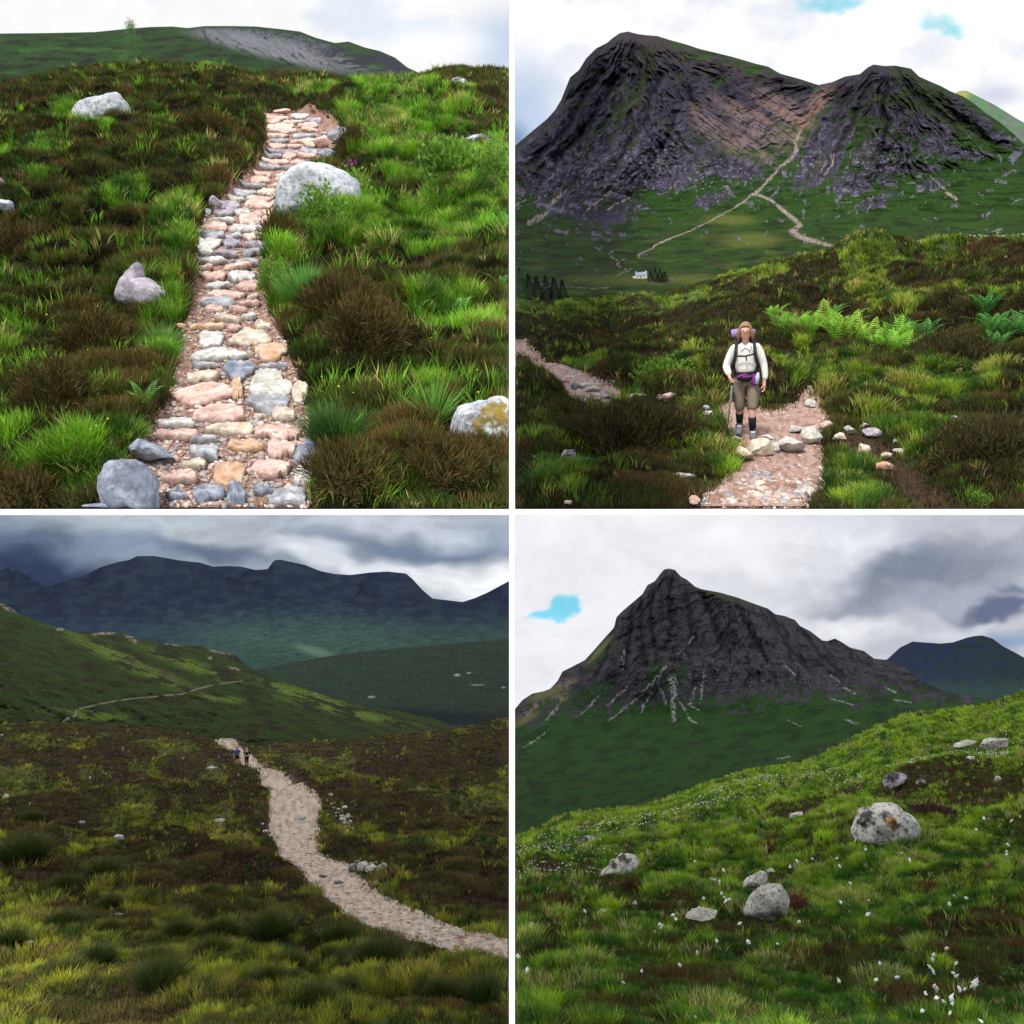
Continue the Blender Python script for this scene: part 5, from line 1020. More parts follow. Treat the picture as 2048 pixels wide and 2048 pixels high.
# ---------------------------------------------------------------- lower right
BM = (.02, .015, .012); OM = (.30, .15, .02)
rock(S_lr, 1775, 1655, 136, 88, 'pale', 'largest pale boulder with black and orange lichen on the grassy slope', 'boulder', name='boulder', sub=4, outline=[(1708, 1682), (1712, 1653), (1721, 1634), (1733, 1623), (1752, 1621), (1757, 1610), (1770, 1608), (1785, 1612), (1803, 1618), (1807, 1627), (1822, 1630), (1835, 1640), (1845, 1666), (1830, 1684), (1798, 1698), (1764, 1692), (1732, 1690)],
     moss=[(1733, 1636, 16, BM), (1727, 1650, 11, BM), (1783, 1640, 13, OM), (1788, 1652, 11, (.08, .03, .01)), (1758, 1664, 6, BM), (1770, 1630, 8, BM)], spots=.45, chop=7, foot=1692)
rock(S_lr, 1530, 1805, 88, 68, 'pale', 'rounded speckled white boulder beside a purple heather clump', 'boulder', name='boulder', sub=4, outline=[(1484, 1832), (1487, 1817), (1498, 1800), (1514, 1785), (1536, 1775), (1562, 1771), (1574, 1782), (1580, 1800), (1574, 1824), (1550, 1838), (1498, 1840)], spots=.5, foot=1828, chop=8)
rock(S_lr, 1240, 1735, 84, 50, 'pale', 'slanting pale boulder with black lichen streaks, left of centre', 'boulder', name='boulder', sub=4, outline=[(1198, 1760), (1214, 1740), (1232, 1720), (1255, 1709), (1273, 1711), (1282, 1723), (1266, 1742), (1235, 1752), (1210, 1762)], moss=[(1246, 1717, 9, BM), (1256, 1723, 7, BM), (1229, 1730, 8, BM)], foot=1750)
for cx, cy, w, h, rt, kd, lb in [(1404, 1831, 70, 24, 17, 'pale', 'long low greenish boulder left of the speckled white one'), (1512, 1764, 58, 26, 32, 'pale', 'tilted narrow boulder just above the speckled white one'), (1512, 1678, 54, 16, 22, 'pale', 'slanting pale slab in the middle of the slope'), (1170, 1680, 48, 18, 10, 'pale', 'pale rock with a black top near the left side'),
    (1130, 1697, 22, 12, 20, 'dark', 'small dark rock below left of the black-topped rock'), (1596, 1631, 40, 14, 5, 'pale', 'pair-like flat grey rock left of the largest boulder'), (1231, 1953, 30, 11, 15, 'white', 'bright white rock in a dark hollow near the bottom'), (1129, 1983, 14, 16, 0, 'pale', 'small pale rock near the bottom left of the slope'), (1196, 1827, 36, 8, 25, 'pale', 'thin pale slab in the grass, left side'),
    (1272, 1808, 26, 9, 22, 'pale', 'small slab half buried in green grass'), (1792, 1561, 52, 28, 22, 'purple', 'rock with a dark mossy top above the largest boulder'), (1844, 1565, 24, 9, 15, 'pale', 'small tilted pale rock right of the dark-topped one'), (1996, 1558, 18, 9, 0, 'white', 'small white rock near the right edge of the slope'), (1942, 1523, 50, 14, 8, 'pale', 'flat pale rock among white flowers on the upper slope'),
    (1985, 1489, 74, 18, 8, 'pale', 'long grey outcrop high on the right of the slope'), (1932, 1487, 54, 8, 12, 'pale', 'thin grey outcrop left of the long one'), (1540, 1742, 24, 10, 10, 'pale', 'pale stone behind the tilted narrow boulder'), (1640, 1603, 12, 8, 0, 'pale', 'tiny round rock in the brown heather of the slope')]:
    m = [(cx-w*.15, cy-h*.3, w*.28, BM)] if ('dark' in lb or 'black' in lb) else None
    rock(S_lr, cx, cy, w, h*1.2, kd, lb, 'rock', name='rock', sub=4, rot=rt, moss=m, spots=.5, chop=10, box=.15)
# gravel lying loose on the paths: too many to count
def gravel(sh, n, poly_or_fn, y0, y1, x0, x1, smin, smax, cols, label, seedd=1, expo=0.):
    r = np.random.default_rng(seedd); px = []; py = []
    while sum(map(len, px)) < n:
        x = r.uniform(x0, x1, n*3); y = r.uniform(y0, y1, n*3); m = poly_or_fn(x, y) > r.random(n*3)*.8+.2
        px.append(x[m]); py.append(y[m])
    px = np.concatenate(px)[:n]; py = np.concatenate(py)[:n]
    base = sh.pt(px, py)+sh.bay.U*.012; v, f = ICO[1]; D = base[:, 1]
    s = (r.uniform(0, 1, n)**2.5*(smax-smin)+smin)
    sc = np.stack([r.uniform(.8, 1.3, n), r.uniform(.7, 1.1, n), r.uniform(.45, .8, n)], -1)
    jit = r.uniform(.8, 1.2, (n, len(v), 1)); az = r.uniform(0, 6.28, n)
    p = v[None]*jit*sc[:, None]*s[:, None, None]
    ca, sa = np.cos(az)[:, None], np.sin(az)[:, None]
    q = (p[..., 0]*ca-p[..., 1]*sa)[..., None]*sh.bay.r+(p[..., 0]*sa+p[..., 1]*ca)[..., None]*sh.bay.e+p[..., 2:]*sh.bay.U
    V = base[:, None]+q; col = np.array(cols)[r.integers(0, len(cols), n)]*r.uniform(.7, 1.15, (n, 1))
    ok = sh.bay.inside(V).all(1); V = V[ok]; col = col[ok]; m = len(V)
    F = (f[None]+np.arange(m)[:, None, None]*len(v)).reshape(-1, 3)
    return tag(mesh('gravel', V.reshape(-1, 3), [F], M_stone, np.repeat(col, len(v), 0)), kind='stuff', label=label)
GC = [C(.50, .34, .28), C(.42, .26, .20), C(.56, .46, .38), C(.34, .32, .33), C(.55, .50, .46), C(.30, .18, .13)]
gravel(S_ul, 5200, lambda x, y: ul_path(x, y, 14), 560, 1018, 190, 640, .004, .017, GC, 'loose pink gravel between the path stones', 3)
gravel(S_ul, 700, lambda x, y: ul_path(x, y, 10), 228, 560, 370, 700, .008, .02, GC, 'small stones in the dirt of the upper stone path', 4)
gravel(S_ur, 2600, lambda x, y: softpoly(x, y, UR_P2, 4), 800, 1018, 1380, 1660, .012, .042, GC, 'loose pink and grey gravel on the hiker\'s path', 5)
gravel(S_ur, 420, lambda x, y: softpoly(x, y, UR_P2, 4)*sstep(930, 990, y), 930, 1018, 1380, 1660, .04, .085, GC, 'fist-sized pebbles at the near end of the hiker\'s path', 9)
gravel(S_ur, 1100, lambda x, y: softpoly(x, y, UR_P1, 3), 690, 805, 1030, 1250, .02, .06, GC, 'loose gravel on the far stretch of the hiker\'s path', 6)
gravel(S_ll, 5200, lambda x, y: ll_path(x, y), 1480, 2010, 420, 1180, .025, .10, [c*np.array([.95, 1.02, 1.0])*.85 for c in GC], 'loose pink gravel on the winding path', 7)
gravel(S_ll, 120, lambda x, y: blobs(x, y, [(680, 1636, 34, 18, 35), (702, 1655, 26, 12, 20), (745, 1740, 50, 14, 10), (530, 1655, 14, 12)], .3), 1600, 1780, 500, 800, .05, .14, [C(.5, .48, .42), C(.38, .37, .34)], 'rubble of small pale stones beside the winding path', 8)
# ================================================================== ferns, shrubs, tussocks, trees, cottongrass
def local(bay, o, p):           # local (right, away, up) metres -> world, around point o
    p = np.asarray(p, float); return np.asarray(o)+p[..., 0:1]*bay.r+p[..., 1:2]*bay.e+p[..., 2:3]*bay.U
def fern(sh, px, py, hpx, label, group=None, seed=0, nf=8, col=C(.10, .30, .035), spread=.9, only=None):
    r = np.random.default_rng(seed+int(px*3+py)); o = sh.pt(np.array(float(px)), np.array(float(py))); H = hpx*PX*float(o[1])
    Bs = []; Ls = []; Us = []; Cs = []; Ws = []; hs = []
    for i in range(nf):
        az = (2*np.pi*i/nf+r.uniform(-.3, .3)) if only is None else only[i]
        Lr = H*r.uniform(.8, 1.35); ca, sa = math.cos(az), math.sin(az); n = 15; spread_ = spread*r.uniform(.5, 1.2)
        t = np.linspace(.10, 1, n); rr = spread_*Lr*(t**1.25)*.75; zz = Lr*(t*1.05-.42*t**2.6)
        P3 = np.stack([rr*ca, rr*sa, zz], -1); d = np.gradient(P3, axis=0); d = unit(d)
        side = unit(np.cross(d, [0, 0, 1.])); wl = .25*Lr*r.uniform(.8, 1.1)*np.sin(np.pi*np.clip(t*.9+.1, 0, 1))**.8*(1.05-t*.75)
        for sg in (-1, 1):
            dirn = unit(side*sg+d*.45+np.array([0, 0, -.12])); Bs.append(P3); hs.append(dirn); Ls.append(wl); Ws.append(np.full(n, Lr*.034)); Us.append(d)
            Cs.append(col*r.uniform(.5, 1.25)*(.6+.7*t[:, None]))
        Bs.append(P3[:-1]); hs.append(d[:-1]); Ls.append(np.full(n-1, Lr/n*1.4)); Ws.append(np.full(n-1, Lr*.012)); Us.append(side[:-1]); Cs.append(np.tile(col*.7, (n-1, 1)))
    B = np.concatenate(Bs); h = np.concatenate(hs); L = np.concatenate(Ls); W = np.maximum(np.concatenate(Ws), 0.8*PX*float(o[1])); Sd = np.concatenate(Us); Cc = np.concatenate(Cs)
    n = len(B); tip = B+h*L[:, None]; mid = B+h*(L*.45)[:, None]
    V = np.stack([B, mid+Sd*W[:, None]*.5, tip, mid-Sd*W[:, None]*.5], 1).reshape(-1, 3); V = local(sh.bay, o, V)
    F = np.arange(n*4).reshape(-1, 4); ok = sh.bay.inside(V).reshape(n, 4).all(1)
    V = V.reshape(n, 4, 3)[ok].reshape(-1, 3); Cc = Cc[ok]; F = np.arange(len(V)).reshape(-1, 4)
    ob = mesh('fern', V, [F], M_grass, np.repeat(Cc, 4, 0), loc=tuple(o)); return tag(ob, label=label, cat='fern', group=group)
def clump(name, sh, px, py, wpx, hpx, label, cat, cols, n=900, leafw=.09, leafl=.30, kind='grass', group=None, lean=(0, 0), seed=0, mat=None, flowers=None):
    """a single plant: rush tussock (blades from one foot) or dwarf shrub (leaves through a dome)"""
    r = np.random.default_rng(seed+int(px*5+py*3)); o = sh.pt(np.array(float(px)), np.array(float(py))); D = float(o[1])
    R = wpx/2*PX*D; H = hpx*PX*D
    if kind == 'grass':
        az = r.uniform(0, 2*np.pi, n); rad = r.random(n)**.6
        base = np.stack([np.cos(az)*rad*R*.45, np.sin(az)*rad*R*.45, np.zeros(n)-.02*H], -1)
        out = np.stack([np.cos(az)*rad*.75+lean[0], np.sin(az)*rad*.75+lean[1], np.ones(n)], -1)+r.normal(0, .10, (n, 3)); up = unit(out)
        L = H*r.uniform(.6, 1.12, n)*(1.05-.25*rad); hd = unit(np.stack([np.cos(az), np.sin(az), -.2*np.ones(n)], -1)); sa = r.uniform(0, np.pi, n)
        side = np.stack([np.cos(sa), np.sin(sa), 0*sa], -1); w = np.full(n, max(leafw*R*.3, 1.2*PX*D)); k = r.random((n, 1))
        col = cols[0]+(cols[1]-cols[0])*k; tip = cols[2] if len(cols) > 2 else cols[1]*1.3
        V, F, Cc = blades(base, up, hd, side, L, w, rad*.35, col, col*.5+tip*.5)
        Vw = local(sh.bay, o, V); ok = sh.bay.inside(Vw).reshape(n, 5).all(1); m = ok.sum()
        Vw = Vw.reshape(n, 5, 3)[ok].reshape(-1, 3); Cc = Cc.reshape(n, 5, 3)[ok].reshape(-1, 3); i = np.arange(m)*5; F = [np.stack([i, i+1, i+2, i+3], -1), np.stack([i+3, i+2, i+4], -1)]
    else:
        d = unit(r.normal(size=(n, 3))); d[:, 2] = np.abs(d[:, 2]); q = (r.random(n)**.4)[:, None]
        base = d*q*np.array([R, R, H*.9])*(1+.22*np.sin(d[:, :1]*9+d[:, 1:2]*7+seed)); up = unit(d*.7+np.array([0, 0, .6])+r.normal(0, .4, (n, 3)))
        L = (leafl*R*r.uniform(.6, 1.3, n))[:, None]; w = np.maximum(leafw*R*r.uniform(.7, 1.3, n), 1.3*PX*D)[:, None]
        side = unit(np.cross(up, r.normal(size=(n, 3)))); mid = base+up*L*.5
        V = np.stack([base, mid+side*w*.5, base+up*L, mid-side*w*.5], 1).reshape(-1, 3); k = (r.random((n, 1))*.6+.4*q*(.4+.6*d[:, 2:3]))
        col = cols[0]+(cols[1]-cols[0])*k; Cc = np.repeat(col, 4, 0)
        if flowers is not None: fm = np.repeat((r.random(n) < flowers[1])&(q[:, 0] > .8), 4); Cc[fm] = flowers[0]
        Vw = local(sh.bay, o, V); ok = sh.bay.inside(Vw).reshape(n, 4).all(1); Vw = Vw.reshape(n, 4, 3)[ok].reshape(-1, 3); Cc = Cc.reshape(n, 4, 3)[ok].reshape(-1, 3); F = [np.arange(len(Vw)).reshape(-1, 4)]
    return tag(mesh(name, Vw, F, mat or M_grass, Cc, loc=tuple(o)), label=label, cat=cat, group=group)
# upper left
fern(S_ul, 292, 842, 62, 'bright green fern at the left edge of the stone path beside the pale wedge slab', nf=8, seed=1, col=C(.12, .34, .04))
fern(S_ul, 1000, 510, 60, 'bright fern cut by the right edge in the grass, the upper one', nf=8, seed=2, col=C(.14, .38, .05))
fern(S_ul, 1002, 600, 60, 'fern at the right edge below the bright one', nf=7, seed=3, col=C(.10, .28, .05))
fern(S_ul, 912, 640, 90, 'tall fern frond curling over among brown heather on the right', nf=3, seed=4, only=[.3, 1.2, 5.6], spread=.4, col=C(.11, .28, .05))
fern(S_ul, 825, 650, 50, 'small fern with two pale hooked fronds in the heather on the right', nf=2, seed=5, only=[.2, 2.9], spread=.6, col=C(.16, .28, .08))
for px, py, w, h, lb in [(640, 487, 90, 62, 'bright round-leaved bilberry shrub right of the path below the big boulder'), (700, 420, 80, 50, 'bilberry shrub growing over the big boulder'), (575, 452, 60, 40, 'small bilberry shrub at the foot of the big boulder beside the path'), (548, 590, 60, 50, 'leafy bilberry shrub on the path edge above the grass tuft'), (900, 370, 120, 50, 'wide bilberry shrub in the grass on the right'), (990, 380, 60, 50, 'bilberry shrub at the right edge below the mossy boulder')]:
    clump('bilberry_shrub', S_ul, px, py, w*1.15, h*1.45, lb, 'shrub', (C(.05, .13, .016), C(.20, .38, .045)), n=1700, leafw=.11, leafl=.18, kind='dome', seed=int(px))
for px, py, w, h, lb in [(705, 322, 62, 42, 'round heather clump right of the flat pale blue slab'), (560, 530, 90, 60, 'dark heather bush on the path edge below the bilberry'), (730, 720, 160, 84, 'biggest rust-tipped heather bush on the right of the path'), (690, 640, 160, 60, 'olive heather bush above the biggest rust-tipped one'), (120, 840, 150, 110, 'rust-brown heather bush on the left of the path'), (660, 440, 100, 50, 'brown-topped heather bush leaning on the big boulder'), (60, 520, 140, 70, 'dark heather bush at the left edge level with the pointed boulder'), (200, 700, 150, 70, 'olive heather bush below the pointed boulder'), (420, 300, 110, 46, 'dark heather bush pressed against the left side of the upper path'), (700, 985, 170, 70, 'dark heather bush at the bottom, right of the lowest path stones'), (890, 960, 170, 64, 'heather bush at the bottom below the mossy boulder'), (60, 1000, 130, 60, 'rusty heather bush in the bottom left corner')]:
    clump('heather_bush', S_ul, px, py, w, h, lb, 'shrub', (C(.028, .026, .010), C(.10, .085, .022)), n=int(w*32), leafw=.028, leafl=.30, kind='dome', seed=int(px), mat=M_heath, flowers=(C(.15, .07, .03), .15))
for px, py, n_, lb in [(705, 350, 90, 'magenta bell heather flowers behind the big boulder'), (485, 262, 40, 'magenta flowers in the heather left of the path top'), (412, 305, 36, 'pink flowers in the heather below the lone boulder, right side'), (385, 293, 20, 'small spot of pink flowers in the heather nearest the lone boulder'), (42, 380, 50, 'dark pink flowers beside the rocks on the left edge'), (765, 245, 24, 'purple flowers in the grass right of the path top')]:
    clump('bell_heather', S_ul, px, py, 34, 20, lb, 'flower', (C(.20, .02, .14), C(.50, .08, .36)), n=n_, leafw=.20, leafl=.20, kind='dome', seed=int(px))
clump('grass_tussock', S_ul, 668, 900, 170, 84, 'large dark green grass tussock at the foot of the path, right side', 'grass tussock', (C(.015, .05, .012), C(.06, .14, .025)), n=1300, leafw=.02, lean=(-.2, 0))
clump('grass_tussock', S_ul, 610, 620, 120, 90, 'bright green grass tuft on the right edge in the middle of the path', 'grass tussock', (C(.05, .16, .03), C(.16, .38, .06)), n=900, leafw=.02, lean=(.1, 0))
clump('grass_tussock', S_ul, 865, 880, 90, 120, 'tall light green grass blades left of the mossy boulder', 'grass tussock', (C(.07, .20, .03), C(.18, .40, .05)), n=160, leafw=.06)
clump('grass_tussock', S_ul, 322, 690, 90, 60, 'pale green grass tuft overhanging the left edge of the path', 'grass tussock', (C(.05, .14, .03), C(.16, .33, .06)), n=500, leafw=.02, lean=(.3, -.1))
clump('grass_tussock', S_ul, 262, 892, 130, 40, 'long light green grass falling over the blue-grey boulder', 'grass tussock', (C(.06, .15, .02), C(.20, .34, .04)), n=420, leafw=.02, lean=(.25, -.2))
# the sapling on the skyline
def tree(sh, px, py, hpx, wpx, label, kind, group=None, seed=0, nl=1400, cols=(C(.03, .08, .02), C(.09, .20, .05)), trunk=(.12, .10, .08)):
    r = np.random.default_rng(seed+int(px)); b = sh.bay; o = sh.pt(np.array(float(px)), np.array(float(py))); D = float(o[1]); H = hpx*PX*D; R = wpx/2*PX*D
    root = empty(kind, o, label=label, cat='tree', group=group)
    # trunk and limbs
    V = []; F = []; ends = []
    def limb(p0, p1, r0, r1, n=6):
        k = len(V); ax = unit(np.array(p1)-p0); s = unit(np.cross(ax, [.3, .9, .1])); t = np.cross(ax, s)
        for p, rr in ((p0, r0), (p1, r1)):
            for i in range(n): a = 2*np.pi*i/n; V.append(np.array(p)+rr*(math.cos(a)*s+math.sin(a)*t))
        for i in range(n): F.append((k+i, k+(i+1) % n, k+n+(i+1) % n, k+n+i))
    p = np.array([0, 0, -.05*H]); tr = H*.022
    segs = 7; pts = [p]
    for i in range(segs):
        q = p+np.array([r.normal(0, .015)*H, r.normal(0, .015)*H, H*1.0/segs]); limb(p, q, tr*(1-i/segs*.85), tr*(1-(i+1)/segs*.85)); p = q; pts.append(p)
    for i in range(14):
        j = r.integers(1, segs); a = r.uniform(0, 6.28); f = .35+.65*math.sin(math.pi*j/segs); q = pts[j]+np.array([math.cos(a)*R*.8*f, math.sin(a)*R*.8*f, H*r.uniform(.02, .12)]); limb(pts[j], q, tr*.35, tr*.1, 5); ends.append(q)
    mesh('trunk', local(b, o, np.array(V)), [np.array(F)], M_stone, np.tile(np.array(trunk), (len(V), 1)), loc=tuple(o)).parent = root
    tk = root.children[0] if root.children else None
    # crown
    if kind == 'pine_tree' or kind == 'spruce_tree':
        z = r.random(nl)**1.2; lay = np.floor(z*11)/11; rad = R*(1-z)*(.55+.45*(z*11 % 1))*r.random(nl)**.35; a = r.uniform(0, 6.28, nl)
        c = np.stack([np.cos(a)*rad, np.sin(a)*rad, H*(.08+.92*z)-rad*.25], -1); up = unit(np.stack([np.cos(a), np.sin(a), -.2+0*a], -1)+r.normal(0, .3, (nl, 3)))
    else:
        nb = 16; cz = r.uniform(.12, 1, nb); ca = r.uniform(0, 6.28, nb); cr = R*np.sin(np.pi*(cz*.75+.18))*r.uniform(.25, .8, nb); cc = np.stack([np.cos(ca)*cr, np.sin(ca)*cr, cz*H], -1)
        w = r.integers(0, nb, nl); c = cc[w]+r.normal(0, 1, (nl, 3))*np.array([R*.25, R*.25, H*.055]); up = unit(r.normal(size=(nl, 3)))
    L = np.maximum(.10*R*r.uniform(.7, 1.4, nl), 1.6*PX*D)[:, None]; side = unit(np.cross(up, r.normal(size=(nl, 3)))); wd = L*.45
    Vc = np.stack([c, c+up*L*.5+side*wd*.5, c+up*L, c+up*L*.5-side*wd*.5], 1).reshape(-1, 3); k = r.random((nl, 1)); col = cols[0]+(cols[1]-cols[0])*k
    W = local(b, o, Vc); ok = b.inside(W).reshape(nl, 4).all(1); W = W.reshape(nl, 4, 3)[ok].reshape(-1, 3); col = col[ok]
    cr_ = mesh('crown', W, [np.arange(len(W)).reshape(-1, 4)], M_grass, np.repeat(col, 4, 0), loc=tuple(o))
    for ch in (cr_, tk):
        if ch is not None: ch.parent = root; ch.matrix_parent_inverse = Matrix.Identity(4); ch.location = (0, 0, 0)
    return root
tree(S_ul, 268, 140, 80, 34, 'slender young rowan tree standing alone on the heather skyline', 'rowan_tree', nl=3200, cols=(C(.06, .16, .03), C(.13, .34, .06)), trunk=(.25, .27, .20))
# upper right: ferns, conifers, cottage
k = 0
FL = ['leftmost fern of the bright bank behind the hiker', 'second fern from the left of the bright bank', 'fern standing highest at the left of the bright bank', 'fern in the bright bank below the highest one', 'yellowish fern in the left half of the bright bank', 'fern with a dark hollow to its left in the bright bank', 'widest fern in the middle of the bright bank', 'fern right of the middle of the bright bank',
      'fern rising left of the rust patch in the bright bank', 'fern with long fronds arching right in the bright bank', 'low fern at the lower right end of the bright bank', 'lowest fern of the bright bank, nearest the grass', 'fern set apart to the right of the bright bank', 'blue-green fern under the heather overhang at the right', 'highest blue-green fern at the right', 'blue-green fern at the lower left of the right-hand group', 'lone small fern right above the hiker\'s head', 'small fern just right of the hiker\'s shoulder',
      'fern on the left of the dark hollow in the bright bank', 'small fern far up in the heather right of the hiker', 'fern cut by the right edge of the hiker picture', 'fern halfway between bright bank and right-hand group', 'fern in the gap at the back of the bright bank', 'fern in front of the right-hand group']
for i, (px, py, h, c) in enumerate([(1560, 690, 26, 0), (1590, 694, 34, 0), (1628, 672, 38, 0), (1622, 700, 38, 0), (1650, 692, 42, 1), (1672, 708, 46, 0), (1700, 694, 44, 1), (1740, 682, 40, 1), (1752, 690, 42, 0), (1785, 704, 44, 0), (1800, 722, 38, 0), (1782, 732, 34, 0), (1850, 676, 40, 2), (1985, 676, 46, 2), (1968, 636, 42, 2), (1995, 692, 34, 2), (1498, 618, 0, 0), (1545, 656, 24, 0), (1680, 700, 38, 1), (1668, 622, 18, 2), (2044, 676, 38, 2), (1808, 668, 36, 0), (1715, 680, 36, 1), (2012, 680, 36, 2)]):
    if h: fern(S_ur, px, py+4, h*1.6, FL[i], 'ferns on the bank behind the hiker', seed=i, nf=13, col=(C(.20, .46, .03), C(.32, .52, .04), C(.09, .30, .05))[c], spread=1.0)
fern(S_ur, 1416, 682, 26, 'bright little fern in the heather left of the hiker', nf=6, seed=40, col=C(.14, .36, .05))
fern(S_ur, 1152, 738, 20, 'small fern at the bend of the left path', nf=6, seed=41, col=C(.12, .30, .05))
fern(S_ur, 1275, 674, 18, 'tiny fern in the middle of the dark heather', nf=5, seed=42, col=C(.16, .34, .05))
for px, py, w, h, lb in [(1330, 778, 120, 40, 'wide bright bilberry shrub left of the hiker\'s knees'), (1180, 740, 60, 26, 'bilberry shrub above the left path'), (1575, 740, 60, 34, 'bilberry shrub right of the hiker\'s waist'), (1960, 1010, 46, 26, 'small bright green leafy plant at the bottom edge of the peat')]:
    clump('bilberry_shrub', S_ur, px, py, w, h, lb, 'shrub', (C(.05, .12, .014), C(.18, .32, .035)), n=800, leafw=.09, leafl=.14, kind='dome', seed=int(px))
for px, py, w, h, lb in [(1900, 735, 200, 70, 'big dark heather bush with grey dead twigs right of the fern bank'), (1240, 885, 260, 44, 'broad dark heather mass in front of the left path'), (1110, 850, 150, 30, 'dark heather bush below the left path'), (1350, 890, 130, 60, 'dark heather bush left of the hiker\'s pole'), (1980, 950, 220, 90, 'dark brown heather bush at the lower right of the hiker picture')]:
    clump('heather_bush', S_ur, px, py, w, h, lb, 'shrub', (C(.018, .015, .008), C(.070, .064, .020)), n=int(w*28), leafw=.02, leafl=.18, kind='dome', seed=int(px), mat=M_heath, flowers=(C(.10, .055, .025), .15))
for px, py, w, h, lb in [(1210, 880, 50, 60, 'upright rushes in front of the left path, the left clump'), (1252, 885, 46, 56, 'upright rushes in front of the left path, the right clump'), (1365, 870, 60, 60, 'green grass tussock in the heather left of the pole'), (1090, 970, 80, 60, 'grass tussock at the bottom left of the hiker picture')]:
    clump('rush_tussock', S_ur, px, py, w, h, lb, 'grass tussock', (C(.03, .07, .018), C(.08, .19, .04)), n=260, leafw=.03, seed=int(px))
S_urp = Sheet(UR, 1030, 2048, S_urm and [(700, 130), (600, 260), (500, 620), (430, 900)])
CT = (C(.006, .016, .007), C(.020, .045, .016))
for i, (px, py, h, w, lb) in enumerate([(1302, 562, 20, 16, 'leftmost conifer right behind the white cottage'), (1311, 561, 26, 18, 'second conifer beside the cottage'), (1321, 562, 24, 20, 'middle conifer of the group beside the cottage'), (1330, 563, 20, 16, 'fourth conifer beside the cottage, shorter'), (1316, 564, 16, 18, 'low front conifer of the group beside the cottage'), (1325, 565, 17, 18, 'low front conifer at the right of the cottage group')]):
    tree(S_urp, px, py, h, w*1.2, lb, 'pine_tree', 'conifers beside the white cottage', seed=i, nl=1300, cols=CT)
for i, (px, py, h, w, lb) in enumerate([(1034, 606, 46, 34, 'pale green birch at the very left edge below the conifers'), (1046, 600, 48, 26, 'tallest dark conifer at the left edge of the moor'), (1062, 604, 42, 30, 'dark conifer right of the tallest one'), (1078, 604, 40, 34, 'broad dark conifer in the middle of the left wood'), (1096, 602, 38, 30, 'dark conifer right of the broad one'), (1112, 601, 34, 30, 'fifth tree of the dark left wood'), (1128, 600, 26, 26, 'lowest tree at the right end of the dark left wood')]):
    tree(S_ur, px, py+12, h+24, w*1.5, lb, 'birch_tree' if i == 0 else 'spruce_tree', None if i == 0 else 'dark trees at the left edge of the moor', seed=20+i, nl=2600, cols=(C(.03, .07, .025), C(.06, .13, .05)) if i == 0 else CT)
# cottage
def box(cx, cy, cz, sx, sy, sz):
    v = np.array([(x, y, z) for x in (-1, 1) for y in (-1, 1) for z in (-1, 1)], float)*np.array([sx, sy, sz])/2+np.array([cx, cy, cz])
    return v, np.array([[0, 1, 3, 2], [4, 6, 7, 5], [0, 4, 5, 1], [2, 3, 7, 6], [0, 2, 6, 4], [1, 5, 7, 3]])
M_lime = flat_mat('whitewashed_wall', (.80, .80, .78), namp=.05, nscale=3); M_slate = flat_mat('slate_roof', (.28, .31, .37), namp=.2, nscale=6, rough=.6); M_dark = flat_mat('dark_window_pane', (.03, .035, .04), rough=.25, spec=.5)
def setp(o, root): o.parent = root; return o
def cottage():
    o = S_urp.pt(np.array(1283.), np.array(556.5)); D = float(o[1]); u = PX*D   # metres per px there
    root = empty('cottage', o, UR, label='small white cottage with grey slate roof on the plain below the mountain', cat='cottage')
    W, Dp, H, Rf = 22*u, 9*u, 7*u, 5*u
    v, f = box(0, 0, H/2, W, Dp, H); g = np.array([(-W/2, -Dp/2, H), (-W/2, Dp/2, H), (-W/2, 0, H+Rf), (W/2, -Dp/2, H), (W/2, Dp/2, H), (W/2, 0, H+Rf)])
    setp(mesh('wall', np.concatenate([v, g]), [f, np.array([[8, 9, 10], [12, 11, 13]])], M_lime), root)
    e = .7*u; rv = []
    for s in (-1, 1): rv += [(-W/2-e, s*(Dp/2+e), H-.4*u), (W/2+e, s*(Dp/2+e), H-.4*u), (W/2+e, 0, H+Rf+.3*u), (-W/2-e, 0, H+Rf+.3*u)]
    rf = setp(mesh('roof', np.array(rv), [np.array([[0, 1, 2, 3], [7, 6, 5, 4]])], M_slate), root); m = rf.modifiers.new('thickness', 'SOLIDIFY'); m.thickness = .4*u
    for s in (-1, 1):
        v, f = box(s*(W/2-1.2*u), 0, H+Rf+.6*u, 1.6*u, 1.6*u, 3*u); setp(mesh('chimney', v, [f], M_lime), rf)
    for x in (-6*u, 5*u): v, f = box(x, -Dp/2-.05*u, H*.55, 1.8*u, .3*u, 2.4*u); setp(mesh('window', v, [f], M_dark), root)
    v, f = box(-.4*u, -Dp/2-.05*u, H*.42, 1.9*u, .3*u, 5*u); setp(mesh('door', v, [f], M_dark), root)
    v, f = box(-W/2-3*u, 1*u, H*.3, 6*u, 6*u, H*.6); setp(mesh('lean_to', v, [f], M_lime), root)
cottage()
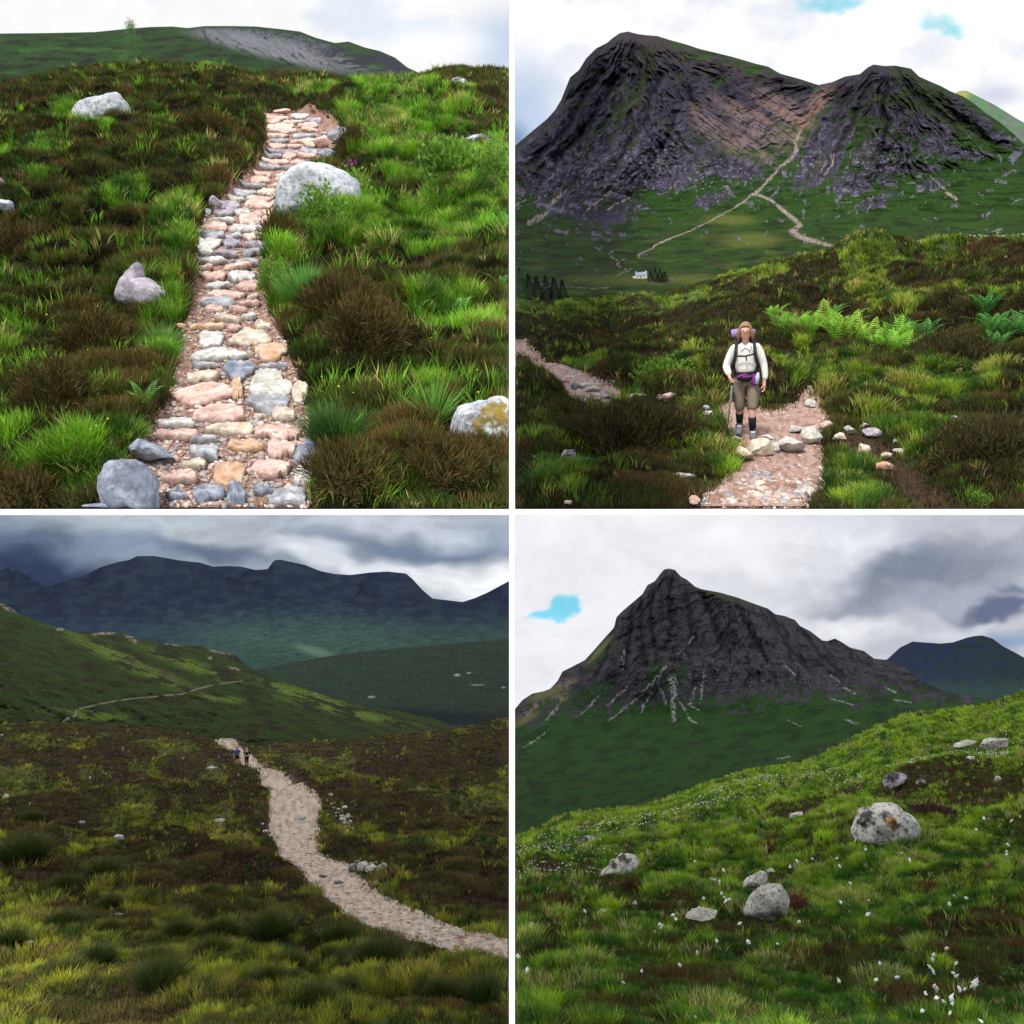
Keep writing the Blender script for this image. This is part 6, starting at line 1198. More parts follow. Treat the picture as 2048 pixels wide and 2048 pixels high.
# lower left: rush tussocks
TC = (C(.010, .026, .006), C(.045, .085, .014), C(.22, .19, .03))
for px, py, w, h, lb in [(125, 1862, 100, 62, 'round dark rush tussock left of centre in the foreground'), (217, 1874, 46, 44, 'small dark rush tussock right of the round one'), (355, 1878, 70, 62, 'dark rush tussock on the yellow-green strip'), (222, 1818, 80, 36, 'low rush tussock leaning right on the slope'), (440, 1872, 110, 60, 'wide blue-green rush tussock below the path'), (45, 1750, 150, 90, 'largest black-green rush mass at the left edge'), (205, 1772, 100, 60, 'rush tussock on the brow left of the path'), (130, 1785, 90, 52, 'rush tussock between the largest mass and the brow'),
    (421, 1808, 60, 36, 'small green rush tussock nearest the path'), (127, 2000, 110, 70, 'rush tussock near the bottom left'), (190, 1962, 100, 64, 'rush tussock with rusty tips near the bottom left'), (318, 2025, 150, 110, 'big rush tussock at the bottom, left of centre'), (308, 1952, 90, 60, 'rush tussock above the big bottom one'), (424, 1928, 100, 60, 'rush tussock in the middle of the foreground'), (538, 1880, 130, 90, 'dark rush tussock left of the path foot'), (676, 1885, 90, 70, 'rush tussock with orange tips beside the path'),
    (756, 1950, 150, 100, 'blackest rush tussock below the path, right of centre'), (578, 1945, 80, 60, 'rush tussock left of the blackest one'), (976, 2030, 130, 100, 'rush tussock in the bottom right corner'), (618, 2046, 170, 80, 'rush tussock cut by the bottom edge'), (538, 2015, 80, 60, 'small tussock left of the one cut by the bottom edge'), (20, 1900, 60, 60, 'rush tussock cut by the left edge'), (60, 1640, 90, 30, 'low dark tussock on the moor at the left edge'), (880, 2030, 90, 50, 'olive tussock left of the bottom right corner one')]:
    clump('rush_tussock', S_ll, px, py, w*.9, h*.78, lb, 'grass tussock', (TC[0], TC[1], TC[2]*(.6+.6*((px*7) % 10)/10)), n=int(700+w*3), leafw=.014, group='rush tussocks on the near slope', seed=int(px), lean=(.1+.25*(((px*13) % 10)/10-.3), 0))
# lower right: heather clumps and cottongrass
clump('heather_bush', S_lr, 1592, 1815, 60, 44, 'wine-red heather clump on the right side of the speckled white boulder', 'shrub', (C(.05, .015, .012), C(.20, .05, .06)), n=1200, leafw=.03, leafl=.3, kind='dome', mat=M_heath, seed=2)
clump('heather_bush', S_lr, 1862, 1660, 80, 34, 'purple-brown heather clump right of the largest boulder', 'shrub', (C(.035, .02, .015), C(.12, .055, .05)), n=1500, leafw=.03, leafl=.3, kind='dome', mat=M_heath, seed=3)
clump('heather_bush', S_lr, 1262, 1806, 44, 30, 'dark heather clump above the half-buried slab', 'shrub', (C(.035, .02, .012), C(.09, .04, .025)), n=900, leafw=.03, leafl=.3, kind='dome', mat=M_heath, seed=4)
clump('heather_bush', S_lr, 1180, 1762, 40, 20, 'reddish heather clump at the left foot of the slanting boulder', 'shrub', (C(.06, .025, .015), C(.16, .07, .04)), n=700, leafw=.03, leafl=.3, kind='dome', mat=M_heath, seed=5)
clump('heather_bush', S_lr, 1792, 1578, 60, 22, 'brown heather clump in front of the dark-topped rock', 'shrub', (C(.05, .03, .015), C(.13, .08, .04)), n=900, leafw=.03, leafl=.3, kind='dome', mat=M_heath, seed=6)
M_cotton = flat_mat('cotton_fluff', (.80, .80, .74), namp=.06, nscale=40, rough=.95, spec=.05); M_stem = flat_mat('grass_stem', (.12, .17, .05), namp=.2)
Q = [(1350, 1360), (1250, 1410), (1240, 1445), (1220, 1500), (1245, 1530), (1420, 1475), (1400, 1550), (1425, 1570), (1565, 1620), (1445, 1665), (1485, 1670), (1255, 1645), (1275, 1668), (1190, 1700), (1272, 1735), (1385, 1730), (1390, 1765), (1330, 1770), (1165, 1835), (1605, 1910), (845, 1475), (975, 1580), (815, 1600), (535, 1605), (1375, 1845), (1410, 970), (1495, 980), (1370, 1025), (1800, 630), (1800, 655), (1808, 580), (1490, 335), (1660, 320), (1665, 345), (1630, 380), (1670, 390), (1745, 350), (1725, 395), (1880, 370), (1905, 375), (1840, 395), (1335, 385), (1570, 465), (1765, 298), (1070, 695), (1010, 640), (738, 615), (660, 555), (540, 740), (335, 685), (218, 700), (168, 745), (425, 475), (450, 520), (400, 525), (337, 465), (522, 680), (760, 1000), (755, 1105), (235, 1160), (70, 1325), (620, 870), (1520, 860), (550, 1012)]
Q = [(1536+x/3.773, 1536+y/3.773) for x, y in Q]+[(1024+x/3.773, 1536+y/3.773) for x, y in [(1215, 1110), (1235, 1140), (1115, 1180), (1125, 1205), (1080, 1238), (1410, 1055), (1580, 945), (1600, 975), (1615, 1000), (1640, 992), (1510, 840), (1530, 845), (1565, 860), (1448, 985), (1720, 1175), (1545, 1305), (1780, 1310), (1400, 1395), (1265, 1485), (980, 1530), (840, 1620), (115, 1525), (345, 1905), (1100, 1920), (1385, 1860), (1385, 1885), (550, 1080), (1380, 705), (1595, 770), (48, 1420), (145, 1190)]]
def fluff(seed):
    r = np.random.default_rng(seed); v, f = ICO[2]; n = unit(v); v = v*(1+.7*vn3(v, 1.6, seed)+.2*r.normal(size=len(v)))[:, None]; v = v*np.array([.8, .8, 1.15]); v[:, 2] -= .2; return v, f
FM = []
for i in range(4):
    v, f = fluff(i); me = bpy.data.meshes.new('fluff'); me.from_pydata([tuple(a) for a in v], [], [tuple(int(c) for c in a) for a in f]); me.materials.append(M_cotton)
    for p in me.polygons: p.use_smooth = True
    FM.append(me)
sv = []; sf = []
for k_ in range(2):
    for a in range(5): sv.append((math.cos(a*1.2566)*(.02-.008*k_), math.sin(a*1.2566)*(.02-.008*k_), k_-1.))
for a in range(5): sf.append((a, (a+1) % 5, 5+(a+1) % 5, 5+a))
SM = bpy.data.meshes.new('stem'); SM.from_pydata(sv, [], sf); SM.materials.append(M_stem)
def zone(x, y):
    if x > 1830 and y > 1880: return 'in the dense patch at the lower right'
    if x > 1900 and y < 1720: return 'right of the largest boulder near the edge'
    if x > 1860: return 'on the right slope between the two patches'
    if 1560 < x <= 1700 and y < 1760: return 'left of the largest boulder'
    if x > 1700 and y < 1760: return 'in the grass below the largest boulder'
    if 1380 < x <= 1560 and y < 1830: return 'around the speckled white boulder'
    if x <= 1380 and y < 1880: return 'left of the low greenish boulder'
    if x < 1560: return 'in the dark grass of the lower left'
    return 'in the grass at the bottom centre'
ZQ = {}
for x, y in Q: ZQ.setdefault(zone(x, y), []).append((x, y))
for z_ in ZQ: ZQ[z_].sort()
for i, (x, y) in enumerate(Q):
    y0 = y+4.
    for _ in range(4): y0 = y+(.20+.05*math.sin(i))/(PX*float(S_lr.D(np.array(x), np.array(y0))))
    foot = S_lr.pt(np.array(x+rng.uniform(-3, 3)), np.array(y0)); D = float(foot[1]); head = P(x, y, D*.999)
    big = (1565/3.773+1536, 1620/3.773+1536) == (x, y); s = PX*D*(2.1+1.4*sstep(1650, 1950, y))*(1.8 if big else rng.uniform(.8, 1.25))
    root = empty('cottongrass', foot, label=(f'largest cottongrass plume ' if big else f'{ORD[ZQ[zone(x, y)].index((x, y))]} cottongrass head from the left ')+zone(x, y), cat='flower', group='cottongrass '+zone(x, y))
    st = bpy.data.objects.new('stem', SM); COL.objects.link(st); st.parent = root
    dv = Vector(head-foot); st.location = dv; st.rotation_mode = 'QUATERNION'; st.rotation_quaternion = dv.to_track_quat('Z', 'Y'); st.scale = (s*1.2, s*1.2, dv.length)
    hd = bpy.data.objects.new('seed_head', FM[i % 4]); COL.objects.link(hd); hd.parent = root; hd.location = dv; hd.scale = (s*rng.uniform(.7, 1.2), s, s*rng.uniform(.8, 1.5)); hd.rotation_euler = (rng.uniform(-.8, .8), rng.uniform(-.9, .9), rng.uniform(0, 6))
def dots(sh, n, fn, x0, x1, y0, y1, spx, label, mat, name='cottongrass_drift', h=.22):
    px = []; py = []
    while sum(map(len, px)) < n:
        x = rng.uniform(x0, x1, 4000); y = rng.uniform(y0, y1, 4000); m = (rng.random(4000) < fn(x, y)) & (y > sh.top(x)+3); px.append(x[m]); py.append(y[m])
    px = np.concatenate(px)[:n]; py = np.concatenate(py)[:n]; b = sh.pt(px, py); D = b[:, 1]; b = b+sh.bay.U*((h*PX*D) if h < 0 else np.full(len(D), h))[:, None]
    v, f = ICO[1]; s = spx*PX*D*rng.uniform(.6, 1.4, n); V = b[:, None]+v[None]*s[:, None, None]*rng.uniform(.7, 1.3, (n, len(v), 1)); ok = sh.bay.inside(V).all(1); V = V[ok]
    F = (f[None]+np.arange(len(V))[:, None, None]*len(v)).reshape(-1, 3); return tag(mesh(name, V.reshape(-1, 3), [F], mat), kind='stuff', label=label)
dots(S_lr, 620, lambda x, y: np.clip(blobs(x, y, [(1290, 1662, 40, 8, -12), (1370, 1640, 70, 9, -12), (1440, 1620, 70, 8, -12), (1200, 1672, 60, 7, -12), (1500, 1608, 60, 8, -12), (1600, 1570, 80, 9, -18)], .6), 0, 1), 1100, 1700, 1540, 1700, .75, 'distant drift of white cottongrass across the bright green slope', M_cotton)
dots(S_lr, 320, lambda x, y: np.clip(blobs(x, y, [(1060, 1740, 60, 34), (1130, 1750, 80, 22, -10), (1080, 1700, 60, 10, -15), (1180, 1720, 60, 16)], .7), 0, 1), 1030, 1260, 1680, 1800, .8, 'scattered white cottongrass at the left edge of the slope', M_cotton)
dots(S_lr, 240, lambda x, y: np.clip(blobs(x, y, [(1900, 1515, 60, 6, -10), (1880, 1530, 70, 5, -8), (2010, 1522, 40, 8), (1980, 1535, 60, 6), (1820, 1545, 50, 6), (1700, 1565, 60, 10), (2020, 1480, 30, 8)], .6), 0, 1), 1600, 2048, 1450, 1600, .8, 'white cottongrass among the flat rocks high on the slope', M_cotton)
dots(S_ur, 60, lambda x, y: np.clip(blobs(x, y, [(1900, 500, 70, 6), (1980, 494, 50, 4), (1850, 506, 40, 5)], .6), 0, 1), 1750, 2048, 484, 530, .9, 'white cottongrass dots on the skyline of the heather hill', M_cotton, h=.2)
M_yel = flat_mat('yellow_petals', (.65, .50, .03), namp=.1)
dots(S_ul, 46, lambda x, y: .5+0*x, 0, 1018, 640, 1010, 1.7, 'tiny yellow tormentil flowers scattered in the heather', M_yel, 'tormentil', .075)
# ================================================================== people
def skin(name, V, E, R, mat, parent, sub=2, colf=None, post=None):
    """one continuous surface grown round a skeleton; R = radius or (rx, ry) per joint, joint 0 is the root"""
    me = bpy.data.meshes.new('tmp'); me.from_pydata([tuple(v) for v in V], E, []); o = bpy.data.objects.new('tmp', me); COL.objects.link(o)
    m = o.modifiers.new('s', 'SKIN'); m.use_smooth_shade = True; m.branch_smoothing = .6
    if not me.skin_vertices:
        bpy.context.view_layer.objects.active = o; bpy.ops.mesh.customdata_skin_add()
    for i, r in enumerate(R):
        d = me.skin_vertices[0].data[i]; d.radius = (r, r) if not hasattr(r, '__len__') else r; d.use_root = (i == 0)
    s = o.modifiers.new('d', 'SUBSURF'); s.levels = sub; s.render_levels = sub
    dg = bpy.context.evaluated_depsgraph_get(); ev = o.evaluated_get(dg); nm = bpy.data.meshes.new_from_object(ev)
    bpy.data.objects.remove(o); bpy.data.meshes.remove(me)
    P_ = np.zeros(len(nm.vertices)*3); nm.vertices.foreach_get('co', P_); P_ = P_.reshape(-1, 3)
    if post is not None: P_ = post(P_); nm.vertices.foreach_set('co', P_.ravel())
    c = np.ones((len(P_), 4)); c[:, :3] = colf(P_) if colf else .5
    nm.attributes.new('col', 'FLOAT_COLOR', 'POINT').data.foreach_set('color', c.ravel())
    nm.materials.clear(); nm.materials.append(mat); nm.update()
    ob = bpy.data.objects.new(name, nm); COL.objects.link(ob); ob.parent = parent; return ob
M_skin = attr_mat('skin', rough=.55, nscale=25, namp=.06, spec=.3); M_cloth = attr_mat('woven_cloth', rough=.9, nscale=60, namp=.10, bump=.4, bscale=9, bdist=.02)
M_hair = attr_mat('hair', rough=.6, nscale=80, namp=.3, spec=.3); M_black = flat_mat('black_webbing', (.012, .012, .014), namp=.2, rough=.7); M_metal = flat_mat('grey_aluminium', (.25, .25, .27), rough=.35, metal=.7, namp=.1)
def tube(name, pts, r, mat, parent, n=8, col=None):
    V = []; F = []; pts = [np.array(p, float) for p in pts]; rs = r if hasattr(r, '__len__') else [r]*len(pts)
    for k, (p, rr) in enumerate(zip(pts, rs)):
        ax = unit(pts[min(k+1, len(pts)-1)]-pts[max(k-1, 0)]); s = unit(np.cross(ax, [.31, .87, .2])); t = np.cross(ax, s)
        V += [p+rr*(math.cos(2*np.pi*i/n)*s+math.sin(2*np.pi*i/n)*t) for i in range(n)]
    for k in range(len(pts)-1):
        for i in range(n): F.append((k*n+i, k*n+(i+1) % n, (k+1)*n+(i+1) % n, (k+1)*n+i))
    V += [pts[0], pts[-1]]; a = len(V)-2; T3 = [(a, (i+1) % n, i) for i in range(n)]+[(a+1, (len(pts)-1)*n+i, (len(pts)-1)*n+(i+1) % n) for i in range(n)]
    o = mesh(name, np.array(V), [np.array(F), np.array(T3)], mat, None if col is None else np.tile(np.array(col), (len(V), 1)), smooth=True); o.parent = parent; return o
def flatband(name, pts, wid, th, mat, parent):   # a strap lying on cloth: width along given side vectors
    V = []; F = []
    for p, sd, nr in pts:
        p, sd, nr = map(lambda q: np.array(q, float), (p, sd, nr)); sd = unit(sd); nr = unit(nr)
        V += [p+sd*wid/2+nr*th, p-sd*wid/2+nr*th, p-sd*wid/2-nr*th, p+sd*wid/2-nr*th]
    for k in range(len(pts)-1):
        for i in range(4): F.append((k*4+i, k*4+(i+1) % 4, k*4+4+(i+1) % 4, k*4+4+i))
    F += [(0, 1, 2, 3), tuple(len(V)-4+i for i in (3, 2, 1, 0))]
    o = mesh(name, np.array(V), [np.array(F)], mat); o.parent = parent; return o
def ell(name, c, r, mat, parent, col=None, sub=2, f=None):
    v, fa = ICO[sub]; p = v*np.array(r)+np.array(c); p = f(p, v) if f else p
    o = mesh(name, p, [fa], mat, None if col is None else (col(v) if callable(col) else np.tile(np.array(col), (len(v), 1))), smooth=True); o.parent = parent; return o
def hand(V, E, R, wi, pts, s=1.):
    """palm with five bent fingers grown from wrist joint wi; pts: palm dir, finger spread dir, curl dir"""
    w = np.array(V[wi]); d, sp, cu = [unit(np.array(p, float)) for p in pts]
    pm = len(V); V.append(tuple(w+d*.045*s)); E.append((wi, pm)); R.append((.030*s, .018*s))
    for k, (off, L) in enumerate(((-.026, .062), (-.009, .072), (.009, .068), (.025, .054))):
        a = w+d*.085*s+sp*off*s; b = a+(d*.75+cu*.35)*L*.55*s; c = b+(d*.35+cu*.9)*L*.45*s
        i = len(V); V += [tuple(a), tuple(b), tuple(c)]; E += [(pm, i), (i, i+1), (i+1, i+2)]; R += [.0095*s, .0085*s, .007*s]
    i = len(V); a = w+d*.03*s+sp*-.036*s+cu*.012*s; b = a+(d*.6-sp*.5+cu*.5)*.032*s; c = b+(d*.6+cu*.6)*.026*s
    V += [tuple(a), tuple(b), tuple(c)]; E += [(pm, i), (i, i+1), (i+1, i+2)]; R += [.011*s, .009*s, .008*s]
def hiker():
    g = S_ur.pt(np.array(1492.), np.array(874.)); D = float(g[1])*.985; foot = P(1493., 873., D); s = (229*PX*D)/1.62
    root = empty('person', foot, UR, label='woman in a cream shirt and khaki cropped trousers walking up the path with a pole', cat='person')
    root.scale = (s, s, s)
    SK = C(.62, .33, .24)
    V = [(0, .02, .86), (0, .02, 1.02), (0, .01, 1.18), (0, .02, 1.30), (0, .015, 1.36), (0, -.025, 1.425), (0, -.01, 1.49), (0, .0, 1.56)]
    E = [(i, i+1) for i in range(7)]; R = [(.12, .085), (.105, .075), (.12, .08), (.075, .055), .042, (.058, .066), (.080, .092), (.055, .065)]
    def add(p, fr, r): V.append(p); R.append(r); E.append((fr, len(V)-1)); return len(V)-1
    a = add((-.14, .01, 1.275), 3, .038); a = add((-.255, .03, 1.02), a, .034); wl = add((-.215, -.17, .93), a, .027)
    b = add((.14, .01, 1.275), 3, .038); b = add((.235, .04, 1.02), b, .034); wr = add((.243, -.01, .77), b, .027)
    k = add((-.085, .01, .80), 0, .085); k = add((-.082, .0, .48), k, .056); k = add((-.09, .06, .34), k, .050); al = add((-.10, .14, .15), k, .032); add((-.10, .06, .06), al, .028)
    k = add((.085, .03, .80), 0, .085); k = add((.082, -.07, .48), k, .056); k = add((.082, -.08, .34), k, .050); ar = add((.085, -.08, .11), k, .032); add((.10, -.16, .04), ar, .028)
    hand(V, E, R, wl, ((.15, -.45, -.25), (.1, -.3, 1), (.9, .2, -.1)), .95); hand(V, E, R, wr, ((0, -.08, -1), (0, 1, -.05), (-1, -.1, 0)), 1.)
    def post(p):
        d = np.hypot(p[:, 0]/.016, (p[:, 2]-1.475)/.022); front = p[:, 1] < -.05
        p[:, 1] -= .022*np.exp(-d**2)*front*(p[:, 2] > 1.42); return p
    def cf(p):
        c = np.tile(SK, (len(p), 1)); f = (p[:, 1] < -.03) & (p[:, 2] > 1.38)
        def m(x, z, rx, rz, q, k=1.): nonlocal c; w = np.clip(1.4-np.hypot((p[:, 0]-x)/rx, (p[:, 2]-z)/rz), 0, 1)*f*k; c = c+(np.array(q)-c)*w[:, None]
        for sx in (-1, 1): m(sx*.03, 1.497, .013, .008, (.06, .04, .03)); m(sx*.03, 1.518, .018, .004, (.25, .14, .07), .8); m(sx*.045, 1.46, .02, .018, (.72, .28, .22), .6)
        m(0, 1.432, .026, .007, (.52, .10, .10)); m(0, 1.437, .018, .003, (.75, .65, .60), .7); return c
    skin('body', V, E, R, M_skin, root, 2, cf, post)
    SH = C(.74, .72, .66)
    def shirt_c(p): return SH*(1-.08*(p[:, 2] < 1.0))[:, None]*np.ones((len(p), 3))
    v = [(0, .02, .87), (0, .01, 1.05), (0, .005, 1.21), (0, .02, 1.31), (-.145, .02, 1.285), (-.215, .03, 1.14), (-.262, .03, 1.01), (-.235, -.08, .965), (-.21, -.155, .935), (.145, .02, 1.285), (.205, .03, 1.14), (.24, .04, 1.00), (.255, .01, .88), (.248, -.01, .80)]
    e = [(0, 1), (1, 2), (2, 3), (3, 4), (4, 5), (5, 6), (6, 7), (7, 8), (3, 9), (9, 10), (10, 11), (11, 12), (12, 13)]
    r = [(.160, .118), (.150, .120), (.160, .125), (.10, .08), .066, .058, .056, .050, .040, .066, .058, .053, .046, .040]
    sh = skin('shirt', v, e, r, M_cloth, root, 2, shirt_c)
    for sx in (-1, 1):
        w = np.array([(0, -.082, 1.295), (sx*.05, -.065, 1.35), (sx*.085, -.07, 1.325), (sx*.055, -.105, 1.255)]); w2 = w+np.array([0, .012, 0])
        o = mesh('collar', np.concatenate([w, w2]), [np.array([[0, 1, 2, 3], [7, 6, 5, 4], [0, 4, 5, 1], [1, 5, 6, 2], [2, 6, 7, 3], [3, 7, 4, 0]])], M_cloth, np.tile(SH*1.05, (8, 1))); o.parent = sh
    KH = C(.21, .17, .125)
    v = [(0, .02, .91), (-.085, .01, .80), (-.093, .01, .62), (-.090, .01, .47), (-.094, .06, .35), (.085, .0, .80), (.093, -.04, .62), (.088, -.07, .48), (.086, -.075, .40)]
    e = [(0, 1), (1, 2), (2, 3), (3, 4), (0, 5), (5, 6), (6, 7), (7, 8)]; r = [(.15, .115), .104, .086, .074, .072, .104, .086, .074, .070]
    tr = skin('trousers', v, e, r, M_cloth, root, 2, lambda p: np.tile(KH, (len(p), 1))*(1-.12*(np.abs(p[:, 2]-.43) < .015))[:, None])
    for sx, y in ((-.185, -.03), (.18, .04)): v_, f_ = box(sx, y, .60, .02, .10, .14); o = mesh('pocket', v_, [f_], M_cloth, np.tile(KH*.9, (8, 1))); o.parent = tr
    for (x, y0, z0, y1, z1) in ((-.092, .065, .34, .14, .16), (.082, -.08, .31, -.08, .12)): tube('sock', [(x, y0, z0), (x*1.02, (y0+y1)/2, (z0+z1)/2), (x*1.05, y1, z1)], [.056, .052, .042], M_cloth, root, 12, (.012, .013, .018))
    for (x, y, hl) in ((-.10, .13, .045), (.09, -.08, 0.)):
        b = skin('boot', [(x, y, .145+hl), (x, y+.01, .058+hl), (x*1.03, y-.09, .045+hl*.3), (x*1.08, y-.17, .035)], [(0, 1), (1, 2), (2, 3)], [.058, .056, .050, .038], M_cloth, root, 2, lambda p: np.where((p[:, 2:3] < .03), C(.02, .02, .02), C(.13, .13, .15))*np.ones((len(p), 3)), post=lambda p: np.stack([p[:, 0], p[:, 1], np.maximum(p[:, 2], .004)], -1))
        for z in (.085, .10, .115): tube('lace', [(x-.03, y-.06+.2*(.1-z), z+hl*.6), (x+.03, y-.06+.2*(.1-z), z+hl*.6)], .005, M_lime, b, 5)
    def hairf(p, v):
        q = p.copy(); m = v[:, 2] < 0; q[m, 2] = 1.50+(v[m, 2])*.125; front = (v[:, 1] < -.25); side = np.abs(v[:, 0])
        q[:, 1] = np.where(front & (v[:, 2] < .55), np.maximum(q[:, 1], -.035-.01*side), q[:, 1]); q[:, 0] *= 1+.18*(v[:, 2] < -.2); return q
    ell('hair', (0, .015, 1.505), (.092, .105, .112), M_hair, root, lambda v: np.tile(C(.17, .10, .055), (len(v), 1))*(1+.5*(v[:, 2:3] > .3)), 3, hairf)
    for sx in (-1, 1):
        for q in range(2): tube('hair_lock', [(sx*(.075+.01*q), -.02-.03*q, 1.52), (sx*(.088+.008*q), -.035, 1.46), (sx*(.095+.006*q), -.035, 1.41), (sx*(.092), -.03, 1.37)], [.024, .022, .017, .008], M_hair, root, 8, (.19, .115, .06))
    for sx in (-1, 1):
        tube('lens_frame', [(sx*.032+.024*math.cos(a), -.108, 1.494+.016*math.sin(a)) for a in np.linspace(0, 2*np.pi, 15)], .0035, M_black, root, 5)
    tube('glasses_bridge', [(-.010, -.112, 1.497), (.010, -.112, 1.497)], .003, M_black, root, 5)
    ob = root
    # pack on her back, straps in front
    pk = empty('backpack', foot, UR, label='purple and black backpack worn by the woman, rolled mat showing over her shoulder', cat='backpack'); pk.scale = (s, s, s)
    PU = C(.20, .05, .26)
    ell('pack_body', (0, .20, 1.12), (.15, .11, .30), M_cloth, pk, (.03, .02, .04), 3)
    tube('rolled_mat', [(-.19, .17, 1.43), (-.10, .18, 1.44), (.0, .18, 1.44), (.12, .18, 1.42)], .055, M_cloth, pk, 14, (.32, .20, .45))
    def st(sx): return [((sx*.115, .02, 1.375), (1, 0, 0), (0, -.3, 1)), ((sx*.118, -.07, 1.335), (1, 0, 0), (0, -1, .6)), ((sx*.125, -.125, 1.24), (1, 0, 0), (0, -1, .1)), ((sx*.135, -.128, 1.14), (1, 0, 0), (0, -1, 0)), ((sx*.165, -.09, 1.03), (.7, .7, 0), (sx*.5, -1, 0))]
    for sx in (-1, 1): flatband('strap', st(sx), .042, .008, M_black, pk)
    flatband('chest_strap', [((-.12, -.142, 1.19), (0, 0, 1), (0, -1, 0)), ((0, -.150, 1.185), (0, 0, 1), (0, -1, 0)), ((.12, -.142, 1.205), (0, 0, 1), (0, -1, 0))], .020, .006, M_black, pk)
    flatband('strap_end', [((.01, -.155, 1.18), (1, 0, 0), (0, -1, 0)), ((.015, -.155, 1.12), (1, 0, 0), (0, -1, 0))], .018, .004, M_black, pk)
    hb = empty('waist_bag', foot, UR, label='purple and black waist bag with a bottle slung across the woman\'s hips', cat='bag'); hb.scale = (s, s, s)
    ang = np.linspace(0, 2*np.pi, 20); flatband('belt', [((.172*math.cos(t), .02+.13*math.sin(t), .93), (0, 0, 1), (math.cos(t), math.sin(t), 0)) for t in ang], .045, .008, M_black, hb)
    ell('pouch', (-.01, -.135, .885), (.105, .05, .055), M_cloth, hb, lambda v: np.where(v[:, 2:3] > .35, C(.20, .03, .20), C(.015, .013, .02))*np.ones((len(v), 3)), 3)
    ell('side_pouch', (.12, -.10, .84), (.065, .05, .085), M_cloth, hb, (.24, .03, .26), 3)
    flatband('sling', [((.16, -.07, 1.06), (.5, .2, .5), (.3, -1, 0)), ((.10, -.15, .95), (.5, 0, .5), (0, -1, 0)), ((-.08, -.175, .90), (.2, 0, 1), (0, -1, 0))], .028, .006, M_black, hb)
    tube('bottle', [(.14, -.13, .80), (.155, -.14, .88), (.165, -.14, .95)], [.030, .030, .014], flat_mat('pale_bottle', (.45, .50, .62), rough=.3), hb, 12)
    po = empty('trekking_pole', foot, UR, label='dark trekking pole planted in the gravel in the woman\'s right hand', cat='trekking pole'); po.scale = (s, s, s)
    hx = np.array([-.165, -.235, .91]); tip = np.array([-.275, -.18, -.03])
    tube('shaft', [hx, hx+(tip-hx)*.5, tip], [.013, .011, .008], M_metal, po); tube('grip', [hx+np.array([-.002, .005, .07]), hx, hx+(tip-hx)*.10], [.016, .016, .014], M_black, po, 10)
    tube('basket', [tip+(hx-tip)*.045, tip+(hx-tip)*.055], .03, M_black, po, 12)
hiker()
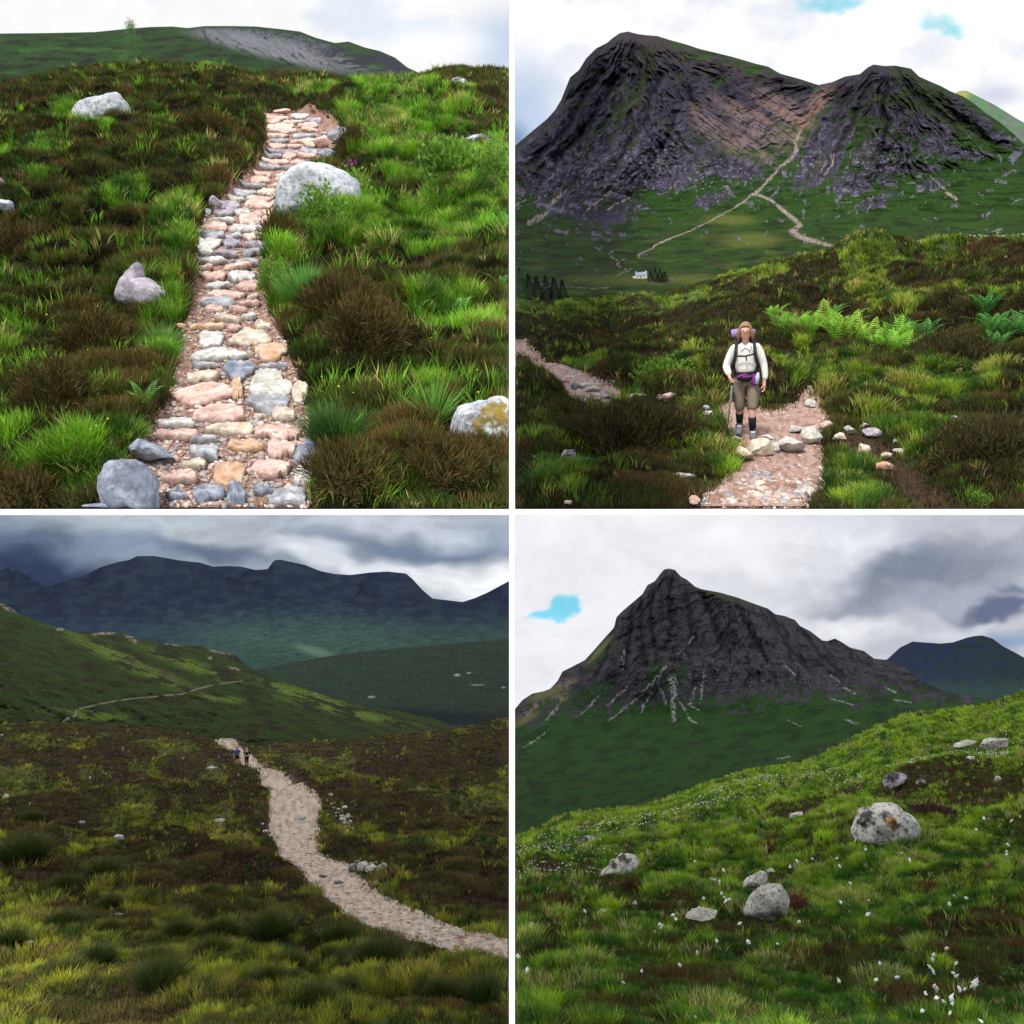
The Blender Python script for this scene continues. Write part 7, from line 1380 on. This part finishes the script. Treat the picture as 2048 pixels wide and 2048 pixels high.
def walker(px, py, hpx, label, coat, legs, packc=None, hairc=(.05, .04, .03), seed=0, cap=None, bare=True):
    D = float(S_ll.pt(np.array(float(px)), np.array(float(py)-1.))[1]); foot = P(px, py, D); s = hpx*PX*D/1.72
    root = empty('person', foot, LL, label=label, cat='person'); root.scale = (s, s, s); r = np.random.default_rng(seed); w = r.uniform(.03, .07)
    V = [(0, 0, .95), (0, 0, 1.15), (0, 0, 1.38), (0, 0, 1.48), (0, 0, 1.56), (0, 0, 1.66)]; E = [(i, i+1) for i in range(5)]; R = [(.13, .09), (.13, .09), (.15, .09), .05, (.075, .085), (.06, .07)]
    def add(p, fr, rr): V.append(p); R.append(rr); E.append((fr, len(V)-1)); return len(V)-1
    for sx in (-1, 1):
        a = add((sx*.18, 0, 1.40), 2, .05); a = add((sx*.23, .03, 1.14), a, .042); wr = add((sx*.21, .12, .93), a, .03); hand(V, E, R, wr, ((0, .15, -1), (0, 1, .1), (-sx, 0, 0)), 1.)
        k = add((sx*.09, 0, .88), 0, .085); k = add((sx*.085, sx*w, .50), k, .056); k = add((sx*.085, sx*w*2, .10), k, .036); add((sx*.09, sx*w*2+.10, .04), k, .034)
    skin('body', V, E, R, M_skin, root, 1, lambda p: np.tile(C(.50, .28, .20), (len(p), 1)))
    v = [(0, 0, .93), (0, 0, 1.15), (0, 0, 1.40), (-.18, 0, 1.39), (-.235, .02, 1.2), (.18, 0, 1.39), (.235, .02, 1.2)]; e = [(0, 1), (1, 2), (2, 3), (3, 4), (2, 5), (5, 6)]; rr = [(.165, .12), (.16, .12), (.16, .11), .075, .062, .075, .062]
    if not bare: v += [(-.22, .10, .98), (.22, .10, .98)]; e += [(4, 7), (6, 8)]; rr += [.05, .05]
    skin('jacket', v, e, rr, M_cloth, root, 1, lambda p: np.tile(np.array(coat), (len(p), 1)))
    lo = .55 if bare else .12
    v = [(0, 0, .95)]; e = []; rr = [(.15, .12)]
    for sx in (-1, 1): i = len(v); v += [(sx*.09, 0, .86), (sx*.088, sx*w*(.8 if bare else 2), lo)]; e += [(0, i), (i, i+1)]; rr += [.115, .085 if bare else .06]
    skin('shorts' if bare else 'trousers', v, e, rr, M_cloth, root, 1, lambda p: np.tile(np.array(legs), (len(p), 1)))
    for sx in (-1, 1): ell('boot', (sx*.09, sx*w*2+.05, .05), (.05, .13, .055), M_black, root)
    ell('hair' if cap is None else 'cap', (0, -.01, 1.62), (.088, .10, .085), M_hair, root, cap or hairc)
    if packc:
        pk = empty('backpack', foot, LL, label='blue backpack on the left-hand walker of the two', cat='backpack'); pk.scale = (s, s, s)
        ell('pack_body', (0, -.20, 1.22), (.17, .12, .27), M_cloth, pk, packc, 3); ell('pocket', (0, -.31, 1.12), (.11, .04, .12), M_cloth, pk, tuple(np.array(packc)*.7), 2)
        for sx in (-1, 1): flatband('strap', [((sx*.11, -.12, 1.42), (1, 0, 0), (0, 0, 1)), ((sx*.11, .0, 1.50), (1, 0, 0), (0, 0, 1)), ((sx*.12, .12, 1.40), (1, 0, 0), (0, 1, 0))], .05, .01, M_black, pk)
walker(474.5, 1531, 37, 'walker in a blue top and dark shorts seen from behind, the left one', (.03, .05, .22), (.015, .015, .02), (.02, .06, .30), seed=1)
walker(493.5, 1533, 37, 'walker all in black with a pale cap seen from behind, the right one', (.010, .010, .012), (.010, .010, .012), None, seed=2, cap=(.45, .42, .36), bare=False)
# ================================================================== ground cover last, leaving room round the stones
for _a, _k in DEFER: veg_now(*_a, **_k)
